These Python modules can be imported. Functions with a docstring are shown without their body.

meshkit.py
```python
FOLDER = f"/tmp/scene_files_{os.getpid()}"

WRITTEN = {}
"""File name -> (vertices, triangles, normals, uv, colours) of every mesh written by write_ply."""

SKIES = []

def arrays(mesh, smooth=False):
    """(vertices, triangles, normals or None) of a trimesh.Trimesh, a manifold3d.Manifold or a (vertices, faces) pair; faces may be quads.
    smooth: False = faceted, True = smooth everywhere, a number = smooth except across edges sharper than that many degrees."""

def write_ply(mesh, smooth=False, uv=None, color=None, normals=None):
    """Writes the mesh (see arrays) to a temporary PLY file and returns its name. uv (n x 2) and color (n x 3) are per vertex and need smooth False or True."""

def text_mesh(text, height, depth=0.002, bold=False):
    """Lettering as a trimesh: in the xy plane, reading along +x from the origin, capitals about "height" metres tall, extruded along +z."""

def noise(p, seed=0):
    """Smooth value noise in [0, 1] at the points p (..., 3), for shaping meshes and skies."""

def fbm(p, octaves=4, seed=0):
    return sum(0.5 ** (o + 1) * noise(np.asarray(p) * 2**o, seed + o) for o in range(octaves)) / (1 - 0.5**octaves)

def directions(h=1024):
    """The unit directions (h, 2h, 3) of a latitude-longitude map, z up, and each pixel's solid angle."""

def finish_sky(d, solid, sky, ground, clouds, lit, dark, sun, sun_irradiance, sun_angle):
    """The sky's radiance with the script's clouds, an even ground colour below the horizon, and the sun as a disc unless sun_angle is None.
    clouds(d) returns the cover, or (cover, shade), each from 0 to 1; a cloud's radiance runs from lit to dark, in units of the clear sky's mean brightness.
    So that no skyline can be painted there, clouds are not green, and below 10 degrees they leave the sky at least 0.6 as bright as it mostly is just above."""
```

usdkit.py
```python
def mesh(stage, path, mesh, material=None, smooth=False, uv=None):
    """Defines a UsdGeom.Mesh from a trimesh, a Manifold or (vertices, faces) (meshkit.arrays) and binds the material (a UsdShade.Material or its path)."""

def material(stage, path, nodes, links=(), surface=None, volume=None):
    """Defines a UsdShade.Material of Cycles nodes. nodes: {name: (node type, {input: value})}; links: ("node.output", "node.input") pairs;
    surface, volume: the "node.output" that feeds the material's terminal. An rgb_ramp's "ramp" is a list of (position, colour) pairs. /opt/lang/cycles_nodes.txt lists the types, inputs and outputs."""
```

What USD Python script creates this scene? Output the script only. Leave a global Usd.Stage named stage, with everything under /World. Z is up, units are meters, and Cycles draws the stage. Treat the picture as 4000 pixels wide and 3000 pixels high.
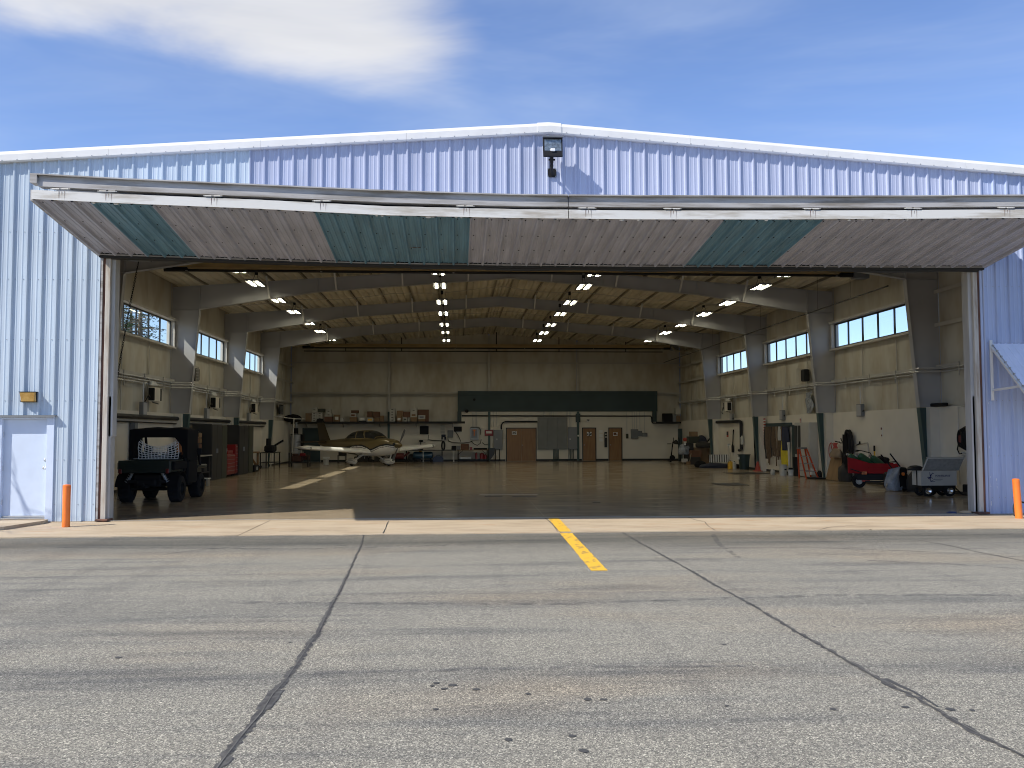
import math, random
import numpy as np
import trimesh
import usdkit, meshkit
from pxr import Usd, UsdGeom, UsdLux, UsdShade, Gf, Sdf

stage = Usd.Stage.CreateInMemory()
UsdGeom.SetStageUpAxis(stage, UsdGeom.Tokens.z)
UsdGeom.SetStageMetersPerUnit(stage, 1.0)
UsdGeom.Xform.Define(stage, '/World')
UsdGeom.Scope.Define(stage, '/World/Looks')
PI = math.pi
rng = random.Random(7)

# ---------------------------------------------------------------- camera, sky, sun, exposure
CAM = np.array([-2.009, -19.412, 1.804])
YAW, PITCH, ROLL, FPX = 0.0609, 0.0541, -0.0026, 3534.0
EXPOSURE = 0.5
fwd = np.array([math.sin(YAW) * math.cos(PITCH), math.cos(YAW) * math.cos(PITCH), math.sin(PITCH)])
rgt = np.array([math.cos(YAW), -math.sin(YAW), 0.0])
upv = np.cross(rgt, fwd)
cr = math.cos(ROLL) * rgt + math.sin(ROLL) * upv
cu = -math.sin(ROLL) * rgt + math.cos(ROLL) * upv
cam = UsdGeom.Camera.Define(stage, '/World/camera')
cam.AddTransformOp().Set(Gf.Matrix4d(*cr, 0, *cu, 0, *(-fwd), 0, *CAM, 1))
cam.CreateHorizontalApertureAttr(36.0)
cam.CreateVerticalApertureAttr(27.0)
cam.CreateFocalLengthAttr(36.0 * FPX / 4000.0)
cam.CreateClippingRangeAttr(Gf.Vec2f(0.1, 4000.0))
cam.CreateExposureAttr(EXPOSURE)

SUN = np.array([-0.91, -0.487, 1.0]); SUN /= np.linalg.norm(SUN)
SUN_EL, SUN_ROT = math.asin(SUN[2]), math.atan2(SUN[0], SUN[1])
SKY_STRENGTH, SUN_INT = 0.12, 1.15
usdkit.material(stage, '/World/Looks/sky', {
    'sky': ('sky_texture', {'sky_type': 'single_scattering', 'sun_disc': False, 'sun_elevation': SUN_EL, 'sun_rotation': SUN_ROT, 'altitude': 1600.0, 'air_density': 1.0, 'aerosol_density': 0.6, 'ozone_density': 1.6}),
    'tc': ('texture_coordinate', {}),
    # broad soft cloud bank, with its ragged lower edge low in the west, and thin streaks elsewhere
    'map': ('mapping', {'scale': (1.6, 1.6, 4.2), 'rotation': (0.0, 0.12, 0.35), 'location': (0.35, 0.1, 0.0)}),
    'n1': ('noise_texture', {'scale': 1.15, 'detail': 10.0, 'roughness': 0.56, 'distortion': 0.35}),
    'sep': ('separate_xyz', {}),
    'gx': ('map_range', {'range_type': 'smoothstep', 'from_min': 0.13, 'from_max': -0.13, 'to_min': 0.0, 'to_max': 1.0, 'clamp': True}),
    'gz': ('map_range', {'range_type': 'smoothstep', 'from_min': 0.30, 'from_max': 0.39, 'to_min': 0.0, 'to_max': 1.0, 'clamp': True}),
    'gy': ('map_range', {'range_type': 'smoothstep', 'from_min': 0.35, 'from_max': 0.75, 'to_min': 0.0, 'to_max': 1.0, 'clamp': True}),
    'gh': ('math', {'math_type': 'multiply'}), 'gk': ('math', {'math_type': 'multiply_add', 'value2': 0.108}),
    'gg': ('math', {'math_type': 'multiply'}),
    'ga': ('math', {'math_type': 'multiply_add', 'value2': 0.62, 'value3': -0.26}),
    'cl': ('math', {'math_type': 'add'}),
    'cm': ('map_range', {'range_type': 'smoothstep', 'from_min': 0.40, 'from_max': 0.78, 'to_min': 0.0, 'to_max': 0.96, 'clamp': True}),
    'map2': ('mapping', {'scale': (1.2, 1.2, 6.5), 'rotation': (0.0, -0.38, -0.4), 'location': (1.7, 0.4, 2.0)}),
    'n2': ('noise_texture', {'scale': 1.6, 'detail': 8.0, 'roughness': 0.55, 'distortion': 0.5}),
    'cm2': ('map_range', {'range_type': 'smoothstep', 'from_min': 0.38, 'from_max': 0.82, 'to_min': 0.0, 'to_max': 0.36, 'clamp': True}),
    'tint': ('mix', {'mix_type': 'multiply', 'fac': 1.0, 'color2': (0.98, 1.03, 1.22)}),
    'mx2': ('mix', {'color2': (4.0, 4.6, 5.6)}),
    'cs': ('map_range', {'from_min': 0.3, 'from_max': 0.68, 'to_min': 0.0, 'to_max': 1.0, 'clamp': True}), 'cc': ('mix', {'color1': (4.2, 4.3, 4.6), 'color2': (5.3, 5.3, 5.4)}), 'mx': ('mix', {}),
    'bg': ('background_shader', {'strength': SKY_STRENGTH}),
}, [('tc.generated', 'map.vector'), ('map.vector', 'n1.vector'), ('tc.generated', 'sep.vector'), ('sep.x', 'gx.value'), ('sep.x', 'gk.value1'), ('sep.z', 'gk.value3'), ('gk.value', 'gz.value'),
    ('gx.result', 'gg.value1'), ('gz.result', 'gg.value2'), ('sep.y', 'gy.value'), ('gg.value', 'gh.value1'), ('gy.result', 'gh.value2'), ('gh.value', 'ga.value1'), ('n1.fac', 'cl.value1'), ('ga.value', 'cl.value2'), ('cl.value', 'cm.value'),
    ('tc.generated', 'map2.vector'), ('map2.vector', 'n2.vector'), ('n2.fac', 'cm2.value'),
    ('sky.color', 'tint.color1'), ('tint.color', 'mx2.color1'), ('cm2.result', 'mx2.fac'), ('n2.fac', 'cs.value'), ('cs.result', 'cc.fac'), ('cc.color', 'mx.color2'), ('mx2.color', 'mx.color1'), ('cm.result', 'mx.fac'), ('mx.color', 'bg.color')], surface='bg.background')
dome = UsdLux.DomeLight.Define(stage, '/World/sky')
dome.CreateIntensityAttr(1.0)
UsdShade.MaterialBindingAPI.Apply(dome.GetPrim()).Bind(UsdShade.Material.Get(stage, '/World/Looks/sky'))
dome.GetPrim().SetCustomDataByKey('label', 'blue sky with a soft white cloud bank at upper left and thin streaks')
dome.GetPrim().SetCustomDataByKey('category', 'sky')
dome.GetPrim().SetCustomDataByKey('kind', 'structure')
sun = UsdLux.DistantLight.Define(stage, '/World/sun')
sun.CreateIntensityAttr(SUN_INT); sun.CreateAngleAttr(0.5); sun.CreateNormalizeAttr(True); sun.CreateColorAttr(Gf.Vec3f(1.0, 0.94, 0.84))
zx = SUN; xx = np.cross([0, 0, 1], zx); xx /= np.linalg.norm(xx); yx = np.cross(zx, xx)
sun.AddTransformOp().Set(Gf.Matrix4d(*xx, 0, *yx, 0, *zx, 0, 0, 0, 60, 1))

# ---------------------------------------------------------------- mesh helpers
class MB:
    """collects simple solids into one mesh"""
    def __init__(s): s.v, s.f, s.n = [], [], 0
    def add(s, v, f):
        v = np.asarray(v, float); f = np.asarray(f, int)
        if len(f) and f.shape[1] == 4: f = np.vstack([f[:, [0, 1, 2]], f[:, [0, 2, 3]]])
        s.v.append(v); s.f.append(f + s.n); s.n += len(v); return s
    def tm(s, m, loc=None):
        v = np.array(m.vertices)
        return s.add(v if loc is None else v + np.asarray(loc, float), np.array(m.faces))
    def box(s, x0, x1, y0, y1, z0, z1, b=0.0):
        x0, x1 = sorted((x0, x1)); y0, y1 = sorted((y0, y1)); z0, z1 = sorted((z0, z1))
        if b <= 0:
            v = [(x, y, z) for x in (x0, x1) for y in (y0, y1) for z in (z0, z1)]
            return s.add(v, [(0, 1, 3, 2), (4, 6, 7, 5), (0, 4, 5, 1), (2, 3, 7, 6), (0, 2, 6, 4), (1, 5, 7, 3)])
        b = min(b, (x1 - x0) * .45, (y1 - y0) * .45, (z1 - z0) * .45)
        v = []
        for x, sx in ((x0, 1), (x1, -1)):
            for y, sy in ((y0, 1), (y1, -1)):
                for z, sz in ((z0, 1), (z1, -1)):
                    v += [(x, y + sy * b, z + sz * b), (x + sx * b, y, z + sz * b), (x + sx * b, y + sy * b, z)]
        h = trimesh.convex.convex_hull(np.array(v))
        return s.tm(h)
    def obox(s, c, ax, ay, az):
        """oriented box, half axes given as vectors"""
        c, ax, ay, az = (np.asarray(t, float) for t in (c, ax, ay, az))
        if np.dot(np.cross(ax, ay), az) < 0: ax = -ax
        v = [c + i * ax + j * ay + k * az for i in (-1, 1) for j in (-1, 1) for k in (-1, 1)]
        return s.add(v, [(0, 1, 3, 2), (4, 6, 7, 5), (0, 4, 5, 1), (2, 3, 7, 6), (0, 2, 6, 4), (1, 5, 7, 3)])
    def bar(s, p, q, w, h=None, up=(0, 0, 1)):
        p, q = np.asarray(p, float), np.asarray(q, float); d = q - p; L = np.linalg.norm(d); d /= L
        u = np.asarray(up, float)
        if abs(np.dot(u, d)) > .97: u = np.array([0, 1.0, 0]) if abs(d[1]) < .9 else np.array([1.0, 0, 0])
        a = np.cross(d, u); a /= np.linalg.norm(a); c = np.cross(a, d)
        return s.obox((p + q) / 2, a * w / 2, d * L / 2, c * (h or w) / 2)
    def cyl(s, p, q, r, r2=None, n=12, caps=True):
        p, q = np.asarray(p, float), np.asarray(q, float); d = q - p; d = d / np.linalg.norm(d)
        u = np.array([0, 0, 1.0]) if abs(d[2]) < .9 else np.array([1.0, 0, 0])
        a = np.cross(d, u); a /= np.linalg.norm(a); b = np.cross(d, a)
        r2 = r if r2 is None else r2
        t = np.arange(n) / n * 2 * PI
        ring = np.cos(t)[:, None] * a + np.sin(t)[:, None] * b
        v = np.vstack([p + ring * r, q + ring * r2, [p], [q]])
        f = []
        for i in range(n):
            j = (i + 1) % n
            f += [(i, j, n + j), (i, n + j, n + i)]
            if caps: f += [(2 * n, j, i), (2 * n + 1, n + i, n + j)]
        return s.add(v, f)
    def lathe(s, prof, c=(0, 0, 0), axis='z', n=20):
        """prof: (r, h) pairs along the axis"""
        t = np.arange(n) / n * 2 * PI
        rows = []
        for r, h in prof:
            x, y = r * np.cos(t), r * np.sin(t); hh = np.full(n, h)
            rows.append({'z': np.stack([x, y, hh], 1), 'x': np.stack([hh, x, y], 1), 'y': np.stack([y, hh, x], 1)}[axis])
        v = np.vstack(rows) + np.asarray(c, float); f = []
        for k in range(len(prof) - 1):
            for i in range(n):
                j = (i + 1) % n; f.append((k * n + i, k * n + j, (k + 1) * n + j, (k + 1) * n + i)[::1])
        return s.add(v, f)
    def tube(s, pts, r, n=6, rad=None):
        P = np.asarray(pts, float); rows = []
        T = np.gradient(P, axis=0); T /= np.maximum(np.linalg.norm(T, axis=1, keepdims=True), 1e-9)
        u = np.array([0, 0, 1.0]) if abs(T[0][2]) < .9 else np.array([1.0, 0, 0])
        a = np.cross(T[0], u); a /= np.linalg.norm(a)
        t = np.arange(n) / n * 2 * PI
        for k in range(len(P)):
            a = a - np.dot(a, T[k]) * T[k]; a /= max(np.linalg.norm(a), 1e-9); b = np.cross(T[k], a)
            rr = r if rad is None else rad[k]
            rows.append(P[k] + rr * (np.cos(t)[:, None] * a + np.sin(t)[:, None] * b))
        v = np.vstack(rows + [[P[0]], [P[-1]]]); m = len(P); f = []
        for k in range(m - 1):
            for i in range(n):
                j = (i + 1) % n
                f += [(k * n + i, k * n + j, (k + 1) * n + j), (k * n + i, (k + 1) * n + j, (k + 1) * n + i)]
        for i in range(n):
            j = (i + 1) % n; f += [(m * n, j, i), (m * n + 1, (m - 1) * n + i, (m - 1) * n + j)]
        return s.add(v, f)
    def grid(s, V):
        """V: rows x cols x 3 sheet"""
        V = np.asarray(V, float); R, C = V.shape[:2]
        f = [(i * C + j, i * C + j + 1, (i + 1) * C + j + 1, (i + 1) * C + j) for i in range(R - 1) for j in range(C - 1)]
        return s.add(V.reshape(-1, 3), f)
    def loft(s, rows, cap=True):
        """closed rings of equal count"""
        V = np.asarray(rows, float); R, C = V.shape[:2]; f = []
        for i in range(R - 1):
            for j in range(C):
                k = (j + 1) % C; f.append((i * C + j, i * C + k, (i + 1) * C + k, (i + 1) * C + j))
        v = V.reshape(-1, 3)
        s.add(v, f)
        if cap:
            for r, flip in ((V[0], 1), (V[-1], 0)):
                vv = np.vstack([r, r.mean(0)]); ff = [((C, (j + 1) % C, j) if flip else (C, j, (j + 1) % C)) for j in range(C)]
                s.add(vv, np.array(ff))
        return s
    def prism(s, poly, a, b, axis='y'):
        """convex or simple polygon (2d) extruded along an axis from a to b"""
        from shapely.geometry import Polygon
        m = trimesh.creation.extrude_polygon(Polygon(poly), abs(b - a), engine='earcut')
        v = np.array(m.vertices); f = np.array(m.faces); lo = min(a, b)
        if axis == 'y': v = np.stack([v[:, 0], v[:, 2] + lo, v[:, 1]], 1); f = f[:, ::-1]
        elif axis == 'x': v = np.stack([v[:, 2] + lo, v[:, 0], v[:, 1]], 1)
        else: v[:, 2] += lo
        return s.add(v, f)
    def text(s, txt, h, origin, right, up, depth=.002, bold=False):
        m = meshkit.text_mesh(txt, h, depth, bold); v = np.array(m.vertices)
        r, u = np.asarray(right, float), np.asarray(up, float); n = np.cross(r, u)
        return s.add(np.asarray(origin, float) + v[:, :1] * r + v[:, 1:2] * u + v[:, 2:] * n, np.array(m.faces))
    def turn(s, c, a):
        """turns all so far about a vertical axis through c"""
        R = np.array([[math.cos(a), -math.sin(a), 0], [math.sin(a), math.cos(a), 0], [0, 0, 1]]); c = np.array([c[0], c[1], 0.0])
        s.v = [(v - c) @ R.T + c for v in s.v]; return s
    def out(s):
        return np.vstack(s.v), np.vstack(s.f)

used, WORLD = {}, {}
def numbered(path):
    k = used.get(path); used[path] = 0 if k is None else k + 1
    return path if k is None else f'{path}_{k + 1:03d}'
def setd(p, label=None, cat=None, group=None, kind=None):
    p = p.GetPrim() if hasattr(p, 'GetPrim') else p
    for k, v in (('label', label), ('category', cat), ('group', group), ('kind', kind)):
        if v: p.SetCustomDataByKey(k, v)
    return p
def thing(name, label, cat, loc=(0, 0, 0), rotz=0.0, group=None):
    path = numbered('/World/' + name)
    x = UsdGeom.Xform.Define(stage, path)
    x.AddTranslateOp().Set(Gf.Vec3d(*map(float, loc)))
    x.AddRotateZOp().Set(math.degrees(rotz))
    c, s_ = math.cos(rotz), math.sin(rotz)
    M = np.eye(4); M[:2, :2] = [[c, -s_], [s_, c]]; M[:3, 3] = loc
    WORLD[path] = M
    setd(x, label, cat, group)
    return path
def obj(name, mb, mat, parent=None, label=None, local=False, smooth=False, kind=None):
    """one Mesh prim under parent (a path); vertices are in world space unless local"""
    base = parent or '/World'
    path = numbered(base + '/' + name)
    v, f = mb.out() if isinstance(mb, MB) else mb
    M = WORLD.get(base, np.eye(4))
    if not local and parent:
        v = (np.asarray(v) - M[:3, 3]) @ M[:3, :3]
    usdkit.mesh(stage, path, (v, f), MAT[mat], smooth=smooth)
    WORLD[path] = M
    setd(stage.GetPrimAtPath(path), label, kind=kind)
    return path
def single(name, mb, mat, label, cat, group=None, smooth=False, kind=None):
    p = obj(name, mb, mat, smooth=smooth)
    setd(stage.GetPrimAtPath(p), label, cat, group, kind)
    return p
def dup(src, loc, rotz, label, group=None):
    was = stage.GetPrimAtPath(src).GetCustomData()
    base = src
    if base[-3:].isdigit() and base[-4] == '_': base = base[:-4]
    path = numbered(base)
    x = UsdGeom.Xform.Define(stage, path)
    x.AddTranslateOp().Set(Gf.Vec3d(*map(float, loc))); x.AddRotateZOp().Set(math.degrees(rotz))
    x.GetPrim().GetReferences().AddInternalReference(src); x.GetPrim().SetInstanceable(True)
    setd(x, label, was['category'], group or was.get('group'))
    return path

# ---------------------------------------------------------------- materials
MAT = {}
def mat(name, col, rough=0.6, metal=0.0, var=0.0, vscale=3.0, stretch=(1, 1, 1), col2=None, bump=0.0, bscale=40.0, spec=0.5, coat=0.0, lo=0.35, hi=0.65, detail=6.0, rvar=0.0, rot=(0, 0, 0), objspace=False, trans=0.0):
    N = {'p': ('principled_bsdf', {'base_color': col, 'roughness': rough, 'metallic': metal, 'specular_ior_level': spec, 'coat_weight': coat, 'coat_roughness': .08})}
    L = []
    if var or col2 or bump or rvar:
        if objspace:
            N['g'] = ('texture_coordinate', {}); src = 'g.object'
        else:
            N['g'] = ('geometry', {}); src = 'g.position'
        N['m'] = ('mapping', {'scale': stretch, 'rotation': rot}); L.append((src, 'm.vector'))
    if var or col2 or rvar:
        N['n'] = ('noise_texture', {'scale': vscale, 'detail': detail, 'roughness': .6})
        L.append(('m.vector', 'n.vector'))
    if var or col2:
        c2 = col2 or tuple(c * (1 - var) for c in col); c1 = col if col2 else tuple(min(1, c * (1 + var)) for c in col)
        N['r'] = ('rgb_ramp', {'ramp': [(lo, c2), (hi, c1)]})
        L += [('n.fac', 'r.fac'), ('r.color', 'p.base_color')]
    if rvar:
        N['rr'] = ('map_range', {'from_min': .3, 'from_max': .7, 'to_min': max(.02, rough - rvar), 'to_max': rough + rvar, 'clamp': True})
        L += [('n.fac', 'rr.value'), ('rr.result', 'p.roughness')]
    if bump:
        N['bn'] = ('noise_texture', {'scale': bscale, 'detail': 4.0})
        N['b'] = ('bump', {'strength': bump, 'distance': .01})
        L += [('m.vector', 'bn.vector'), ('bn.fac', 'b.height'), ('b.normal', 'p.normal')]
    MAT[name] = usdkit.material(stage, f'/World/Looks/{name}', N, L, surface='p.BSDF')

# siding and metal paints
mat('siding_lavender', (.36, .395, .51), .42, var=.07, vscale=1.5, stretch=(1, 1, .25), spec=.4, rvar=.08)
mat('siding_pale', (.43, .505, .585), .45, var=.07, vscale=1.5, stretch=(1, 1, .25), spec=.4, rvar=.08)
mat('siding_side', (.35, .41, .58), .45, var=.08, vscale=1.5, stretch=(1, 1, .25), spec=.4)
mat('door_mauve', (.385, .395, .46), .5, var=.14, vscale=2.2, stretch=(3, .4, .4), spec=.35, rvar=.1)
mat('door_teal', (.13, .25, .335), .45, var=.16, vscale=2.2, stretch=(3, .4, .4), spec=.35, rvar=.1)
mat('trim_white', (.62, .62, .61), .4, var=.05, vscale=1.5)
mat('door_frame_white', (.60, .59, .56), .5, col2=(.38, .345, .29), vscale=2.6, stretch=(.35, 3, 3), lo=.33, hi=.52)
mat('door_frame_grey', (.38, .37, .365), .5, col2=(.20, .18, .155), vscale=2.5, stretch=(.3, 2, 3), lo=.35, hi=.55)
mat('rust', (.17, .075, .045), .8, col2=(.06, .035, .03), vscale=3, stretch=(2, 2, .3))
mat('jamb_steel', (.45, .42, .37), .5, col2=(.28, .22, .16), vscale=4, stretch=(2, 2, .25), lo=.3, hi=.5)
mat('jamb_grey', (.36, .355, .345), .45, var=.15, vscale=3, stretch=(2, 2, .3))
mat('black_metal', (.010, .010, .011), .6, spec=.25)
mat('black_rubber', (.018, .018, .018), .85)
mat('tyre', (.014, .014, .015), .9, bump=.3, bscale=60, spec=.2)
mat('steel_zinc', (.55, .55, .55), .3, .9)
mat('steel_dull', (.33, .34, .35), .45, .6, var=.1)
mat('chrome', (.75, .75, .75), .12, 1.0)
mat('leaf_paint', (.55, .63, .76), .4, var=.03)
mat('orange', (.85, .20, .025), .5, col2=(.70, .15, .02), vscale=6, stretch=(1, 1, .4))
mat('amber_lens', (.55, .36, .11), .35, col2=(.40, .22, .05), vscale=9)
mat('yellow_paint', (.72, .42, .035), .65, col2=(.36, .23, .06), vscale=7, stretch=(1.5, .6, 1), lo=.36, hi=.46)
# inside
mat('frame_grey', (.38, .38, .395), .45, var=.06, vscale=1.2)
mat('frame_green', (.045, .085, .085), .5)
mat('insulation', (.56, .535, .465), .55, col2=(.43, .375, .28), vscale=.8, stretch=(1.3, 1.3, .6), lo=.34, hi=.58, bump=.5, bscale=3.2)
mat('ceiling_insulation', (.76, .70, .56), .5, col2=(.56, .50, .38), vscale=.7, lo=.3, hi=.62, bump=.2, bscale=5)
mat('block_paint', (.67, .625, .54), .6, var=.06, vscale=.8, bump=.35, bscale=25)
mat('block_white', (.68, .64, .56), .6, var=.05, vscale=.8, bump=.3, bscale=25)
mat('girt_light', (.46, .44, .40), .5, var=.06)
mat('purlin', (.30, .265, .20), .6)
mat('window_trim', (.55, .53, .49), .5, var=.05)
mat('window_dark', (.02, .022, .024), .4)
mat('teal_dark', (.028, .052, .056), .55, var=.15, vscale=.7)
mat('base_black', (.012, .012, .013), .5)
mat('conduit', (.50, .50, .49), .35, .5)
mat('pipe_black', (.012, .012, .013), .5, spec=.3)
mat('box_grey', (.17, .18, .19), .45)
mat('wood_door', (.30, .16, .06), .42, col2=(.23, .115, .04), vscale=2.5, stretch=(3, 1, .5))
mat('white', (.70, .70, .68), .5)
mat('paper', (.74, .74, .72), .7)
mat('ink_black', (.015, .015, .018), .6)
mat('cardboard', (.24, .155, .085), .8, var=.1, vscale=5)
mat('cardboard_dark', (.15, .075, .045), .8, var=.1, vscale=5)
mat('cardboard_white', (.50, .49, .45), .75, var=.05, vscale=5)
mat('reflector', (.50, .38, .20), .45, .25, var=.15, vscale=2, stretch=(.4, 1, 1))
mat('floor_joint', (.10, .085, .06), .5)
mat('concrete_dark', (.14, .125, .10), .8)
mat('crack', (.045, .042, .038), .9)
mat('seal_core', (.11, .105, .095), .9, var=.3, vscale=9)
mat('seal', (.040, .039, .038), .8, col2=(.085, .082, .077), vscale=14, lo=.4, hi=.6)
mat('stain', (.055, .054, .052), .7)
mat('seal_edge', (.09, .085, .08), .8)

def asphalt():
    N = {'g': ('geometry', {}),
         'v': ('voronoi_texture', {'scale': 125.0, 'randomness': 1.0}), 'bw': ('rgb_to_bw', {}),
         'chip': ('rgb_ramp', {'ramp': [(0.0, (.062, .062, .063)), (.30, (.135, .131, .117)), (.64, (.235, .226, .197)), (.82, (.41, .395, .34)), (1.0, (.72, .69, .60))]}),
         'n2': ('noise_texture', {'scale': 34.0, 'detail': 5.0}), 'r2': ('map_range', {'from_min': .3, 'from_max': .7, 'to_min': .80, 'to_max': 1.18, 'clamp': True}),
         'ms': ('mapping', {'scale': (.20, 1.5, 1.0), 'rotation': (0, 0, .03)}), 'ns': ('noise_texture', {'scale': 1.25, 'detail': 7.0, 'roughness': .62}),
         'rs': ('rgb_ramp', {'ramp': [(.0, (.52, .53, .55)), (.36, (.66, .665, .68)), (.47, (1.0, .985, .95)), (1.0, (1.22, 1.19, 1.10))]}),
         'ms2': ('mapping', {'scale': (.30, 2.8, 1.0), 'rotation': (0, 0, -.06), 'location': (3.0, 1.4, 0)}), 'ns2': ('noise_texture', {'scale': 1.0, 'detail': 6.0, 'roughness': .55}),
         'rs2': ('rgb_ramp', {'ramp': [(.0, (.62, .63, .65)), (.34, (.76, .77, .78)), (.44, (1.0, .99, .96)), (1.0, (1.10, 1.08, 1.02))]}),
         'mt': ('mapping', {'scale': (.20, .5, 1.0), 'location': (7.0, 2.0, 0)}), 'nt': ('noise_texture', {'scale': 1.1, 'detail': 6.0}),
         'rt': ('map_range', {'from_min': .50, 'from_max': .74, 'to_min': 0.0, 'to_max': .55, 'clamp': True}),
         'ml': ('mapping', {'scale': (1.4, .07, 1.0), 'rotation': (0, 0, .22)}), 'nl': ('noise_texture', {'scale': 1.3, 'detail': 4.0}),
         'rl': ('rgb_ramp', {'ramp': [(.0, (.80, .80, .82)), (.34, (.90, .90, .91)), (.44, (1, 1, 1)), (1.0, (1.03, 1.03, 1.02))]}),
         'a': ('mix', {'mix_type': 'multiply', 'fac': 1.0}), 'b': ('mix', {'mix_type': 'multiply', 'fac': .85}), 'b2': ('mix', {'mix_type': 'multiply', 'fac': .75}), 'b3': ('mix', {'mix_type': 'multiply', 'fac': 1.0}),
         'sy': ('separate_xyz', {}), 'nd': ('noise_texture', {'scale': .55, 'detail': 6.0}), 'ya': ('math', {'math_type': 'multiply_add', 'value2': 2.2, 'value3': -1.1}), 'yb': ('math', {'math_type': 'add'}), 'yr': ('map_range', {'from_min': -16.0, 'from_max': -2.0, 'to_min': 0.0, 'to_max': 1.0, 'clamp': True}),
         'yc': ('rgb_ramp', {'ramp': [(0, (1, 1, 1)), (.235, (1, 1, 1)), (.262, (.74, .75, .78)), (.29, (1, 1, 1)), (.43, (1, 1, 1)), (.456, (.80, .81, .83)), (.485, (1, 1, 1)), (.74, (1, 1, 1)), (.80, (.82, .82, .83)), (.865, (.42, .43, .44)), (.91, (.62, .62, .63)), (1.0, (.80, .80, .80))]}), 'b4': ('mix', {'mix_type': 'multiply', 'fac': .9}),
         'tan': ('mix', {'mix_type': 'multiply', 'color2': (1.20, 1.0, .80)}),
         'bm': ('bump', {'strength': .8, 'distance': .004}), 'bh': ('math', {'math_type': 'multiply_add', 'value2': .7, 'value3': 0.0}),
         'p': ('principled_bsdf', {'roughness': .85, 'specular_ior_level': .35})}
    L = [('g.position', 'v.vector'), ('v.color', 'bw.color'), ('bw.val', 'chip.fac'), ('g.position', 'n2.vector'), ('n2.fac', 'r2.value'),
         ('g.position', 'ms.vector'), ('ms.vector', 'ns.vector'), ('ns.fac', 'rs.fac'), ('g.position', 'ms2.vector'), ('ms2.vector', 'ns2.vector'), ('ns2.fac', 'rs2.fac'),
         ('g.position', 'mt.vector'), ('mt.vector', 'nt.vector'), ('nt.fac', 'rt.value'), ('g.position', 'ml.vector'), ('ml.vector', 'nl.vector'), ('nl.fac', 'rl.fac'),
         ('chip.color', 'a.color1'), ('r2.result', 'a.color2'), ('a.color', 'b.color1'), ('rs.color', 'b.color2'), ('b.color', 'b2.color1'), ('rs2.color', 'b2.color2'), ('b2.color', 'b3.color1'), ('rl.color', 'b3.color2'),
         ('g.position', 'sy.vector'), ('ms.vector', 'nd.vector'), ('nd.fac', 'ya.value1'), ('ya.value', 'yb.value1'), ('sy.y', 'yb.value2'), ('yb.value', 'yr.value'), ('yr.result', 'yc.fac'), ('b3.color', 'b4.color1'), ('yc.color', 'b4.color2'), ('b4.color', 'tan.color1'), ('rt.result', 'tan.fac'), ('tan.color', 'p.base_color'), ('bw.val', 'bh.value1'), ('bh.value', 'bm.height'), ('bm.normal', 'p.normal')]
    MAT['asphalt'] = usdkit.material(stage, '/World/Looks/asphalt', N, L, surface='p.BSDF')
asphalt()
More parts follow.
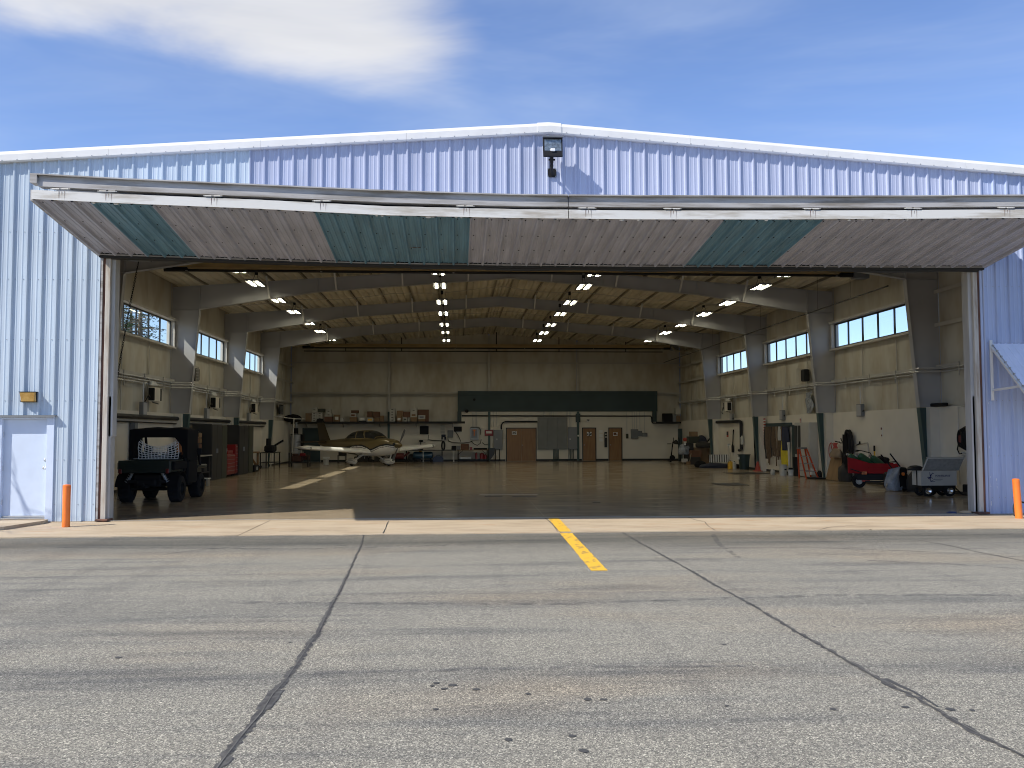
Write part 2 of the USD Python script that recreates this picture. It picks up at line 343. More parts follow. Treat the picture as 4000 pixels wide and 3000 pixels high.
def concrete():
    N = {'g': ('geometry', {}), 'n': ('noise_texture', {'scale': 1.3, 'detail': 8.0, 'roughness': .6}), 'm': ('mapping', {'scale': (.6, 1.4, 1)}),
         'r': ('rgb_ramp', {'ramp': [(.25, (.30, .235, .16)), (.5, (.415, .335, .235)), (.75, (.48, .40, .295))]}),
         'mo': ('mapping', {'scale': (.5, 2.6, 1), 'rotation': (0, 0, .15)}), 'no': ('noise_texture', {'scale': 1.7, 'detail': 7.0, 'distortion': .8}),
         'ro': ('map_range', {'from_min': .58, 'from_max': .68, 'to_min': 0.0, 'to_max': .5, 'clamp': True}), 'ox': ('mix', {'color2': (.36, .22, .12)}),
         'f': ('noise_texture', {'scale': 55.0, 'detail': 4.0}), 'fr': ('map_range', {'from_min': .3, 'from_max': .7, 'to_min': .88, 'to_max': 1.1}), 'mu': ('mix', {'mix_type': 'multiply', 'fac': 1.0}),
         'b': ('bump', {'strength': .3, 'distance': .004}), 'p': ('principled_bsdf', {'roughness': .8})}
    L = [('g.position', 'm.vector'), ('m.vector', 'n.vector'), ('n.fac', 'r.fac'), ('g.position', 'mo.vector'), ('mo.vector', 'no.vector'), ('no.fac', 'ro.value'), ('r.color', 'ox.color1'), ('ro.result', 'ox.fac'),
         ('g.position', 'f.vector'), ('f.fac', 'fr.value'), ('ox.color', 'mu.color1'), ('fr.result', 'mu.color2'), ('mu.color', 'p.base_color'), ('f.fac', 'b.height'), ('b.normal', 'p.normal')]
    MAT['concrete'] = usdkit.material(stage, '/World/Looks/concrete', N, L, surface='p.BSDF')
concrete()
def floor_mat():
    N = {'g': ('geometry', {}), 'm': ('mapping', {'scale': (.8, .6, 1), 'rotation': (0, 0, .1)}), 'n': ('noise_texture', {'scale': .7, 'detail': 8.0, 'roughness': .62}),
         'r': ('rgb_ramp', {'ramp': [(.25, (.31, .245, .165)), (.5, (.38, .305, .21)), (.75, (.43, .355, .255))]}),
         'm2': ('mapping', {'scale': (.6, 1.1, 1), 'rotation': (0, 0, -.5)}), 'n2': ('noise_texture', {'scale': 1.6, 'detail': 7.0}),
         'rr': ('map_range', {'from_min': .3, 'from_max': .7, 'to_min': .12, 'to_max': .20, 'clamp': True}),
         'b': ('bump', {'strength': .05, 'distance': .004}), 'nb': ('noise_texture', {'scale': 1.6, 'detail': 3.0}),
         'p': ('principled_bsdf', {'specular_ior_level': .30})}
    L = [('g.position', 'm.vector'), ('m.vector', 'n.vector'), ('n.fac', 'r.fac'), ('r.color', 'p.base_color'), ('g.position', 'm2.vector'), ('m2.vector', 'n2.vector'), ('n2.fac', 'rr.value'), ('rr.result', 'p.roughness'),
         ('g.position', 'nb.vector'), ('nb.fac', 'b.height')]
    MAT['floor'] = usdkit.material(stage, '/World/Looks/floor', N, L, surface='p.BSDF')
floor_mat()
MAT['pane'] = usdkit.material(stage, '/World/Looks/pane', {'t': ('transparent_bsdf', {'color': (.93, .97, .93)}), 'g': ('glossy_bsdf', {'roughness': .02, 'color': (.9, .95, .95)}), 'm': ('mix_closure', {'fac': .05})},
    [('t.BSDF', 'm.closure1'), ('g.BSDF', 'm.closure2')], surface='m.closure')
MAT['tube_light'] = usdkit.material(stage, '/World/Looks/tube_light', {'e': ('emission', {'color': (1.0, .93, .68), 'strength': 24.0})}, surface='e.emission')

# ---------------------------------------------------------------- ground
g = MB(); g.add([(-500, -300, -.03), (500, -300, -.03), (500, 700, -.03), (-500, 700, -.03)], [(0, 1, 2, 3)])
single('asphalt', g, 'asphalt', 'weathered grey asphalt ramp with aggregate and dark streaks in front of the hangar', 'asphalt', kind='structure')
rs = random.Random(3)
def ragged_box(mb, x0, x1, y0, y1, z0, z1, amp=.02, step=.25):
    n = max(2, int((x1 - x0) / step)); xs = np.linspace(x0, x1, n)
    fr = [y0 + rs.uniform(-amp, amp) for _ in xs]
    for i in range(n - 1):
        v = [(xs[i], fr[i], z1), (xs[i + 1], fr[i + 1], z1), (xs[i + 1], y1, z1), (xs[i], y1, z1), (xs[i], fr[i], z0), (xs[i + 1], fr[i + 1], z0)]
        mb.add(v, [(0, 1, 2, 3), (4, 5, 1, 0)])
ap = thing('concrete_apron', 'narrow strip of tan concrete slabs between hangar floor and asphalt', 'concrete apron')
setd(stage.GetPrimAtPath(ap), kind='structure')
js = [-24, -16.5, -10.1, -5.915, -.115, 5.72, 11.6, 17.5, 24]
for i in range(len(js) - 1):
    m = MB(); ragged_box(m, js[i] + .006, js[i + 1] - .006, -2.79 - .02 * (i % 2), -.035, -.2, -.012 - .003 * (i % 2))
    obj('slab', m, 'concrete', ap)
m = MB(); m.box(-24, 24, -2.74, -.04, -.25, -.022); obj('joint_filler', m, 'concrete_dark', ap)
def ribbon(pts, w0, w1, z, jit=.3, sub=.12, seed=1):
    r = random.Random(seed); P = []
    for (a, b), (c, d) in zip(pts[:-1], pts[1:]):
        n = max(2, int(math.hypot(c - a, d - b) / sub))
        for k in range(n): P.append((a + (c - a) * k / n, b + (d - b) * k / n))
    P.append(pts[-1]); P = np.array(P); T = np.gradient(P, axis=0); T /= np.linalg.norm(T, axis=1, keepdims=True)
    Nn = np.stack([-T[:, 1], T[:, 0]], 1); L = []; R = []
    for k in range(len(P)):
        w = w0 + (w1 - w0) * k / (len(P) - 1); o = r.uniform(-.25, .25) * w * jit
        L.append((*(P[k] + Nn[k] * (w / 2 * (1 + r.uniform(-jit, jit)) + o)), z)); R.append((*(P[k] - Nn[k] * (w / 2 * (1 + r.uniform(-jit, jit)) - o)), z))
    mb = MB(); mb.grid([L, R]); return mb
cl = [(-3.69, -2.82), (-3.57, -4.42), (-3.45, -6.96), (-3.37, -8.6), (-3.34, -9.73), (-3.28, -10.89), (-3.29, -11.44), (-3.28, -12.02), (-3.28, -12.5), (-3.3, -12.86), (-3.29, -13.28), (-3.31, -13.69), (-3.32, -14.3), (-3.36, -17), (-3.3, -24)]
crk = [(1.03, -2.82), (1.04, -4.5), (1.06, -5.79), (1.09, -7.32), (1.09, -8.62), (1.12, -9.67), (1.12, -10.54), (1.11, -11.16), (1.12, -11.71), (1.12, -12.3), (1.12, -12.81), (1.16, -13.25), (1.15, -13.96), (1.19, -14.4), (1.2, -18), (1.1, -24)]
t = thing('crack_seal', 'dark tar sealed crack running toward the camera on the left half of the asphalt', 'tar seam', group='tar sealed paving cracks'); setd(stage.GetPrimAtPath(t), kind='structure')
a = ribbon(cl[:6], .024, .045, -.026, .75, .07, seed=2); obj('tar', a, 'seal', t)
a = ribbon(cl[5:], .052, .064, -.026, .6, .05, seed=3); a2 = ribbon([(-3.30, -12.75), (-3.29, -12.95), (-3.3, -13.2)], .115, .10, -.0255, .2, seed=8); a.add(*a2.out()); obj('tar', a, 'seal', t)
obj('open_crack', ribbon(cl, .005, .011, -.0215, .6, seed=4), 'seal_core', t)
t = thing('crack_seal', 'dark sealed crack running toward the camera right of the yellow line', 'tar seam', group='tar sealed paving cracks'); setd(stage.GetPrimAtPath(t), kind='structure')
obj('tar', ribbon(crk, .032, .065, -.026, .7, .06, seed=5), 'seal', t); obj('open_crack', ribbon(crk[6:], .006, .012, -.0215, .6, seed=6), 'seal_core', t)
obj('tar', ribbon([(1.17, -12.75), (1.21, -13.1), (1.2, -13.45)], .05, .02, -.0265, .3, seed=16), 'stain', t)
single('crack_seal', ribbon([(5.8, -4.4), (5.93, -5.21), (5.92, -5.92), (6.03, -6.91), (6.05, -9)], .022, .022, -.026, .4, seed=7), 'seal', 'short thin dark crack at the right edge of the asphalt', 'tar seam', 'tar sealed paving cracks', kind='structure')
for i, pts in enumerate([[(-3.35, -2.72), (-3.37, -1.9), (-3.40, -1.2), (-3.42, -.41)], [(2.96, -.1), (2.94, -.7), (3.02, -1.16), (2.86, -2.0), (2.77, -2.78)], [(4.76, -2.78), (5.1, -2.4), (5.54, -2.21), (6.2, -2.35), (6.84, -2.62)], [(-.13, -.1), (-.1, -1.2), (-.16, -2.7)], [(-5.3, -2.3), (-4.6, -2.15), (-4.0, -2.3)]]):
    single('slab_crack', ribbon(pts, .014, .012, -.0075, .7, .08, seed=20 + i), 'crack', ['thin crack across the apron slab left of centre', 'jagged crack across the apron slab right of the yellow line', 'curved crack in the apron slab at right', 'crack along the left edge of the yellow line on the apron', 'faint crack in the apron slab at left'][i], 'crack', kind='structure')
yl = thing('yellow_line', 'short worn yellow guide line from the hangar floor onto the asphalt', 'painted line'); setd(stage.GetPrimAtPath(yl), kind='structure')
obj('paint', ribbon([(.045, -.05), (-.014, -2.74)], .225, .225, -.0085, .06, .12, seed=9), 'yellow_paint', yl); obj('paint', ribbon([(-.015, -2.83), (-.115, -7.35)], .225, .225, -.026, .06, .12, seed=10), 'yellow_paint', yl)
mat('tyre_mark', (.07, .069, .067), .8)
MAT['tyre_mark'] = usdkit.material(stage, '/World/Looks/tyre_mark', {'p': ('principled_bsdf', {'base_color': (.06, .059, .058), 'roughness': .85}), 't': ('transparent_bsdf', {}), 'g': ('geometry', {}), 'n': ('noise_texture', {'scale': 7.0, 'detail': 5.0}), 'r': ('map_range', {'from_min': .38, 'from_max': .68, 'to_min': 0.0, 'to_max': .42, 'clamp': True}), 'm': ('mix_closure', {})}, [('g.position', 'n.vector'), ('n.fac', 'r.value'), ('r.result', 'm.fac'), ('t.BSDF', 'm.closure1'), ('p.BSDF', 'm.closure2')], surface='m.closure')
arc = lambda cx, cy, r, a0, a1: [(cx + r * math.cos(q), cy + r * math.sin(q)) for q in np.linspace(a0, a1, 14)]
for i, (P, w_) in enumerate((([(2.6, -3.2), (2.3, -4.6), (2.1, -6.3)], .10), ([(5.2, -3.6), (6.6, -3.75), (8.4, -3.6)], .14), (arc(-4.6, -6.4, 2.2, 1.2, 2.6), .10), (arc(1.2, -13.5, 8.6, .35, 1.25), .12), (arc(1.2, -13.5, 7.3, .35, 1.2), .12), ([(-8.5, -4.2), (-4.5, -4.75), (-1.2, -4.35)], .18), ([(-4.5, -9.3), (-1.0, -9.65), (2.2, -9.35), (4.2, -9.5)], .15), ([(-3.1, -12.3), (-1.2, -12.25), (.6, -12.35)], .09))):
    single('tyre_mark', ribbon(P, w_, w_ * .8, -.0245 - .0002 * i, .2, .12, seed=60 + i), 'tyre_mark', ['faint dark tyre mark right of the yellow line by the apron', 'faint rubber streak beside the apron at the right edge', 'curved tyre mark on the left near the apron', 'outer long curved tyre mark on the right half', 'inner long curved tyre mark on the right half', 'wide dark rubber streak parallel to the apron at left', 'wide dark rubber streak across the middle of the asphalt', 'short dark streak on the near asphalt'][i], 'tyre mark', kind='structure')
m = MB(); rr = random.Random(5)
for (x, y) in [(-2.16, -12.64), (-2.04, -12.7), (-1.87, -12.82), (-2.19, -12.71), (-2.1, -12.79), (-2.15, -13.27), (-4.78, -11.69), (-3.47, -11.25), (-1.51, -12.96), (-1.11, -13.12), (-1.0, -13.13), (-.2, -13.33), (.48, -13.45), (.98, -13.44), (1.25, -13.51), (1.38, -13.54), (-1.31, -13.86), (-1.28, -14.12), (1.54, -10.98), (2.6, -9.6), (3.3, -8.7), (3.9, -8.9), (-1.7, -13.9), (-6.2, -9.2), (.3, -11.6), (4.4, -10.4)]:
    k = 9; rad = rr.uniform(.018, .034); an = np.arange(k) / k * 2 * PI
    pts = [(x + rad * rr.uniform(.7, 1.15) * math.cos(q), y + rad * 1.1 * rr.uniform(.7, 1.15) * math.sin(q), -.026) for q in an] + [(x, y, -.026)]
    m.add(pts, [(k, i, (i + 1) % k) for i in range(k)])
single('oil_spots', m, 'stain', 'small dark oil drips scattered over the near asphalt', 'oil spots', kind='stuff')

# ---------------------------------------------------------------- hangar building
m = MB(); m.box(-12.6, 12.6, -.03, 39.0, -.3, 0.0)
single('floor', m, 'floor', 'polished tan brown concrete floor inside the hangar', 'floor', kind='structure')
HX, HD = 12.72, 39.2
rz = lambda x: 8.574 - .0718 * abs(x)        # roof edge line
H = thing('hangar', 'wide low gabled metal aircraft hangar with pale blue ribbed siding and white rake trim', 'hangar')
m = MB(); m.box(-9.3, 9.3, -.028, .0, -.2, .004); obj('floor_edge_angle', m, 'jamb_grey', H)
PITCHP = [(0.0, .042), (.016, .042), (.034, .0), (.085, .0), (.095, .006), (.112, .006), (.122, .0), (.183, .0), (.193, .006), (.21, .006), (.22, .0), (.271, .0), (.289, .042)]
def zb(x): return 2.19 if -11.56 < x < -10.37 else (0.0 if (x < -9.5 or x > 9.69) else 5.52)
top_in = lambda x: rz(x) - .22
RIB0 = .576
k0 = -46                                    # leftmost rib, x = -13.45
edges = list(range(-44, -23, 3)) + [-23] + list(range(-20, 30, 3)) + [30, 33, 36, 39, 42]
for ka, kb in zip(edges[:-1], edges[1:]):
    xa, xb = RIB0 + .305 * ka, RIB0 + .305 * kb
    if xb < -12.9 or xa > 12.9: continue
    mid = (xa + xb) / 2
    matn = 'siding_pale' if (kb <= -23 or ka >= 30) else 'siding_lavender'
    if ka >= 30: matn = 'siding_side'
    # sheets are cut at the door opening, at the man door and at the corner
    cuts = sorted({xa, xb} | {c for c in (-12.72, -11.56, -10.37, -9.5, 9.69, 12.72) if xa < c < xb})
    for ca, cb in zip(cuts[:-1], cuts[1:]):
        if cb <= -12.72 or ca >= 12.72 or cb - ca < .02: continue
        xs = []
        for k in range(kb - ka):
            for dx, d in PITCHP: xs.append((xa + .305 * k + dx, d))
        xs.append((xb, .042))
        prof = [(ca, float(np.interp(ca, [q[0] for q in xs], [q[1] for q in xs])))] + [q for q in xs if ca < q[0] < cb] + [(cb, float(np.interp(cb, [q[0] for q in xs], [q[1] for q in xs])))]
        z0 = zb((ca + cb) / 2)
        mb = MB(); mb.grid([[(x, -d - .002, z0) for x, d in prof], [(x, -d - .002, top_in(x)) for x, d in prof]])
        if z0 == 0.0 and (mid > 9): matn2 = 'siding_side'
        obj('siding_panel', mb, matn if not (z0 > 5 and ka >= 30) else 'siding_pale', H)
# screw rows
m = MB()
for z in (.35, 1.27, 2.5, 3.78, 5.05, 6.05):
    for k in range(-44, 43):
        for dx in (.07, .235):
            x = RIB0 + .305 * k + dx
            if (-12.7 < x < -9.52 or 9.71 < x < 12.7) and z > zb(x): m.box(x - .007, x + .007, -.010, -.002, z - .007, z + .007)
obj('screw_heads', m, 'steel_dull', H, kind='stuff')
# wall body behind the sheets
T_ = lambda xs: [(x, rz(x) - .2) for x in xs]
def wallbody(poly): m = MB(); m.prism(poly, .0, .16, 'y'); obj('front_wall', m, 'insulation', H)
wallbody([(-HX, 0), (-11.56, 0), (-11.56, rz(-11.56) - .2), (-HX, rz(HX) - .2)])
wallbody([(-11.56, 2.19), (-10.37, 2.19), (-10.37, rz(10.37) - .2), (-11.56, rz(11.56) - .2)])
wallbody([(-10.37, 0), (-9.5, 0), (-9.5, rz(9.5) - .2), (-10.37, rz(10.37) - .2)])
wallbody([(9.69, 0), (HX, 0), (HX, rz(HX) - .2), (9.69, rz(9.69) - .2)])
wallbody([(-9.5, 5.6), (9.69, 5.6), (9.69, rz(9.69) - .2), (0, rz(0) - .2), (-9.5, rz(9.5) - .2)])
# rake trim lengths and ridge cap
PR = [(.06, 0.0), (-.05, 0.0), (-.125, -.085), (-.13, -.225), (-.085, -.245), (.0, -.245), (.06, -.2)]
def trim(xa, xb, g=0.0, grow=0.0):
    mb = MB(); rows = []
    for x in (xa, xb): rows.append([(x, y - grow * (1 if y < 0 else 0), rz(x) + z + (grow if z == 0 else -grow * .4)) for y, z in PR])
    if xa > xb: rows = rows[::-1]
    mb.loft(rows); return mb
for sgn in (-1, 1):
    xs = [.24, 3.1, 6.2, 9.35, 12.85]
    for i in range(4): obj('rake_trim', trim(sgn * (xs[i] + (.004 if i else 0)), sgn * xs[i + 1]), 'trim_white', H)
m = MB(); m.loft([[(x, y - (.012 if y < 0 else 0), 8.574 - .0718 * abs(x) + z + (.012 if z == 0 else -.004)) for y, z in PR] for x in (-.26, -.01)]); m.loft([[(x, y - (.012 if y < 0 else 0), 8.574 - .0718 * abs(x) + z + (.012 if z == 0 else -.004)) for y, z in PR] for x in (.01, .26)])
m.loft([[(x, y - (.012 if y < 0 else 0), 8.5732 + z + (.012 if z == 0 else -.004)) for y, z in PR] for x in (-.01, .01)])
obj('ridge_cap', m, 'trim_white', H)
m = MB()
for k in range(-43, 42):
    x = RIB0 + .305 * k + .1
    if abs(x) < 12.6: m.box(x - .008, x + .008, -.142, -.13, rz(x) - .222, rz(x) - .206)
obj('trim_screws', m, 'steel_dull', H, kind='stuff')
# roof
for sgn in (-1, 1):
    m = MB(); m.loft([[(0, y, 8.5), (sgn * 12.9, y, 8.5 - .0718 * 12.9), (sgn * 12.9, y, 8.41 - .0718 * 12.9), (0, y, 8.41)][::sgn] for y in (.02, HD + .1)])
    obj('roof', m, 'trim_white', H)
# side and back walls with the high windows cut out of the sides
FR = [7.08, 14.75, 22.37, 29.99]
WIN = [(8.0, 14.6), (15.67, 22.22), (23.29, 29.84)]
ZW0, ZW1 = 4.98, 6.0
for sgn in (-1, 1):
    xi, xo = sgn * 12.62, sgn * HX
    def wb(y0, y1, z0, z1):
        m = MB(); m.box(xi, xo, y0, y1, z0, z1); obj('side_wall', m, 'siding_side', H)
    wb(.16, HD, 0, ZW0); wb(.16, HD, ZW1, 7.5)
    ys = [.16] + [v for w in WIN for v in w] + [HD]
    for i in range(0, len(ys), 2): wb(ys[i], ys[i + 1], ZW0, ZW1)
m = MB(); m.prism([(-HX, 0), (HX, 0), (HX, 7.5), (0, 8.4), (-HX, 7.5)], HD - .15, HD, 'y'); obj('back_wall', m, 'siding_side', H)

# ceiling insulation between purlins, and the purlins
zc = lambda x: 8.36 - .0718 * abs(x)
PX = [.35 + 1.235 * k for k in range(11)]; PX[-1] = 12.6
nr = np.random.default_rng(4)
yb = [.16] + FR + [HD - .16]
def ceil_strip(xa, xb, y0, y1):
    nx = 33; ny = max(4, int((y1 - y0) / .8)); V = []
    for y in np.linspace(y0, y1, ny):
        row = []
        for i, u in enumerate(np.linspace(0, 1, nx)):
            x = xa + (xb - xa) * u
            s = abs(math.sin(u * 4 * PI)); sag = .085 * s ** .6 + .03 * math.sin(y * 2.1 + x * 3) * math.sin(PI * u) + .05 * math.sin(PI * u)
            row.append((x, y, zc(x) - sag - .02 * nr.random()))
        V.append(row)
    mb = MB(); mb.grid(V); return mb
for j in range(5):
    for sgn in (-1, 1):
        for a, b in zip(PX[:-1], PX[1:]):
            obj('ceiling_insulation', ceil_strip(sgn * a, sgn * b, yb[j], yb[j + 1]), 'ceiling_insulation', H, smooth=60)
    obj('ceiling_insulation', ceil_strip(-.35, .35, yb[j], yb[j + 1]), 'ceiling_insulation', H, smooth=60)
for sgn in (-1, 1):
    for x in PX[:-1]:
        m = MB(); m.box(sgn * x - .012, sgn * x + .012, .16, HD - .16, zc(x) - .13, zc(x) + .02); m.box(sgn * x - .03, sgn * x + .03, .16, HD - .16, zc(x) - .142, zc(x) - .13)
        obj('purlin', m, 'purlin', H)
# dark gaps where the blanket is pulled over each purlin, at the rafters
# steel frames
def frame(y):
    m = MB(); t_ = .007
    for s in (-1, 1):
        q = [(s * 12.58, 0), (s * 12.10, 0), (s * 11.56, 6.45), (s * 12.58, 7.2)]
        col = [(s * 12.58, 2.55), (s * (12.10 - .54 * 2.55 / 6.45), 2.55), (s * 11.56, 6.45), (s * 11.56, zc(11.56) - .22), (s * 12.58, zc(12.58) - .22)]
        m.prism(col, y - t_, y + t_, 'y')
        kn = [(s * 11.56, 6.45), (s * 7.24, 7.13), (s * 0, 7.70), (0, zc(0) - .22), (s * 11.56, zc(11.56) - .22)]
        m.prism(kn, y - t_, y + t_, 'y')
        # flanges
        def fl(p, q_, w=.2, th=.018): m.bar((p[0], y, p[1]), (q_[0], y, q_[1]), w, th, up=(0, 1, 0)) if 0 else m.obox(((p[0] + q_[0]) / 2, y, (p[1] + q_[1]) / 2), np.array([q_[0] - p[0], 0, q_[1] - p[1]]) / 2, np.array([0, w / 2, 0]), th / 2 * np.array([-(q_[1] - p[1]), 0, q_[0] - p[0]]) / math.hypot(q_[0] - p[0], q_[1] - p[1]))
        fl((s * (12.10 - .54 * 2.55 / 6.45), 2.55), (s * 11.56, 6.45)); fl((s * 11.56, 6.45), (s * 11.56, zc(11.56) - .23))
        fl((s * 11.56, 6.44), (s * 7.24, 7.12)); fl((s * 7.24, 7.12), (0, 7.69)); fl((s * 12.55, zc(12.55) - .22), (0, zc(0) - .22))
        m.box(s * 7.22, s * 7.255, y - .1, y + .1, 7.13, zc(7.24) - .23); m.box(s * 12.56, s * 11.56, y - .1, y + .1, 6.43, 6.45)
        m.box(s * 3.6, s * 3.615, y - .06, y + .06, 7.43, zc(3.6) - .23)
    m.box(-.012, .012, y - .1, y + .1, 7.7, zc(0) - .22)
    p = obj('steel_frame', m, 'frame_grey', H)
    for s in (-1, 1):
        m = MB(); lo = lambda z: 12.10 - .54 * z / 6.45
        m.prism([(s * 12.58, 0), (s * lo(0), 0), (s * lo(2.54), 2.54), (s * 12.58, 2.54)], y - t_, y + t_, 'y')
        m.obox((s * lo(1.27), y, 1.27), np.array([s * (lo(2.54) - lo(0)) / 2, 0, 1.27]), np.array([0, .1, 0]), np.array([.01, 0, 0]))
        obj('column_base', m, 'frame_green', p)
        for x in PX[1:10:2]:
            if x > 11: continue
            zb_ = 7.13 - (x - 7.24) * .68 / 4.32 if x > 7.24 else 7.70 - x * .57 / 7.24
            m = MB(); m.bar((s * x, y - .1, zb_ + .01), (s * x, y - .75, zc(x) - .13), .06, .06); obj('flange_brace', m, 'trim_white', p)
for y in FR: frame(y)
# windows
def window(s, y0, y1):
    xi, xp = s * 12.43, s * 12.58
    m = MB()
    m.box(s * 12.36, s * 12.72, y0 - .05, y1 + .05, ZW0 - .05, ZW0 + .02); m.box(s * 12.36, s * 12.72, y0 - .05, y1 + .05, ZW1 - .03, ZW1 + .05)
    m.box(xi, s * 12.72, y0 - .05, y0 + .02, ZW0 + .02, ZW1 - .03); m.box(xi, s * 12.72, y1 - .02, y1 + .05, ZW0 + .02, ZW1 - .03)
    p = obj('window', m, 'window_trim', H)
    zb0, zb1 = ZW0 + .1, ZW1 - .08
    m = MB(); m.box(xp - .02, xp + .02, y0 + .02, y1 - .02, ZW0 + .02, zb0); m.box(xp - .02, xp + .02, y0 + .02, y1 - .02, zb1, ZW1 - .03)
    ys = [y1 - .03 - 1.19 * k for k in range(6)] + [y0 + .04]; ys = sorted(ys)
    for y in ys: m.box(xp - .022, xp + .022, y - .035, y + .035, zb0, zb1)
    obj('window_frame', m, 'window_dark', p)
    for a, b in zip(ys[:-1], ys[1:]):
        m = MB(); m.add([(xp, a + .036, zb0), (xp, b - .036, zb0), (xp, b - .036, zb1), (xp, a + .036, zb1)], [(0, 1, 2, 3)]); obj('pane', m, 'pane', p)
for s in (-1, 1):
    for y0, y1 in WIN: window(s, y0, y1)
# insulation blankets on the side walls, seamed, between girts
def blanket(mk, a0, a1, z0, z1, amp=.05):
    n, k = 7, 7; V = []; ph = nr.random() * 6
    for z in np.linspace(z0, z1, k):
        row = []
        for a in np.linspace(a0, a1, n):
            u, w = (a - a0) / (a1 - a0), (z - z0) / (z1 - z0)
            d = amp * (math.sin(PI * u) ** .5) * (math.sin(PI * w) ** .4) + .012 * math.sin(ph + 9 * u + 4 * w) * math.sin(PI * u)
            row.append(mk(a, z, d))
        V.append(row)
    mb = MB(); mb.grid(V); obj('insulation_blanket', mb, 'insulation', H, smooth=50)
def splits(a, b, w=1.27):
    n = max(1, round((b - a) / w)); return list(zip(np.linspace(a, b, n + 1)[:-1], np.linspace(a, b, n + 1)[1:]))
bays = [(.2, 7.06)] + [(FR[i] + .02, FR[i + 1] - .02) for i in range(3)] + [(FR[3] + .02, HD - .2)]
for s in (-1, 1):
    mk = lambda a, z, d, s=s: (s * (12.61 - d), a, z)
    for bi, (a, b) in enumerate(bays):
        rows = [(2.5, 3.78), (3.78, 5.07), (5.07, 6.08), (6.08, 7.45)] if bi in (0, 4) else [(2.5, 3.78), (3.78, ZW0 - .04), (ZW1 + .04, 7.45)]
        for z0, z1 in rows:
            for u, w in splits(a, b): blanket(mk, u, w, z0, z1)
        for z in ([3.8, 5.07, 6.08] if bi in (0, 4) else [3.8]):
            m = MB(); m.box(s * 12.6, s * 12.42, a + (.05 if bi else 1.2), b - .05, z - .012, z + .012); m.box(s * 12.435, s * 12.42, a + (.05 if bi else 1.2), b - .05, z - .10, z - .012); obj('girt', m, 'girt_light', H)
        # thin vertical batten straps over the seams
        for u, w in splits(a, b, 2.6)[1:]:
            m = MB(); m.box(s * 12.54, s * 12.52, u - .025, u + .025, 2.55, 4.93 if bi not in (0, 4) else 7.3); obj('batten', m, 'girt_light', H)
mkb = lambda a, z, d: (a, HD - .165 - d, z)
posts = [-12.6, -6.35, .06, 5.8, 12.6]
for a, b in zip(posts[:-1], posts[1:]):
    for u, w in splits(a + .06, b - .06, 1.6):
        for z0, z1 in ((2.4, 4.42), (4.42, 6.35), (6.35, 8.3)): blanket(mkb, u, w, z0, z1, .04)
for z in (4.42, 6.35):
    m = MB(); m.box(-12.58, 12.58, HD - .36, HD - .17, z - .012, z + .012); m.box(-12.58, 12.58, HD - .37, HD - .36, z - .07, z + .012); obj('girt', m, 'girt_light', H)
for x in posts[1:4]:
    m = MB(); m.box(x - .07, x + .07, HD - .42, HD - .405, 3.18, zc(x) - .25); m.box(x - .005, x + .005, HD - .405, HD - .2, 3.18, zc(x) - .25); obj('wall_post', m, 'girt_light', H)
    m = MB(); m.box(x - .07, x + .07, HD - .52, HD - .42, 0, 3.17); obj('wall_post', m, 'frame_green', H)
# painted block wainscot
for s in (-1, 1):
    for (a, b) in bays:
        m = MB(); m.box(s * 12.62, s * 12.4, a - .02, b + .02, .0, 2.55); obj('block_wall', m, 'block_paint', H)
        m = MB(); m.box(s * 12.4, s * 12.39, a, b, .002, .1); obj('skirting', m, 'base_black', H)
    for y in FR:
        m = MB(); m.box(s * 12.399, s * 12.12, y - .24, y + .24, 0.002, 2.55); obj('block_pilaster', m, 'block_paint', H)
m = MB(); m.box(-12.4, -1.75, HD - .4, HD - .15, 0, 2.5); m.box(-1.75, 10.65, HD - .4, HD - .15, 0, 3.18); m.box(10.65, 12.4, HD - .4, HD - .15, 0, 2.44); obj('block_wall', m, 'block_white', H)
m = MB()
for a, b in ((-12.4, -11.8), (-10.65, 1.1), (3.1, 6.05), (6.98, 7.77), (8.7, 12.4)): m.box(a, b, HD - .415, HD - .401, .002, .12)
obj('skirting', m, 'base_black', H)
m = MB(); m.box(-1.95, 11.0, HD - .46, HD - .16, 3.19, 4.40); m.box(-1.95, 11.0, HD - .52, HD - .46, 4.25, 4.5); m.box(-1.95, 11.0, HD - .49, HD - .46, 3.19, 3.25); obj('painted_band', m, 'teal_dark', H)
for x in (-1.85, 10.82):
    m = MB(); m.box(x - .13, x + .13, HD - .5, HD - .402, 2.5, 3.19); obj('band_post', m, 'teal_dark', H)
# door jambs and header of the big opening
for s, xj in ((-1, -9.5), (1, 9.69)):
    m = MB(); m.box(xj, xj - s * .05, -.035, .04, 0, 5.55); obj('jamb_edge', m, 'door_frame_grey' if s < 0 else 'siding_side', H)
    m = MB(); m.box(xj - s * .05, xj - s * .1, -.01, .1, 0, 5.5); obj('rusty_track', m, 'rust', H, 'rusty vertical door track')
    m = MB(); m.box(xj - s * .1, xj - s * .2, -.02, .16, 0, 5.52, .006); obj('jamb_post', m, 'jamb_steel', H)
    m = MB(); m.box(xj - s * .2, xj - s * .28, .05, .3, 0 if s > 0 else 1.75, 5.52, .006); m.box(xj - s * .2, xj - s * .25, .05, .3, 0, 2.6, .006); obj('jamb_post', m, 'jamb_grey', H)
    m = MB(); m.box(xj - s * .28, xj - s * .02, -.12, .2, .0, .045, .01); obj('sill_plate', m, 'rust', H)

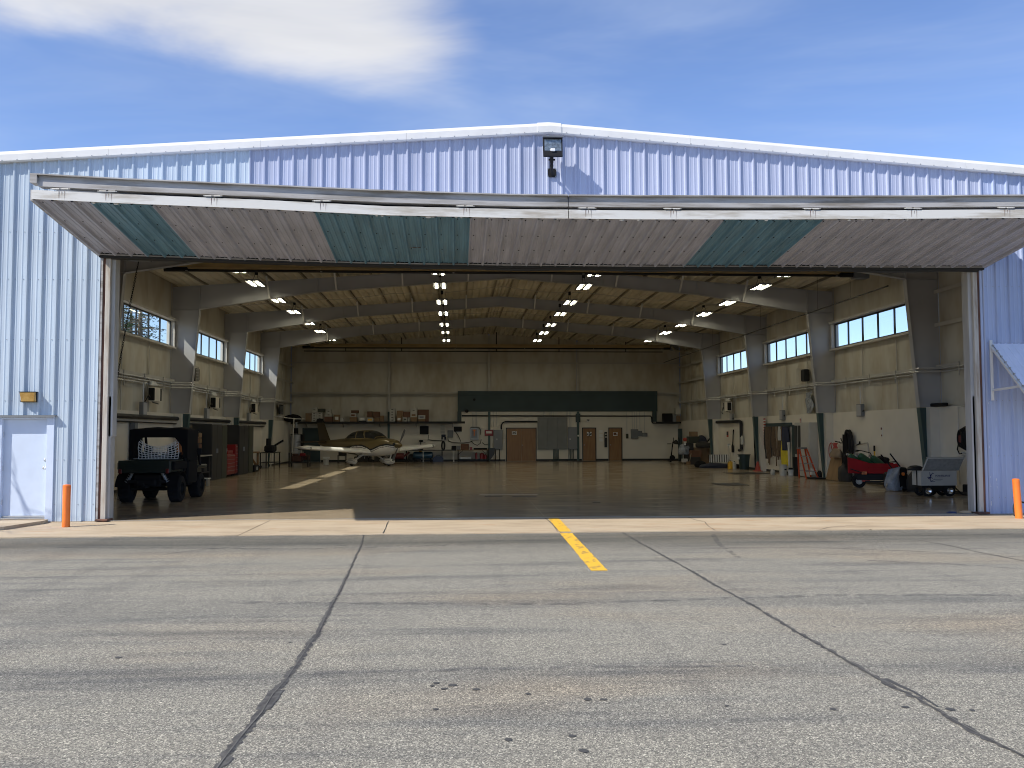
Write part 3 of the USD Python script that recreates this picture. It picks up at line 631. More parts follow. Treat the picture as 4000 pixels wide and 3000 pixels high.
# ---------------------------------------------------------------- folded bifold door over the opening
D = thing('bifold_door', 'raised bifold hangar door with ribbed mauve and teal underside and two white edge beams', 'hangar door')
LBX = [-9.52, -7.84, -5.59, -3.33, -1.01, 1.32, 3.73, 6.15, 8.61, 9.72]; LBZ = [5.957, 5.896, 5.831, 5.743, 5.718, 5.721, 5.749, 5.787, 5.834, 5.86]
UTZ = [6.411, 6.342, 6.271, 6.197, 6.155, 6.165, 6.191, 6.224, 6.275, 6.30]
IBX = [-9.52, -6.285, -3.836, -.818, 1.97, 4.84, 7.73, 9.72]; IBZ = [5.559, 5.477, 5.425, 5.411, 5.411, 5.43, 5.44, 5.455]
lowz = lambda x: float(np.interp(x, LBX, LBZ)); topz = lambda x: float(np.interp(x, LBX, UTZ)); inz = lambda x: float(np.interp(x, IBX, IBZ))
YO, YI = -3.14, -.04
BX = [-9.5, -8.5, -7.44, -6.48, -5.53, -4.57, -3.64, -2.71, -1.77, -.83, .11, 1.05, 1.98, 2.92, 3.86, 4.80, 5.75, 6.7, 7.65, 8.6, 9.68]
teal = {1, 5, 6, 7, 13, 14}
def under(x, v, d):
    """a point of the underside: v from the outer edge (0) to the wall (1), d metres below the sheet"""
    z = lowz(x) * (1 - v) + inz(x) * v; sl = (inz(x) - lowz(x)) / (YI - YO); c = 1 / math.hypot(1, sl)
    return (x, YO + .03 + (YI - YO - .03) * v + d * sl * c, z + .03 - d * c)
for i, (a, b) in enumerate(zip(BX[:-1], BX[1:])):
    p = (b - a) / 3; xs = [(a + p * k + dx * p / .305, d * (1.25 if d > .02 else 1.6)) for k in range(3) for dx, d in PITCHP] + [(b - .002, .0525)]
    jit = rng.uniform(-.002, .004)
    mb = MB(); mb.grid([[under(x, v, d + jit) for x, d in xs] for v in np.linspace(0, .98, 7)])
    obj('door_panel', mb, 'door_teal' if i in teal else 'door_mauve', D)
m = MB()
for v in (.06, .36, .66, .95):
    for i, (a, b) in enumerate(zip(BX[:-1], BX[1:])):
        for k in range(3):
            x = a + (b - a) / 3 * (k + .27); q = np.array(under(x, v, .004)); m.box(q[0] - .011, q[0] + .011, q[1] - .011, q[1] + .011, q[2] - .008, q[2] + .004)
obj('screw_heads', m, 'black_metal', D, kind='stuff')
def beam(x0, x1, yz):
    """a long edge member that follows the sag of the door; yz: rows of (y, height above the lower edge)"""
    xs = [x0] + [x for x in LBX if x0 < x < x1] + [x1]
    mb = MB(); mb.loft([[(x, y, f(x) + z) for y, z, f in yz] for x in xs]); return mb
lo_ = [(YO, .0, lowz), (YO, .165, lowz), (YO + .18, .165, lowz), (YO + .18, .03, lowz)]
up_ = [(YO + .015, -.215, topz), (YO + .015, -.13, topz), (YO + .03, -.125, topz), (YO + .03, -.03, topz), (YO - .035, -.022, topz), (YO - .035, .0, topz), (YO + .2, .0, topz), (YO + .2, -.215, topz)]
for a, b in ((-9.52, .02), (.035, 9.72)):
    obj('lower_beam', beam(a, b, lo_), 'door_frame_white', D); obj('upper_beam', beam(a + (.1 if a < 0 else 0), b, up_), 'door_frame_grey', D)
m = MB(); m.loft([[(x, y, topz(x) + z) for y, z in ((YO - .03, -.17), (YO - .03, .0), (YO + .2, .0), (YO + .2, -.17))] for x in (-9.54, -9.42)]); obj('end_plate', m, 'door_frame_grey', D)
for i, x in enumerate([-9.02, -8.21, -6.37, -4.44, -1.86, .37, 1.95, 4.58, 6.52, 8.33]):
    z = (lowz(x) + .165 + topz(x) - .215) / 2; m = MB()
    m.cyl((x - .14, YO - .006, z), (x - .02, YO - .006, z), .013, n=8); m.cyl((x + .02, YO - .006, z), (x + .14, YO - .006, z), .013, n=8); m.cyl((x - .17, YO - .006, z), (x + .17, YO - .006, z), .006, n=6)
    obj('hinge', m, 'window_trim', D)
    m = MB(); zt_ = lowz(x) + .16
    for dx, w_, h_ in ((-.03, .012, .13), (.07, .008, .15), (.02, .01, .07)): m.add([(x + dx, YO - .003, zt_), (x + dx + w_, YO - .003, zt_), (x + dx + w_ * .4, YO - .003, zt_ - h_), (x + dx + .002, YO - .003, zt_ - h_)], [(0, 3, 2, 1)])
    obj('rust_streaks', m, 'rust', D, kind='stuff')
m = MB(); xs = np.linspace(-9.5, 9.7, 30)
m.loft([[(x, YI - .09, inz(x) - .05), (x, YI - .09, inz(x) + .06), (x, YI + .1, inz(x) + .05), (x, YI + .1, inz(x) - .06)] for x in xs]); obj('bottom_seal', m, 'black_rubber', D)
m = MB(); m.loft([[(x, under(x, v, 0)[1], under(x, v, 0)[2] + dz) for v, dz in ((.965, -.045), (.965, -.026), (1.0, -.026), (1.0, -.045))] for x in xs]); obj('edge_trim', m, 'door_frame_grey', D)
m = MB(); xs = np.linspace(-3.0, 9.6, 30); m.tube([(x, YI + .02, inz(x) - .055 + .012 * math.sin(x * 2.3)) for x in xs], .035, 8); obj('bottom_seal', m, 'black_rubber', D)
for s, x in ((-1, -9.52), (1, 9.70)):
    m = MB(); m.loft([[(x + dx, under(x, v, 0)[1], under(x, v, 0)[2] + dz) for dx, dz in ((-.03, -.05), (.03, -.05), (.03, .14), (-.03, .14))] for v in (0, .5, 1)]); obj('end_channel', m, 'door_frame_grey', D)
# the upper leaf, folded above
m = MB(); xs = LBX; m.loft([[(x, YO + .1, topz(x) - .01), (x, -.05, topz(x) + .43), (x, -.05, topz(x) + .27), (x, YO + .1, topz(x) - .17)] for x in xs]); obj('upper_leaf', m, 'siding_lavender', D)
m = MB(); m.loft([[(x, YO + .2, lowz(x) + .14), (x, -.1, inz(x) + .2), (x, -.1, inz(x) + .06), (x, YO + .2, lowz(x) + .045)] for x in (-9.45, -5, 0, 5, 9.6)]); obj('inner_lining', m, 'insulation', D)
def up_q(x, v, d): return np.array(under(x, v, d))
m = MB(); c = up_q(-2.83, .62, .012); pts = [c + np.array([dx, dy, 0]) for dx, dy in ((-.17, -.03), (-.06, .06), (.05, .07), (.14, .03), (.20, -.06), (.08, .015), (-.05, .01))]; q = np.vstack([pts, [c + np.array([0, .03, 0])]]); m.add(q, [(7, (i + 1) % 7, i) for i in range(7)]); obj('torn_hole', m, 'rust', D, 'rusty tear in the teal underside')
m = MB()
for k in range(40):
    x = rng.uniform(-9.2, 9.4); 
    if abs(x + 2.7) > .6 and rng.random() < .55: continue
    r_ = rng.uniform(.012, .03); t_ = trimesh.creation.icosphere(1, r_); t_.apply_scale([rng.uniform(1, 2.2), 1, .8]); m.tm(t_, (x, YO + .05, lowz(x) - .005))
obj('foam_scraps', m, 'amber_lens' if False else 'window_trim', D, kind='stuff')

# ---------------------------------------------------------------- things on and before the front wall
F = thing('flood_light', 'black box floodlight on an upright arm under the ridge of the gable', 'floodlight', (.03, -.03, 7.36))
y0, y1 = -.52, -.44
m = MB(); m.loft([[(-.175, y0, 7.70), (.24, y0, 7.70), (.245, y1, 8.12), (-.175, y1, 8.12)], [(-.175, y0 + .05, 7.69), (.24, y0 + .05, 7.69), (.245, y1 + .05, 8.125), (-.175, y1 + .05, 8.125)], [(-.13, y0 + .26, 7.75), (.20, y0 + .26, 7.75), (.20, y1 + .22, 8.07), (-.13, y1 + .22, 8.07)]])
obj('housing', m, 'black_metal', F)
def fz(z, o): return y0 + (y1 - y0) * (z - 7.70) / .42 - o
m = MB(); m.box(-.185, .255, fz(7.8, .02), fz(8.1, .0), 8.115, 8.135); obj('visor', m, 'box_grey', F)
m = MB(); m.add([(-.145, fz(7.815, .004), 7.815), (.212, fz(7.815, .004), 7.815), (.215, fz(8.085, .004), 8.085), (-.145, fz(8.085, .004), 8.085)], [(0, 1, 2, 3)])
mat('lamp_glass', (.30, .33, .32), .15, .75, var=.6, vscale=16, lo=.3, hi=.7)
obj('lens', m, 'lamp_glass', F)
m = MB(); m.box(-.02, .08, fz(7.8, .03), fz(7.8, .0), 7.80, 7.86, .01); obj('bulb', m, 'white', F)
m = MB(); m.bar((.02, -.38, 7.72), (.02, -.34, 7.60), .07, .06); m.cyl((.02, -.34, 7.62), (.02, -.30, 7.47), .032, n=10); m.cyl((-.05, -.36, 7.66), (.09, -.36, 7.66), .02, n=8); obj('arm', m, 'black_metal', F)
m = MB(); m.cyl((.02, -.30, 7.49), (.07, -.05, 7.42), .03, n=10); m.cyl((.02, -.33, 7.56), (.02, -.31, 7.52), .038, n=10); obj('elbow', m, 'black_metal', F)
m = MB(); m.box(-.035, .152, -.05, -.03, 7.375, 7.565, .004); obj('mounting_plate', m, 'black_metal', F)
m = MB()
for x in (-.02, .137):
    for z in (7.39, 7.55): m.cyl((x, -.06, z), (x, -.05, z), .009, n=6)
obj('bolts', m, 'steel_zinc', F, kind='stuff')

W = thing('wall_light', 'weathered amber wall pack light above the side door', 'wall light', (-10.87, -.03, 2.57))
m = MB(); m.loft([[(-11.02, -.035, 2.68), (-10.72, -.035, 2.68), (-10.715, -.035, 2.47), (-11.02, -.035, 2.47)], [(-11.03, -.12, 2.68), (-10.71, -.12, 2.68), (-10.71, -.10, 2.47), (-11.03, -.10, 2.47)]]); obj('housing', m, 'black_metal', W)
m = MB(); m.box(-11.035, -10.705, -.19, -.035, 2.672, 2.684); obj('cap', m, 'black_metal', W)
m = MB(); m.loft([[(-11.02, -.11, 2.67), (-10.715, -.11, 2.67), (-10.715, -.1, 2.48), (-11.02, -.1, 2.48)], [(-11.015, -.185, 2.668), (-10.72, -.185, 2.668), (-10.74, -.15, 2.485), (-10.99, -.15, 2.485)]]); obj('lens', m, 'amber_lens', W)

d = MB(); d.box(-11.42, -10.52, .06, .105, .085, 2.12); dp = obj('door', d, 'leaf_paint', H, 'pale blue steel side door')
m = MB(); m.box(-11.56, -11.42, -.03, .14, 0, 2.17, .004); m.box(-10.52, -10.37, -.03, .14, 0, 2.17, .004); m.box(-11.42, -10.52, -.03, .14, 2.122, 2.17, .004); obj('door_frame', m, 'leaf_paint', dp)
for z in (.4, 1.1, 1.8): obj('hinge', MB().cyl((-11.425, .045, z - .055), (-11.425, .045, z + .055), .011, n=8), 'steel_zinc', dp)
m = MB(); m.box(-11.62, -10.33, -.11, .0, 2.185, 2.2); m.box(-11.62, -10.33, -.11, -.1, 2.16, 2.186); obj('drip_cap', m, 'box_grey', dp)
m = MB(); m.box(-11.44, -10.5, -.02, .13, .055, .083); m.box(-11.42, -10.52, .045, .06, .09, .12); obj('threshold', m, 'steel_zinc', dp)
m = MB(); m.lathe([(.0, -.075), (.02, -.075), (.032, -.06), (.03, -.04), (.014, -.03), (.014, .0), (.034, 0.0), (.034, .005)], (-10.575, .058, 1.10), 'y', 14); obj('knob', m, 'chrome', dp, smooth=40)
m = MB(); m.lathe([(.0, -.02), (.02, -.02), (.03, -.012), (.032, .0)], (-10.57, .06, 1.265), 'y', 14); obj('deadbolt', m, 'steel_zinc', dp)
m = MB(); m.prism([(-11.9, -.05), (-10.44, -.05), (-10.38, -.35), (-10.62, -1.5), (-10.8, -1.75), (-11.9, -1.75)], -.2, .05, 'z'); single('concrete_step', m, 'concrete', 'low chipped concrete step below the pale blue side door', 'step', kind='structure')
def bollard(x, y, lean, label):
    t = thing('bollard', label, 'bollard', (x, y, -.015), group='orange bollards beside the door opening')
    m = MB(); P = np.array([x, y, -.02]); Q = np.array([x + lean, y, .80]); m.cyl(P, Q, .073, n=20); obj('post', m, 'orange', t, smooth=40)
    m = MB(); m.lathe([(.0735, 0), (.06, .012), (.0, .02)], (Q[0], Q[1], Q[2] - .0), 'z', 20); obj('cap', m, 'orange', t, smooth=40); return t
bollard(-9.66, -1.05, .0, 'upright orange steel bollard in front of the left jamb near the side door'); bollard(9.79, -.95, -.045, 'slightly leaning orange bollard in front of the right jamb below the awning')
m = MB(); m.tube([(9.95, -.55, 0.0), (9.96, -.5, .16), (10.02, -.45, .26), (10.12, -.42, .30), (10.3, -.4, .26), (10.42, -.4, .1), (10.45, -.4, 0)], .02, 8); single('rubber_hose', m, 'black_rubber', 'loop of black hose on the ground behind the right bollard', 'hose')

A = thing('awning', 'white framed metal door awning at the right edge of the front wall', 'awning', (9.85, 0, 2.5))
for xb in (9.845, 11.7):
    m = MB(); m.box(xb - .03, xb + .03, -.07, -.035, 2.50, 3.84, .005); m.bar((xb, -.06, 3.70), (xb, -1.42, 2.42), .05, .05); m.bar((xb, -.06, 2.72), (xb, -1.02, 2.76), .045, .045); m.bar((xb, -.07, 3.60), (xb, -.16, 3.58), .03, .03); obj('bracket', m, 'trim_white', A)
mat('awning_blue', (.68, .71, .82), .5, var=.05, vscale=2)
m = MB(); N_ = 12; V = []
for v in (0, 1):
    row = []
    for k in range(61):
        x = 9.87 + 1.86 * k / 60; row.append((x, -.05 - 1.38 * v, 3.76 - 1.30 * v + .012 * (1 if k % 5 == 0 else 0)))
    V.append(row)
m.grid(V); obj('sheet', m, 'awning_blue', A)
m = MB()
for k in range(9): t_ = k / 9; m.box(9.84, 9.875, -.1 - 1.3 * t_ - .03, -.1 - 1.3 * t_, 3.70 - 1.22 * t_, 3.735 - 1.22 * t_)
obj('edge_clips', m, 'steel_dull', A, kind='stuff')
m = MB(); rq = random.Random(9)
for k in range(46):
    z = rq.uniform(.15, 2.7); x = 9.735 + rq.uniform(0, .03) + (.17 if rq.random() < .25 and z < 1.3 else 0); h_ = rq.uniform(.02, .11); w_ = rq.uniform(.006, .02); m.add([(x, -.0055, z), (x + w_, -.0055, z + .01), (x + w_ * .8, -.0055, z + h_), (x - .004, -.0055, z + h_ * .8)], [(0, 1, 2, 3)])
obj('paint_scuffs', m, 'white', H, kind='stuff')
# litter by the right jamb
m = MB(); t_ = trimesh.creation.icosphere(2, .09); v = np.array(t_.vertices); v *= (1 + .5 * (meshkit.noise(v * 12, 3)[:, None] - .5)); v[:, 2] *= .35; v[:, 0] *= 1.5; m.add(v + np.array([9.24, .10, .03]), t_.faces); mat('sand_cloth', (.42, .34, .22), .9); single('sandbag', m, 'sand_cloth', 'small tan sandbag lying at the foot of the right jamb', 'sandbag', smooth=60)
m = MB(); v = np.array(t_.vertices); v = v * (1 + .7 * (meshkit.noise(v * 15, 5)[:, None] - .5)); v[:, 2] = abs(v[:, 2]) * .25; v[:, 0] = v[:, 0] * 1.2; m.add(v + np.array([9.03, .28, .005]), t_.faces); mat('blue_cloth', (.03, .06, .16), .9); single('rag', m, 'blue_cloth', 'crumpled dark blue rag on the floor by the right jamb', 'rag', smooth=60)

# ---------------------------------------------------------------- trees
mat('bark', (.10, .08, .06), .9, var=.3, vscale=12)
mat('twig', (.13, .10, .08), .9)
def leafmat(name, c1, c2):
    N = {'g': ('geometry', {}), 'r': ('rgb_ramp', {'ramp': [(0, c1), (1, c2)]}), 'd': ('principled_bsdf', {'roughness': .6}), 't': ('translucent_bsdf', {'color': c2}), 'm': ('mix_closure', {'fac': .3})}
    MAT[name] = usdkit.material(stage, f'/World/Looks/{name}', N, [('g.random_per_island', 'r.fac'), ('r.color', 'd.base_color'), ('d.BSDF', 'm.closure1'), ('t.BSDF', 'm.closure2')], surface='m.closure')
leafmat('needles', (.02, .045, .018), (.07, .11, .04))
def conifer(x, y, h, r, label, seed):
    R = np.random.default_rng(seed)
    t = thing('conifer_tree', label, 'tree', (x, y, -.03)); m = MB(); m.tube([(x, y, -.1), (x + .05, y, h * .5), (x, y, h * .98)], .3, 8, [.32, .18, .03]); obj('trunk', m, 'bark', t)
    b = MB(); lv = []; lf = []; n0 = 0
    for k in range(150):
        z = h * (.12 + .86 * R.random() ** .85); rad = r * (1 - (z / h) ** 1.6) * R.uniform(.6, 1.05) + .25; a = R.random() * 2 * PI
        e = np.array([x + rad * math.cos(a), y + rad * math.sin(a), z - rad * .12 + R.normal() * .2]); s0 = np.array([x, y, z])
        b.tube([s0, (s0 + e) / 2 + [0, 0, .12], e], .03, 4, [.045, .03, .01])
        for q in range(34):
            u = R.uniform(.2, 1.0); c = s0 + (e - s0) * u + R.normal(size=3) * [.22, .22, .16]; d = R.normal(size=3); d /= np.linalg.norm(d); d[2] *= .5; w = np.cross(d, R.normal(size=3)); w /= np.linalg.norm(w)
            L = R.uniform(.12, .28); W_ = L * .35
            lv += [c - w * W_ * .5, c + w * W_ * .5, c + d * L]; lf.append((n0, n0 + 1, n0 + 2)); n0 += 3
    obj('branches', b, 'bark', t); obj('crown', (np.array(lv), np.array(lf)), 'needles', t)
conifer(-24.5, 46.0, 17.0, 4.6, 'tall conifer seen through the nearest left window of the hangar', 3)
conifer(-29.0, 57.0, 15.5, 3.6, 'second conifer behind the tall one outside the left windows', 5)
def bare_tree(x, y, h, label, seed):
    R = np.random.default_rng(seed); t = thing('bare_tree', label, 'tree', (x, y, -.03)); tr = MB(); br = MB()
    def grow(p, d, L, r, lev):
        pts = [p]; q = np.array(p, float); dd = np.array(d, float)
        for k in range(5): dd = dd + R.normal(size=3) * .11 + np.array([0, 0, .03]); dd /= np.linalg.norm(dd); q = q + dd * L / 5; pts.append(q.copy())
        (tr if lev == 0 else br).tube(pts, r, 6 if lev < 2 else 4, np.linspace(r, max(r * .45, .004), 6))
        if lev >= 3: return
        for c in range(6 if lev == 0 else 3):
            i = R.integers(2, 6); nd = dd + R.normal(size=3) * .75; nd[2] = abs(nd[2]) * .6 + .08; nd /= np.linalg.norm(nd)
            grow(pts[i], nd, L * R.uniform(.5, .68), max(r * .42, .006), lev + 1)
    grow(np.array([x, y, -.1]), np.array([0.02, 0, 1]), h * .42, .17, 0)
    obj('trunk', tr, 'bark', t); obj('branches', br, 'twig', t)
bare_tree(-17.6, -3.2, 10.0, 'bare deciduous tree beside the left front corner, throwing twig shadows on the siding', 12)

# ---------------------------------------------------------------- ceiling: lamps, tube heaters, pipes
LROWS = [10.45, 13.3, 17.4, 20.95, 25.05, 28.6, 32.7]
def make_lamp(x, y, z, hang, label):
    t = thing('ceiling_light', label, 'ceiling light', (x, y, z), group='lit ceiling light fixtures')
    m = MB(); m.box(-.24, .24, -.66, .66, .03, .085, .01); m.box(-.03, .03, -.66, .66, .0, .03); m.box(-.245, -.225, -.66, .66, -.005, .03); m.box(.225, .245, -.66, .66, -.005, .03); obj('housing', m, 'box_grey', t, local=True)
    for s in (-1, 1):
        
        obj('lit_tube', MB().box(s * .13 - .043, s * .13 + .043, -.52, .52, .014, .029), 'tube_light', t, local=True)
    m = MB(); m.cyl((0, -.5, .08), (0, 0, hang), .008, n=5); m.cyl((0, .5, .08), (0, 0, hang), .008, n=5); m.box(-.05, .05, -.05, .05, hang - .15, hang); obj('hanger', m, 'black_metal', t, local=True)
    return t
first = None
rown = ['nearest', 'second', 'third', 'fourth', 'fifth', 'sixth', 'farthest']
for ci, (x, z, col) in enumerate(((-9.2, 7.15, 'left outer'), (-2.62, 7.12, 'left inner'), (2.62, 7.12, 'right inner'), (9.2, 7.15, 'right outer'))):
    for ri, y in enumerate(LROWS):
        lab = f'lit twin tube ceiling light, {rown[ri]} in the {col} row'
        if first is None: first = make_lamp(x, y, z, .5, lab)
        else: dup(first, (x, y, z), 0, lab)
def heater(y, z, x0, x1, label, where):
    t = thing('tube_heater', label, 'tube heater', (0, y, z))
    n = 5; w = (x1 - x0 - .5) / n
    for k in range(n):
        a, b = x0 + .4 + w * k, x0 + .4 + w * (k + 1) - .01; prof = [(-.24, .03), (-.17, .12), (-.07, .2), (.07, .2), (.17, .12), (.24, .03)]
        m = MB(); m.grid([[(a, y + p, z + q) for p, q in prof], [(b, y + p, z + q) for p, q in prof]]); m.grid([[(b, y + p, z + q + .012) for p, q in prof], [(a, y + p, z + q + .012) for p, q in prof]]); obj('reflector', m, 'reflector', t)
    m = MB(); m.cyl((x0, y, z - .03), (x1, y, z - .03), .042, n=10); obj('tube', m, 'pipe_black', t)
    m = MB(); m.box(x1 - .05, x1 + .45, y - .17, y + .17, z - .13, z + .22, .02); obj('burner_box', m, 'box_grey', t)
    m = MB(); m.cyl((x1 - .45, y, z), (x1 - .05, y, z), .085, n=12); m.cyl((x0 - .1, y, z), (x0 + .6, y, z), .075, n=12); obj('end_sleeve', m, 'black_metal', t)
    m = MB()
    for k in range(6):
        x = x0 + .6 + (x1 - x0 - 1.2) * k / 5; m.cyl((x, y, z + .05), (x, y, zc(x) - .05), .008, n=5); m.box(x - .03, x + .03, y - .1, y + .1, z - .06, z - .045)
    obj('hangers', m, 'steel_dull', t)
    return t
heater(9.1, 6.92, -11.0, 10.9, 'long radiant tube heater with tan reflector just behind the door header', 0)
heater(35.6, 7.0, -11.2, 11.2, 'long radiant tube heater hung near the back wall', 1)
m = MB(); P = [(11.4, 9.8, 7.05), (11.9, 9.6, 6.95), (12.2, 9.3, 6.78), (12.5, 9.0, 6.66), (12.65, 8.9, 6.66), (12.4, 8.4, 6.75), (12.45, 8.2, 6.9), (12.6, 8.0, 6.97), (12.62, 7.6, 6.97)]
P = [(11.9, 8.55, 6.93), (12.05, 8.52, 6.88), (12.3, 8.5, 6.76), (12.56, 8.5, 6.67), (12.62, 8.3, 6.66), (12.52, 7.9, 6.71), (12.50, 7.4, 6.83), (12.55, 7.2, 6.85)]
P = np.array(P); tt = np.linspace(0, 1, 60); Q = np.stack([np.interp(tt, np.linspace(0, 1, len(P)), P[:, k]) for k in range(3)], 1)
mat('duct_foil', (.45, .41, .34), .3, .85)
m.tube(Q, .07, 10, .07 + .010 * np.sin(np.arange(60) * PI / 1.5)); single('flexible_duct', m, 'duct_foil', 'ribbed silver flexible air duct at upper right behind the header', 'duct', smooth=70)
m = MB(); P = np.array([(11.0, 34.6, 7.0), (11.3, 34.9, 6.8), (11.8, 35.2, 6.75), (12.3, 35.4, 6.95), (12.5, 35.4, 7.0)]); Q = np.stack([np.interp(np.linspace(0, 1, 24), np.linspace(0, 1, 5), P[:, k]) for k in range(3)], 1); m.tube(Q, .06, 8); single('flexible_duct', m, 'duct_foil', 'silver flexible duct at the far end of the right wall', 'duct')
def pipes(name, paths, r, matn, label, cat, **k):
    if len(paths) == 1: return single(name, MB().tube(paths[0], r, 7), matn, label, cat, **k)
    t = thing(name, label, cat, paths[0][0])
    for p in paths: obj('conduit_length' if 'conduit' in name else 'length', MB().tube(p, r, 7), matn, t)
    return t
gp = pipes('gas_pipe', [[(10.9, 6.8, 6.18), (10.9, 21, 6.18)], [(10.9, 21, 6.18), (10.9, 36.3, 6.18)]], .024, 'pipe_black', 'black gas pipe hung along the right side below the roof', 'pipe')
for y in (9.4, 12.1, 18.2, 25.5): obj('hanger_rod', MB().tube([(10.9, y, 6.18), (10.9, y, zc(10.9) - .1)], .006, 5), 'pipe_black', gp)
pipes('sprinkler_pipe', [[(-11.6, 37.9, 6.98), (0, 37.9, 6.98), (11.2, 37.9, 6.98)]] + [[(x, 37.9, 6.98), (x, 37.9, zc(x) - .1)] for x in (-9, -5.5, .5, 4.5, 8.8)], .03, 'pipe_black', 'thin black pipe crossing in front of the back wall', 'pipe')
pipes('sag_cable', [[(-11.8 + 23.6 * k / 40, 18.5, zc(-11.8 + 23.6 * k / 40) - .42 - .05 * math.sin(k * .9)) for k in range(41)]], .012, 'girt_light', 'thin pale cable strung across the second roof bay', 'cable')
pipes('sag_cable', [[(-11.8 + 23.6 * k / 40, 26.0, zc(-11.8 + 23.6 * k / 40) - .42 - .05 * math.sin(k * 1.1)) for k in range(41)]], .012, 'girt_light', 'thin pale cable strung across the third roof bay', 'cable')
# hoist chain by the left jamb
m = MB(); a, b = np.array([-10.88, 6.2, 6.6]), np.array([-11.42, 6.2, 3.15]); n = 58; dz = (b - a) / n; e1 = np.array([1, 0, .15]); e2 = np.array([0, 1, 0])
for k in range(n):
    c = a + dz * (k + .5) + np.array([-.02 * math.sin(PI * k / n), 0, 0]); u = e1 if k % 2 else e2; an = np.linspace(0, 2 * PI, 9)[:-1]
    ring = [c + .042 * math.cos(q) * dz / np.linalg.norm(dz) + .022 * math.sin(q) * u for q in an]; m.tube(ring + [ring[0]], .008, 4)
single('hoist_chain', m, 'pipe_black', 'long black chain hanging by the left jamb in front of the first window', 'chain')
m = MB(); m.box(-11.15, -10.55, 6.05, 6.35, 6.62, 6.78, .02); m.cyl((-11.2, 6.2, 6.70), (-10.5, 6.2, 6.70), .07, n=10); single('hoist_shaft', m, 'box_grey', 'grey door hoist shaft above the hanging chain', 'hoist')

# conduit runs along both side walls
def conduits(s, z0, n, y0, y1, label):
    t = thing('conduit_run', label, 'conduit', (s * 12.4, y0, z0))
    for k in range(n):
        off = 12.42 - .0 * k; z = z0 - .09 * k; P = []
        y = y0
        for f in FR:
            if y0 < f < y1: P += [(s * off, f - .5, z), (s * (off - .62), f - .25, z), (s * (off - .62), f + .25, z), (s * off, f + .5, z)]
        P = [(s * off, y0, z)] + P + [(s * off, y1, z)]
        m = MB(); m.tube(P, .027, 6); obj('conduit', m, 'conduit', t)
    m = MB()
    for q in np.arange(y0 + .7, y1, 1.9):
        if min(abs(q - f) for f in FR) > .8: m.box(s * 12.41, s * 12.385, q - .02, q + .02, z0 - .075 * n - .12, z0 + .14)
    obj('strap', m, 'girt_light', t); return t
conduits(-1, 3.68, 3, 1.2, 36.0, 'three parallel conduits along the left wall below the windows')
conduits(1, 3.70, 2, 1.2, 38.0, 'two parallel conduits along the right wall below the windows')
def disc_box(loc, s, label, group='grey disconnect boxes'):
    t = thing('disconnect_box', label, 'switch box', loc, 0 if s < 0 else PI, group)
    m = MB(); m.box(0, .13, -.2, .2, -.22, .22, .012); obj('enclosure', m, 'box_grey', t, local=True)
    m = MB(); m.box(.13, .14, -.17, .17, -.19, .19); obj('cover', m, 'frame_grey', t, local=True)
    m = MB(); m.box(.03, .1, .2, .24, -.05, -.02); m.cyl((.06, .24, -.035), (.06, .27, .0), .015, n=6); obj('lever', m, 'black_metal', t, local=True)
    m = MB(); m.cyl((.06, 0, .22), (.06, 0, .85), .015, n=6); obj('riser', m, 'conduit', t, local=True); return t
q = disc_box((-12.4, 11.1, 2.64), -1, 'grey disconnect box on the left wall, nearest of its row')
dup(q, (-12.4, 18.7, 2.64), 0, 'grey disconnect box on the left wall, middle of its row'); dup(q, (-12.4, 26.3, 2.62), 0, 'grey disconnect box on the left wall, farthest of its row')
dup(q, (12.4, 12.0, 2.58), PI, 'grey disconnect box on the right wall above the red trailer'); dup(q, (12.4, 19.75, 2.56), PI, 'grey disconnect box on the right wall above the hanging straps'); dup(q, (12.4, 27.1, 2.57), PI, 'grey disconnect box on the right wall above the black drain pipe')
def unit(loc, s, label):
    t = thing('outlet_box', label, 'electrical unit', loc, 0 if s < 0 else PI, 'cream electrical units with ribbed sides on the side walls')
    m = MB(); m.box(.0, .22, -.3, .3, -.22, .26, .02); obj('body', m, 'block_paint', t, local=True)
    for a_, b_ in ((-.42, -.3), (.3, .42)): obj('side_fins', MB().box(.05, .23, a_, b_, -.18, .23, .01), 'black_metal', t, local=True)
    m = MB(); m.tube([(.1, -.3, -.1), (.16, -.7, -.02), (.14, -1.0, -.25), (.1, -1.02, -.35)], .022, 6); m.tube([(.12, .4, -.28), (.12, -.2, -.24), (.1, -.35, -.1)], .018, 6); obj('cable', m, 'pipe_black', t, local=True)
    m = MB(); m.prism([(-.35, .0), (.35, .0), (.1, .14), (-.3, .14)], .05, .12, 'x'); mm = MB(); v, f = m.out(); v[:, 2] += .33; mm.add(v, f); obj('hood', mm, 'white', t, local=True); return t
q = unit((-12.42, 12.1, 3.12), -1, 'cream electrical unit on the left wall, nearest')
dup(q, (-12.42, 19.85, 3.1), 0, 'cream electrical unit on the left wall, middle'); dup(q, (-12.42, 27.4, 3.08), 0, 'cream electrical unit on the left wall, farthest'); dup(q, (12.42, 27.7, 3.15), PI, 'cream electrical unit on the right wall above the black drain pipe')
def guarded(loc, s, label):
    t = thing('caged_speaker', label, 'caged unit', loc, 0 if s < 0 else PI, 'caged black units high on the side walls')
    m = MB(); m.box(.02, .26, -.1, .28, -.25, .25, .04); obj('body', m, 'pipe_black', t, local=True)
    m = MB()
    for k in range(6): m.cyl((.3, -.42 + .08 * k, -.3), (.3, -.42 + .08 * k, .3), .006, n=4); m.cyl((.3, -.42, -.3 + .12 * k), (.3, 0, -.3 + .12 * k), .006, n=4)
    obj('cage', m, 'girt_light', t, local=True); return t
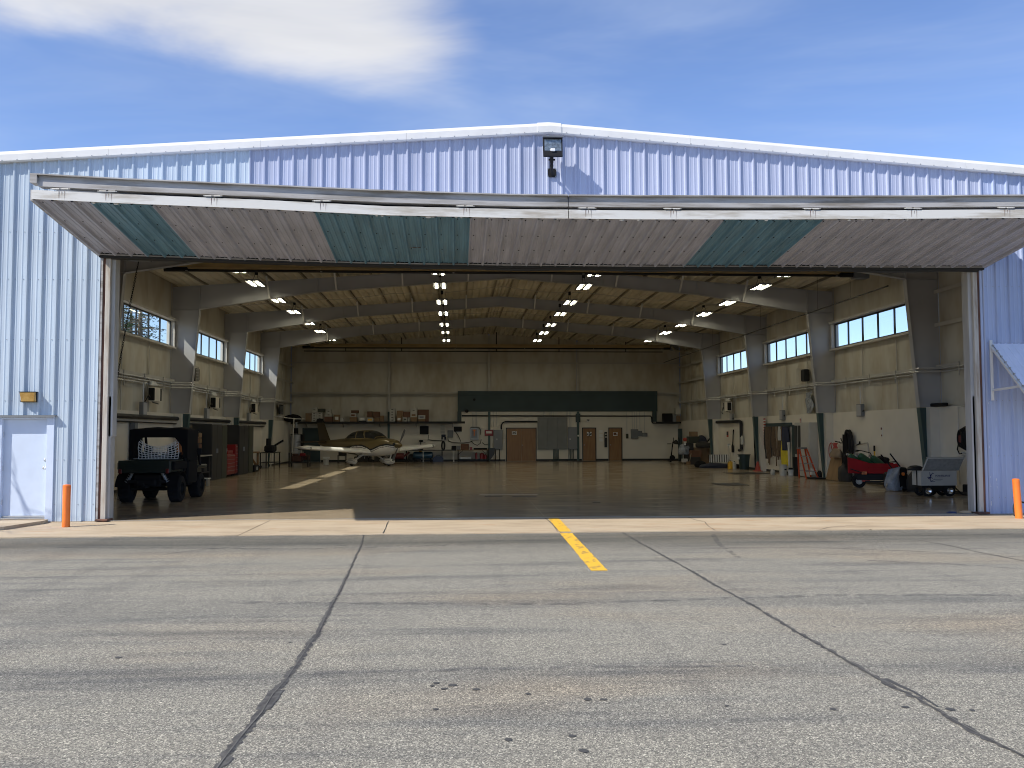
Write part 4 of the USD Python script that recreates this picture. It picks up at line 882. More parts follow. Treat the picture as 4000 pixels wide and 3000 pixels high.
q = guarded((-12.5, 17.0, 4.15), -1, 'caged black unit on the left wall below the second window'); dup(q, (12.5, 17.2, 4.15), PI, 'caged black unit on the right wall below the second window')
# black drain pipes with elbows on the left wainscot
for i, (a, b, w) in enumerate(((8.0, 14.6, 'nearest'), (15.7, 22.2, 'middle'), (23.4, 29.8, 'farthest'))):
    m = MB(); m.cyl((-12.26, a, 2.36), (-12.26, b, 2.36), .075, n=10); m.tube([(-12.26, b, 2.36), (-12.26, b + .25, 2.36), (-12.27, b + .34, 2.25), (-12.36, b + .36, 2.2)], .08, 8); m.cyl((-12.3, a, 2.2), (-12.3, b + .2, 2.18), .03, n=6)
    t = thing('drain_pipe', f'black pipe with elbow along the left block wall, {w} length', 'pipe', (-12.26, a, 2.36), group='black pipes along the left block wall'); obj('pipe', m, 'pipe_black', t)
    m = MB(); m.cyl((-12.28, a, 2.24), (-12.28, b + .1, 2.22), .028, n=6); obj('pale_line', m, 'girt_light', t)
m = MB(); m.box(-12.36, -12.2, 10.0, 10.25, .95, 2.16); single('wall_chase', m, 'box_grey', 'dark vertical chase box on the left block wall beside the utility vehicle', 'chase box')

# ---------------------------------------------------------------- utility vehicle
mat('utv_green', (.005, .013, .011), .4, coat=.1); mat('soft_black', (.009, .009, .010), .9, spec=.2); mat('seat_black', (.02, .02, .02), .6); mat('red_lens', (.12, .008, .008), .3); mat('net_white', (.72, .72, .70), .7)
U = thing('utility_vehicle', 'dark green side by side utility vehicle with black soft top and white rear net', 'utility vehicle', (-10.1, 5.3, 0), 0.0)
def O(n, m, mt, par=U, **k): return obj(n, m, mt, par, local=True, **k)
m = MB(); m.box(-.62, .62, -.62, .55, .80, .84); m.box(-.66, -.60, -.6, .55, .80, 1.11, .015); m.box(.60, .66, -.6, .55, .80, 1.11, .015); m.box(-.66, .66, .5, .56, .8, 1.11, .015); O('cargo_bed', m, 'utv_green')
m = MB(); m.box(-.66, .66, -.66, -.60, .79, 1.115, .015)
for z in (.86, .91, .97): m.box(-.5, .5, -.672, -.66, z, z + .018, .004)
g_ = O('tailgate', m, 'utv_green')
for s in (-1, 1):
    m = MB(); m.box(s * .60 - .04, s * .60 + .04, -.69, -.655, .78, .90, .01); O('tail_light', m, 'red_lens')
m = MB(); m.box(-.70, .70, -.70, .52, 1.105, 1.13, .01); mm = MB()
for s in (-1, 1):
    # rear fender arches
    an = np.linspace(.15, PI - .15, 9); mm.grid([[(s * .50, .46 * math.cos(q), .36 + .46 * math.sin(q)) for q in an], [(s * .80, .46 * math.cos(q), .36 + .44 * math.sin(q)) for q in an], [(s * .80, .49 * math.cos(q), .34 + .47 * math.sin(q)) for q in an]])
    mm.box(s * .62, s * .74, -.5, .6, .86, 1.08, .03); O('rear_fender', mm, 'soft_black'); mm = MB()
pass
m = MB(); m.box(-.62, .62, .55, 2.3, .38, .46, .02); m.box(-.35, .35, -.4, .5, .42, .75, .03); m.box(-.5, .5, -.45, -.38, .52, .60); O('chassis', m, 'black_metal')
m = MB(); m.prism([(1.45, .46), (2.62, .46), (2.66, .75), (2.5, .98), (1.75, 1.14), (1.5, 1.12)], -.55, .55, 'x'); m.box(-.75, .75, 1.55, 2.55, .82, .92, .03); O('hood', m, 'utv_green')
for s in (-1, 1):
    m = MB(); m.box(s * .76, s * .66, .60, 1.5, .44, 1.08, .04); O('side_panel', m, 'soft_black')
    m = MB(); m.box(s * .56, s * .06, .62, 1.1, .62, .78, .04); m.obox((s * .31, .66, 1.02), np.array([.25, 0, 0]), np.array([0, .06, .0]), np.array([0, -.05, .28])); m.box(s * .31 - .12, s * .31 + .12, .55, .66, 1.28, 1.48, .04); O('seat', m, 'seat_black')
m = MB()
for s in (-1, 1):
    m.tube([(s * .68, .52, .80), (s * .72, .50, 1.2), (s * .72, .55, 1.8), (s * .66, .7, 1.90), (s * .66, 1.35, 1.90), (s * .72, 1.75, 1.2), (s * .72, 1.9, .9)], .035, 8)
m.tube([(-.72, .55, 1.78), (.72, .55, 1.78)], .03, 8); m.tube([(-.66, 1.4, 1.88), (.66, 1.4, 1.88)], .03, 8); m.tube([(-.72, .51, 1.2), (.72, .51, 1.2)], .025, 8)
O('roll_cage', m, 'black_metal')
# soft top: roof skin and rear band with curved lower edge
m = MB(); xs = np.linspace(-.77, .77, 15); V = []
for y, z in ((.44, 1.70), (.44, 1.90), (.48, 1.955), (.60, 1.975), (1.0, 1.985), (1.45, 1.96), (1.52, 1.90)):
    V.append([(x, y, (z - .05 * abs(x / .77) ** 6 - .012 * math.sin(x * 9) * (z > 1.9)) if z > 1.72 else 1.72 - .22 * max(0, abs(x) - .42) / .35 * 1.0) for x in xs])
m.grid(V); V2 = [[(x, y + .012, z - .012) for x, y, z in row] for row in V[::-1]]; m.grid(V2); O('soft_top', m, 'soft_black', smooth=50)
for s in (-1, 1):
    m = MB(); m.prism([(s * .77, 1.92), (s * .77, 1.15), (s * .64, 1.15), (s * .63, 1.46), (s * .44, 1.70), (s * .44, 1.92)][::-1 if s > 0 else 1], .445, .47, 'y'); m.box(s * .775, s * .755, .46, .70, 1.1, 1.92); m.box(s * .775, s * .755, .7, 1.5, 1.72, 1.93); m.box(s * .77, s * .758, .7, 1.45, 1.06, 1.72); O('soft_side', m, 'soft_black')
# cargo net
m = MB(); X = np.linspace(-.52, .55, 15); nz = 11
def netp(u, w):
    xx_ = -.53 + 1.06 * u; top = 1.69 - .24 * (1 - (2 * u - 1) ** 2) ** .8; z = 1.13 + (top - 1.13) * w; return (xx_ + .012 * math.sin(9 * w + 5 * u), .47 - .02 * math.sin(PI * u), z)
for i in range(13): m.tube([netp(i / 12, w) for w in np.linspace(0, 1, 8)], .0105, 4)
for j in range(8): m.tube([netp(u, j / 7) for u in np.linspace(0, 1, 18)], .0105, 4)
m.tube([(-.6, .47, 1.72), netp(0, 1)], .008, 4); m.tube([(.6, .47, 1.72), netp(1, 1)], .008, 4); m.tube([(-.66, .47, 1.13), netp(0, 0)], .008, 4); O('cargo_net', m, 'net_white')
m = MB()
for s in (-1, 1):
    m.cyl((s * .36, -.40, .82), (s * .50, -.38, .55), .035, n=8); [m.cyl((s * (.40 + .03 * k), -.40, .76 - .05 * k), (s * (.41 + .03 * k), -.40, .745 - .05 * k), .055, n=10) for k in range(5)]
O('rear_shock', m, 'steel_dull')
m = MB(); m.box(-.06, .06, -.7, -.3, .40, .46, .01); m.cyl((0, -.7, .46), (0, -.7, .53), .03, n=10); m.box(-.25, .25, -.5, -.42, .45, .62, .03); O('hitch', m, 'black_metal')
for y_ in (0, 1.84): O('axle', MB().cyl((-.6, y_, .34), (.6, y_, .34), .04, n=8), 'black_metal')
for s in (-1, 1): O('control_arm', MB().bar((s * .5, -.1, .34), (0, .1, .45), .05), 'black_metal')
for sx, sy in ((-1, 0), (1, 0), (-1, 1.84), (1, 1.84)):
    c = (sx * .64, sy, .335); m = MB(); c = (sx * .64, sy, .35); m.lathe([(.17, -.15), (.27, -.165), (.335, -.13), (.35, -.07), (.35, .07), (.335, .13), (.27, .165), (.17, .15)], c, 'x', 24)
    for k in range(18):
        a = 2 * PI * k / 18
        for o in (-.07, .07): m.obox((c[0] + o, c[1] + .35 * math.cos(a + o), c[2] + .345 * math.sin(a + o)), np.array([.05, 0, 0]), .022 * np.array([0, -math.sin(a + o), math.cos(a + o)]), .012 * np.array([0, math.cos(a + o), math.sin(a + o)]))
    w = O('wheel', m, 'tyre', smooth=35)
    m = MB(); m.lathe([(.0, .1 * sx), (.06, .1 * sx), (.07, .06 * sx), (.14, .06 * sx), (.175, .13 * sx), (.175, -.13 * sx), (.0, -.13 * sx)], c, 'x', 16); O('rim', m, 'black_metal', w)
m = MB(); m.box(.79, .92, 1.3, 1.33, 1.22, 1.4, .01); m.bar((.7, 1.4, 1.3), (.8, 1.32, 1.3), .02); O('mirror', m, 'black_metal')
m = MB(); m.tube([(.72, 1.5, 1.15), (.74, 1.45, 1.5), (.7, 1.35, 1.85)], .028, 6); O('front_post', m, 'box_grey')
m = MB(); m.lathe([(.15, -.02), (.17, 0), (.15, .02)], (-.3, 1.35, 1.12), 'y', 16); m.cyl((-.3, 1.35, 1.12), (-.3, 1.6, 1.0), .02, n=6); O('steering_wheel', m, 'seat_black')

# ---------------------------------------------------------------- along the left wall
mat('cabinet_dark', (.026, .027, .027), .45); mat('cabinet_olive', (.045, .05, .035), .5); mat('tool_red', (.23, .012, .015), .35, coat=.3); mat('wood_orange', (.30, .12, .045), .6, var=.15, vscale=4)
mat('metal_top', (.42, .40, .36), .4, .4); mat('blue_tarp', (.015, .02, .04), .7); mat('dark_clutter', (.03, .028, .026), .7); mat('timber', (.22, .13, .06), .75, var=.15, vscale=5)
m_ = thing('spare_wheel', 'dark spare tyre stood against the wall left of the utility vehicle', 'tyre', (-12.0, 8.6, .33)); m = MB(); m.lathe([(.16, -.1), (.3, -.11), (.34, -.05), (.34, .05), (.3, .11), (.16, .1), (.16, -.1)], (-12.0, 8.6, .34), 'x', 20); obj('tyre', m, 'tyre', m_); m = MB(); m.lathe([(0, .03), (.1, .03), (.16, .08), (.16, -.08), (0, -.05)], (-12.0, 8.6, .34), 'x', 14); obj('rim', m, 'steel_dull', m_)
t = thing('white_jug', 'white plastic jug on the floor at the far left inside the jamb', 'jug', (-10.7, 3.4, 0)); m = MB(); m.lathe([(0, 0), (.12, 0), (.13, .03), (.13, .22), (.06, .30), (.035, .31), (.035, .34), (0, .34)], (-11.35, 6.6, 0), 'z', 14); obj('body', m, 'cardboard_white', t); m = MB(); m.cyl((-11.35, 6.6, .34), (-11.35, 6.6, .37), .04, n=10); obj('cap', m, 'tool_red', t)
def cabinet(name, x0, x1, y0, y1, h, matn, label, doors=1):
    t = thing(name, label, 'cabinet', (x0, y0, 0)); m = MB(); m.box(x0, x1, y0, y1, .0, h, .01); obj('carcass', m, matn, t)
    for k in range(doors):
        a, b = y0 + (y1 - y0) * k / doors + .012, y0 + (y1 - y0) * (k + 1) / doors - .012; m = MB(); m.box(x1, x1 + .018, a, b, .08, h - .03, .004); p = obj('cabinet_door', m, matn, t)
        m = MB(); m.box(x1 + .018, x1 + .035, b - .08 if k == 0 else a + .05, b - .05 if k == 0 else a + .08, h * .48, h * .56); obj('handle', m, 'steel_zinc', p)
    return t
cabinet('steel_cabinet', -12.2, -11.45, 16.2, 17.7, 2.18, 'cabinet_dark', 'tall dark steel cabinet nearest the utility vehicle on the left wall', 2)
cabinet('steel_cabinet', -12.2, -11.45, 17.72, 18.5, 2.16, 'cabinet_olive', 'narrow dark olive steel cabinet beside the tall black one', 1)
cabinet('steel_cabinet', -12.2, -11.45, 20.6, 22.3, 2.18, 'cabinet_dark', 'second tall dark cabinet farther along the left wall', 2)
cabinet('steel_cabinet', -12.2, -11.45, 22.45, 23.3, 2.18, 'cabinet_olive', 'olive cabinet beyond the second tall dark cabinet', 1)
def drawers(x0, x1, y0, y1, z0, z1, n, label, casters=True):
    t = thing('tool_chest', label, 'tool chest', (x0, y0, z0)); m = MB(); m.box(x0, x1, y0, y1, z0 + (.1 if casters else 0), z1, .012); obj('case', m, 'tool_red', t)
    for k in range(n):
        a = z0 + .14 + (z1 - z0 - .18) * k / n; b = z0 + .14 + (z1 - z0 - .18) * (k + 1) / n - .012; m = MB(); m.box(x1, x1 + .015, y0 + .03, y1 - .03, a, b, .003); p = obj('drawer', m, 'tool_red', t); m = MB(); m.box(x1 + .015, x1 + .03, y0 + .06, y1 - .06, b - .03, b - .015); obj('handle', m, 'steel_zinc', p)
    if casters:
        for y in (y0 + .1, y1 - .1):
            m = MB(); m.cyl((x1 - .1, y - .02, z0 + .05), (x1 - .1, y + .02, z0 + .05), .05, n=10); obj('caster', m, 'black_rubber', t)
    return t
drawers(-12.0, -11.5, 18.75, 20.1, 0, .95, 5, 'red rolling tool chest between the dark cabinets on the left wall')
drawers(-12.0, -11.5, 20.15, 20.55, 0, 1.34, 7, 'narrow tall red tool chest against the second dark cabinet')
t = thing('red_toolbox', 'small bright red toolbox on the red tool chest', 'toolbox', (-11.9, 19, .95)); m = MB(); m.box(-11.95, -11.5, 18.9, 19.8, .952, 1.1, .03); obj('box', m, 'tool_red', t); m = MB(); m.tube([(-11.72, 19.15, 1.1), (-11.72, 19.2, 1.15), (-11.72, 19.5, 1.15), (-11.72, 19.55, 1.1)], .012, 6); obj('handle', m, 'steel_zinc', t)
t = thing('parts_bin_rack', 'wooden parts rack with small drawers above a shop stand on the left wall', 'parts rack', (-12.0, 14.9, .98)); m = MB(); m.box(-12.2, -11.75, 14.3, 15.1, 1.02, 1.86, .01); obj('wooden_case', m, 'wood_orange', t)
for k in range(4):
    for j in range(2): m = MB(); m.box(-11.78, -11.73, 15.12 + .4 * j, 15.48 + .4 * j, 1.06 + .2 * k, 1.23 + .2 * k, .006); obj('drawer', m, ['cardboard', 'dark_clutter', 'cardboard_dark', 'timber'][(k + j) % 4], t)
m = MB(); m.box(-12.2, -11.78, 15.1, 15.92, 1.02, 1.86); obj('case', m, 'dark_clutter', t)
m = MB(); m.lathe([(0, 0), (.12, 0), (.09, .05), (0, .06)], (-11.95, 14.7, 1.86), 'z', 10); m.box(-12.1, -11.8, 15.2, 15.7, 1.86, 1.90, .01); obj('lid_plate', m, 'steel_dull', t)
t = thing('work_stand', 'shop stand with pale metal top left of the tall dark cabinet', 'stand', (-12, 15, 0)); m = MB(); m.box(-12.2, -11.4, 14.3, 16.15, .96, 1.0, .005); obj('top', m, 'metal_top', t)
for x, y in ((-12.1, 14.4), (-12.1, 16.0), (-11.5, 14.4), (-11.5, 16.0)): m = MB(); m.box(x - .03, x + .03, y - .03, y + .03, 0, .96); obj('leg', m, 'dark_clutter', t)
m = MB(); m.box(-12.15, -11.45, 14.4, 16.0, .34, .37); obj('lower_shelf', m, 'dark_clutter', t)
m = MB(); m.lathe([(0, 0), (.15, 0), (.17, .26), (.155, .26), (.14, .02), (0, .02)], (-11.7, 14.95, .37), 'z', 16); single('metal_bucket', m, 'cardboard_white', 'white bucket on the lower shelf of the left work stand', 'bucket')
for i, (x, y, a, b, c) in enumerate(((-11.7, 15.6, .2, .2, .25), (-11.9, 14.7, .25, .3, .18))):
    m = MB(); m.box(x - a, x + a, y - b, y + b, .372, .372 + c, .02); single('shop_box', m, 'dark_clutter', ['dark box at the right of the left work stand shelf', 'low dark box at the back of the left work stand shelf'][i], 'box')
t = thing('scale_cart', 'low white framed cart on the floor beside the utility vehicle', 'cart', (-10.9, 12.2, 0)); m = MB(); m.box(-11.3, -10.6, 12.6, 13.0, .24, .265); obj('top', m, 'white', t)
for x in (-11.25, -10.65):
    m = MB(); m.box(x - .02, x + .02, 12.62, 12.98, 0.0, .24); obj('leg', m, 'steel_zinc', t)
t = thing('wood_bench', 'small wooden workbench with dark machine on it by the left wall', 'bench', (-12, 24.3, 0)); m = MB(); m.box(-12.2, -11.6, 23.7, 25.5, .88, .94, .005); obj('top', m, 'timber', t)
for x, y in ((-12.1, 23.8), (-12.1, 25.4), (-11.68, 23.8), (-11.68, 25.4)): m = MB(); m.box(x - .045, x + .045, y - .045, y + .045, 0, .88); obj('leg', m, 'timber', t)
t = thing('bench_grinder', 'dark bench machine on the wooden workbench', 'machine', (-11.9, 24.6, .94)); m = MB(); m.box(-12.1, -11.8, 24.1, 25.0, .942, 1.12, .03); m.box(-12.05, -11.85, 24.4, 25.1, 1.1, 1.28, .05); obj('body', m, 'dark_clutter', t); m = MB(); m.lathe([(0, -.03), (.1, -.03), (.1, .03), (0, .03)], (-11.75, 24.1, 1.1), 'x', 14); obj('wheel', m, 'box_grey', t)
t = thing('tagged_case', 'black case with white tag under the wooden workbench', 'case', (-11.8, 24.3, 0)); m = MB(); m.box(-12.1, -11.5, 24.0, 24.9, 0, .32, .03); obj('case', m, 'black_metal', t); m = MB(); m.box(-11.5, -11.49, 24.35, 24.5, .08, .24); obj('tag', m, 'paper', t)
for i, y in enumerate((25.7, 25.85, 26.0)):
    m = MB(); m.bar((-11.7, y, .0), (-12.3, y + .15, 1.05 - .1 * i), .09, .03, up=(0, 1, 0)); single('plank', m, 'timber', ['leaning plank nearest the wooden workbench', 'middle leaning plank beside the workbench', 'shortest leaning plank beside the workbench'][i], 'plank', 'planks leaning by the workbench')
t = thing('bench_vise', 'dark vice machine with raised arm on a metal stand near the far left column', 'machine', (-11.9, 28.6, 0)); m = MB()
for x in (-12.1, -11.4):
    for y in (28.0, 29.4): m.box(x - .025, x + .025, y - .025, y + .025, 0, .82)
m.box(-12.15, -11.35, 27.95, 29.45, .8, .84); m.box(-12.15, -11.35, 27.95, 29.45, .3, .32); obj('stand', m, 'dark_clutter', t); m = MB(); m.box(-12.0, -11.5, 28.3, 29.2, .84, 1.2, .08); m.bar((-11.6, 28.9, 1.15), (-11.1, 28.8, 1.45), .09); m.cyl((-11.85, 28.7, 1.2), (-11.85, 28.7, 1.55), .12, n=10); obj('head', m, 'black_metal', t)
t = thing('steel_rack', 'tall pipe rack frame beside the far left column', 'rack', (-11.5, 30.8, 0)); m = MB()
for p, q in (((-12.1, 30.6, 0), (-12.0, 30.8, 3.6)), ((-11.05, 31.0, 0), (-10.95, 31.0, 2.66)), ((-12.0, 30.8, 2.75), (-10.95, 31.0, 2.62)), ((-10.95, 31, 2.62), (-10.8, 33.5, 2.64))): m.cyl(p, q, .03, n=6)
obj('frame', m, 'girt_light', t)
m = MB(); m.cyl((-12.2, 30.3, .9), (-12.2, 30.3, 2.2), .05, n=8); m.cyl((-12.05, 30.3, 1.4), (-12.05, 30.3, 2.2), .045, n=8); single('hanging_tubes', m, 'rust', 'two brown tubes hung on the wall beside the far left column', 'tubes')
t = thing('engine_cart', 'cluttered dark engine stand with red parts under the near wingtip', 'engine stand', (-10.6, 30.6, 0)); m = MB(); m.box(-11.1, -10.0, 30.2, 31.0, .2, .26)
for x in (-11.05, -10.05):
    for y in (30.25, 30.95): m.box(x - .03, x + .03, y - .03, y + .03, .0, .78)
obj('frame', m, 'dark_clutter', t)
m = MB(); m.box(-10.95, -10.35, 30.35, 30.85, .27, .62, .06); m.cyl((-10.4, 30.6, .5), (-10.05, 30.6, .5), .15, n=10); m.box(-10.9, -10.6, 30.3, 30.6, .6, .72, .03); obj('engine', m, 'rust', t); m = MB(); m.box(-10.5, -10.2, 30.2, 30.5, .58, .74, .04); obj('red_part', m, 'tool_red', t); m = MB(); m.box(-10.95, -10.3, 30.15, 30.45, .78, .81); obj('tray', m, 'metal_top', t)
t = thing('water_heater', 'galvanised drum heater with black collar and flue in the back left corner', 'heater', (-12.0, 37.6, 0)); m = MB(); m.lathe([(.33, .0), (.34, .02), (.34, 1.76), (.3, 1.79), (0, 1.79)], (-11.95, 37.4, .0), 'z', 22); obj('drum', m, 'steel_dull', t, smooth=40); m = MB(); m.cyl((-11.95, 37.4, 1.79), (-11.95, 37.4, 2.14), .13, n=14); m.lathe([(.345, 1.74), (.345, 1.77)], (-11.95, 37.4, 0), 'z', 22); m.box(-11.62, -11.45, 37.2, 37.6, 1.0, 1.75, .02); obj('collar', m, 'black_metal', t); m = MB(); m.tube([(-11.95, 37.4, 2.14), (-11.95, 37.4, 2.5), (-12.0, 37.9, 2.72), (-12.05, 38.6, 2.75)], .07, 8); obj('flue', m, 'steel_dull', t)
t = thing('ceiling_fan_unit', 'black bundle on the wall shelf in the back left corner', 'bundle', (-12.1, 37.5, 2.55)); m = MB(); v = np.array(trimesh.creation.icosphere(3, 1).vertices); f = trimesh.creation.icosphere(3, 1).faces; v = v * np.array([.55, .4, .25]) * (1 + .35 * (meshkit.fbm(v * 1.8, 3, 4)[:, None] - .5)); m.add(v + np.array([-12.0, 36.6, 2.72]), f); obj('bundle', m, 'soft_black', t, smooth=60)
t = thing('wire_shelf_board', 'dark louvre panel on the left wall near the back corner', 'louvre', (-12.4, 35, 3.0)); m = MB(); m.box(-12.42, -12.36, 34.2, 35.4, 2.95, 3.5); obj('frame', m, 'black_metal', t)
for k in range(7): m = MB(); m.box(-12.36, -12.33, 34.25, 35.35, 2.98 + .07 * k, 3.01 + .07 * k); obj('slat', m, 'box_grey', t)
t = thing('white_stool', 'white bucket with a lid on the floor beneath the near wing', 'bucket', (-9.4, 33.2, 0)); m = MB(); m.lathe([(0, 0), (.15, 0), (.17, .34), (.175, .36), (0, .36)], (-9.5, 33.2, 0), 'z', 16); obj('pail', m, 'cardboard_white', t); m = MB(); m.box(-9.66, -9.3, 33.1, 33.3, .365, .46, .01); obj('tray', m, 'white', t)
t = thing('garden_chair', 'dark metal chair behind the near wing', 'chair', (-8.9, 36, 0)); m = MB(); m.box(-9.2, -8.7, 35.8, 36.3, .44, .48); obj('seat', m, 'dark_clutter', t); m = MB(); m.box(-9.2, -8.7, 36.3, 36.34, .48, .95); obj('backrest', m, 'dark_clutter', t)
for x in (-9.17, -8.73):
    for y in (35.83, 36.3): m = MB(); m.box(x - .02, x + .02, y - .02, y + .02, 0, .44); obj('leg', m, 'dark_clutter', t)

# ---------------------------------------------------------------- back wall
YB = HD - .40
def hdoor(x0, x1, z1, leaves, matn, label, hinge=1):
    m = MB(); m.box(x0 - .06, x0, YB - .045, YB - .005, .004, z1 + .06); m.box(x1, x1 + .06, YB - .045, YB - .005, .004, z1 + .06); m.box(x0, x1, YB - .045, YB - .005, z1, z1 + .06); p = obj('door', m, 'base_black' if matn != 'teal_dark' else 'teal_dark', H, label)
    for k in range(leaves):
        a, b = x0 + (x1 - x0) * k / leaves + .006, x0 + (x1 - x0) * (k + 1) / leaves - .006
        m = MB(); m.box(a, b, YB - .035, YB - .006, .012, z1 - .005); obj('door_leaf', m, matn, p)
    m = MB(); xk = (x0 + x1) / 2 + .08 if leaves > 1 else x0 + .08; m.lathe([(0, -.09), (.025, -.085), (.03, -.06), (.012, -.05), (.03, -.036)], (xk, YB, 1.02), 'y', 10); obj('knob', m, 'steel_zinc', p)
    return p
hdoor(1.2, 3.06, 2.08, 2, 'wood_door', 'brown double wooden doors in the back wall'); hdoor(6.13, 6.93, 2.08, 1, 'wood_door', 'single wooden door right of the grey board'); hdoor(7.84, 8.63, 2.08, 1, 'wood_door', 'single wooden door at right of the back wall'); hdoor(-11.73, -10.73, 2.1, 1, 'teal_dark', 'dark teal door in the back left corner')
def sign(x0, x1, z0, z1, label, kind):
    t = thing('paper_notice', label, 'notice', ((x0 + x1) / 2, YB, z0)); y = YB - .05; m = MB(); m.box(x0, x1, y, y + .004, z0, z1); obj('sheet', m, 'paper', t)
    m = MB(); w, h = x1 - x0, z1 - z0
    if kind == 'x':
        m.bar((x0 + .15 * w, y - .002, z1 - .2 * h), (x0 + .85 * w, y - .002, z0 + .25 * h), .05, .003, up=(0, 1, 0)); m.bar((x0 + .15 * w, y - .0035, z0 + .3 * h), (x0 + .85 * w, y - .0035, z1 - .15 * h), .05, .003, up=(0, 1, 0))
    elif kind == 'dots':
        for a, b in ((.5, .5), (.12, .45), (.88, .5), (.5, .05), (.5, .93), (.7, .4)): m.cyl((x0 + a * w, y - .003, z0 + b * h), (x0 + a * w, y, z0 + b * h), .05, n=10)
    else:
        m.box(x0 + .1 * w, x1 - .25 * w, y - .002, y, z0 + .25 * h, z1 - .12 * h); m.box(x1 - .2 * w, x1 - .08 * w, y - .002, y, z0 + .1 * h, z0 + .5 * h)
    obj('print', m, 'ink_black' if kind != 'photo' else 'cardboard_dark', t)
sign(1.52, 1.84, 1.68, 1.92, 'white notice with a black cross on the double wooden doors', 'x'); sign(6.38, 6.68, 1.60, 1.86, 'black and white notice on the left single wooden door', 'dots'); sign(8.08, 8.38, 1.60, 1.84, 'brown picture notice on the right single wooden door', 'photo')
def wbox(name, x0, x1, z0, z1, dep, matn, label, cat, extra=None):
    t = thing(name, label, cat, ((x0 + x1) / 2, YB, z0)); m = MB(); m.box(x0, x1, YB - dep, YB - .002, z0, z1, .012); obj('enclosure', m, matn, t); m = MB(); m.box(x0 + .025, x1 - .025, YB - dep - .008, YB - dep, z0 + .03, z1 - .03); obj('cover', m, matn, t)
    if extra: extra(t)
    return t
mat('board_grey', (.19, .20, .20), .6, var=.08, vscale=2); mat('panel_grey', (.20, .21, .225), .45); mat('alarm_red', (.22, .02, .03), .45)
t = thing('grey_board', 'large grey plywood board with three seams on the back wall', 'board', (4.1, YB, .74))
for k in range(3): m = MB(); m.box(3.18 + .635 * k, 3.18 + .635 * (k + 1) - .008, YB - .1, YB - .003, .74, 2.81); obj('plywood_sheet', m, 'board_grey', t)
m = MB()
for k in range(5): m.cyl((4.2 + .08 * k, YB - .04, .003), (4.2 + .08 * k, YB - .04, .74), .03, n=6)
obj('conduit', m, 'teal_dark', t)
def latch(x, z): return lambda t: obj('latch', MB().box(x - .025, x + .025, YB - .19, YB - .16, z - .05, z + .05), 'white', t)
wbox('breaker_panel', 5.13, 5.72, .75, 2.17, .16, 'panel_grey', 'tall dark grey breaker panel right of the grey board', 'electrical panel', latch(5.27, 1.4))
m = MB(); [m.cyl((5.2 + .1 * k, YB - .05, .003), (5.2 + .1 * k, YB - .05, .75), .025, n=6) for k in range(4)]; single('floor_conduits', m, 'teal_dark', 'four teal conduits from the floor below the breaker panel', 'conduit')
wbox('breaker_panel', .34, .92, .76, 2.0, .18, 'panel_grey', 'tall grey breaker panel left of the double doors', 'electrical panel', latch(.55, 1.4))
m = MB(); [m.cyl((.46 + .27 * k, YB - .05, .003), (.46 + .27 * k, YB - .05, .76), .03, n=6) for k in range(2)]; single('floor_conduits', m, 'pipe_black', 'two black conduits below the left breaker panel', 'conduit')
def redx(t): obj('label_plate', MB().box(-.14, .22, YB - .155, YB - .13, 1.78, 1.92), 'paper', t)
wbox('alarm_box', -.22, .32, 1.62, 2.01, .12, 'alarm_red', 'dark red alarm box with a white label plate', 'alarm box', redx)
def bx(t):
    obj('window', MB().box(-1.08, -.72, YB - .17, YB - .155, 1.5, 2.06), 'panel_grey', t); obj('stripe', MB().box(-.93, -.87, YB - .18, YB - .17, 1.62, 1.96).box(-.99, -.81, YB - .18, YB - .17, 1.96, 2.02), 'orange', t); obj('hose', MB().tube([(-1.16, YB - .1, 2.1), (-1.1, YB - .14, 2.18), (-.6, YB - .14, 2.18), (-.5, YB - .1, 2.0), (-.5, YB - .1, 1.7)], .025, 6), 'pipe_black', t)
wbox('clear_cabinet', -1.16, -.62, 1.37, 2.14, .14, 'steel_dull', 'grey wall cabinet with an orange stripe among cables', 'wall cabinet', bx)
wbox('meter_box', -2.6, -2.25, 1.52, 1.99, .12, 'box_grey', 'small grey meter box above the long bench', 'meter', None)
wbox('dark_screen', -4.38, -3.81, 1.74, 2.26, .06, 'black_metal', 'square black panel above the far wingtip', 'panel'); wbox('dark_screen', -2.2, -1.69, 1.9, 2.22, .06, 'black_metal', 'wide black panel above the meter box', 'panel')
wbox('slim_cabinet', 7.52, 7.69, .87, 1.85, .08, 'base_black', 'slim black cabinet between the two single wooden doors', 'slim cabinet', lambda t: obj('label_plate', MB().box(7.55, 7.66, YB - .1, YB - .088, 1.66, 1.74).box(7.55, 7.66, YB - .1, YB - .088, 1.5, 1.56), 'paper', t))
wbox('junction_box', 9.25, 9.71, 1.42, 2.03, .16, 'box_grey', 'largest of the grey junction boxes on the right of the back wall', 'junction box'); wbox('junction_box', 9.72, 9.97, 1.58, 1.92, .12, 'box_grey', 'middle grey junction box right of the largest one', 'junction box'); wbox('junction_box', 9.98, 10.32, 1.55, 1.79, .12, 'box_grey', 'rightmost grey junction box of the cluster', 'junction box'); wbox('junction_box', 8.93, 9.08, 1.43, 1.73, .08, 'cabinet_olive', 'small olive junction box left of the grey cluster', 'junction box')
wbox('junction_box', 5.66, 5.95, 2.5, 3.05, .12, 'teal_dark', 'teal box on the post above the left single door', 'junction box')
for i, (z0, z1) in enumerate(((1.80, 1.98), (1.52, 1.72), (1.24, 1.45))): single('wall_paper', MB().box(7.19, 7.42, YB - .008, YB - .003, z0, z1), 'paper', ['upper notice between the two single doors', 'middle notice between the two single doors', 'lower notice between the two single doors'][i], 'notice')
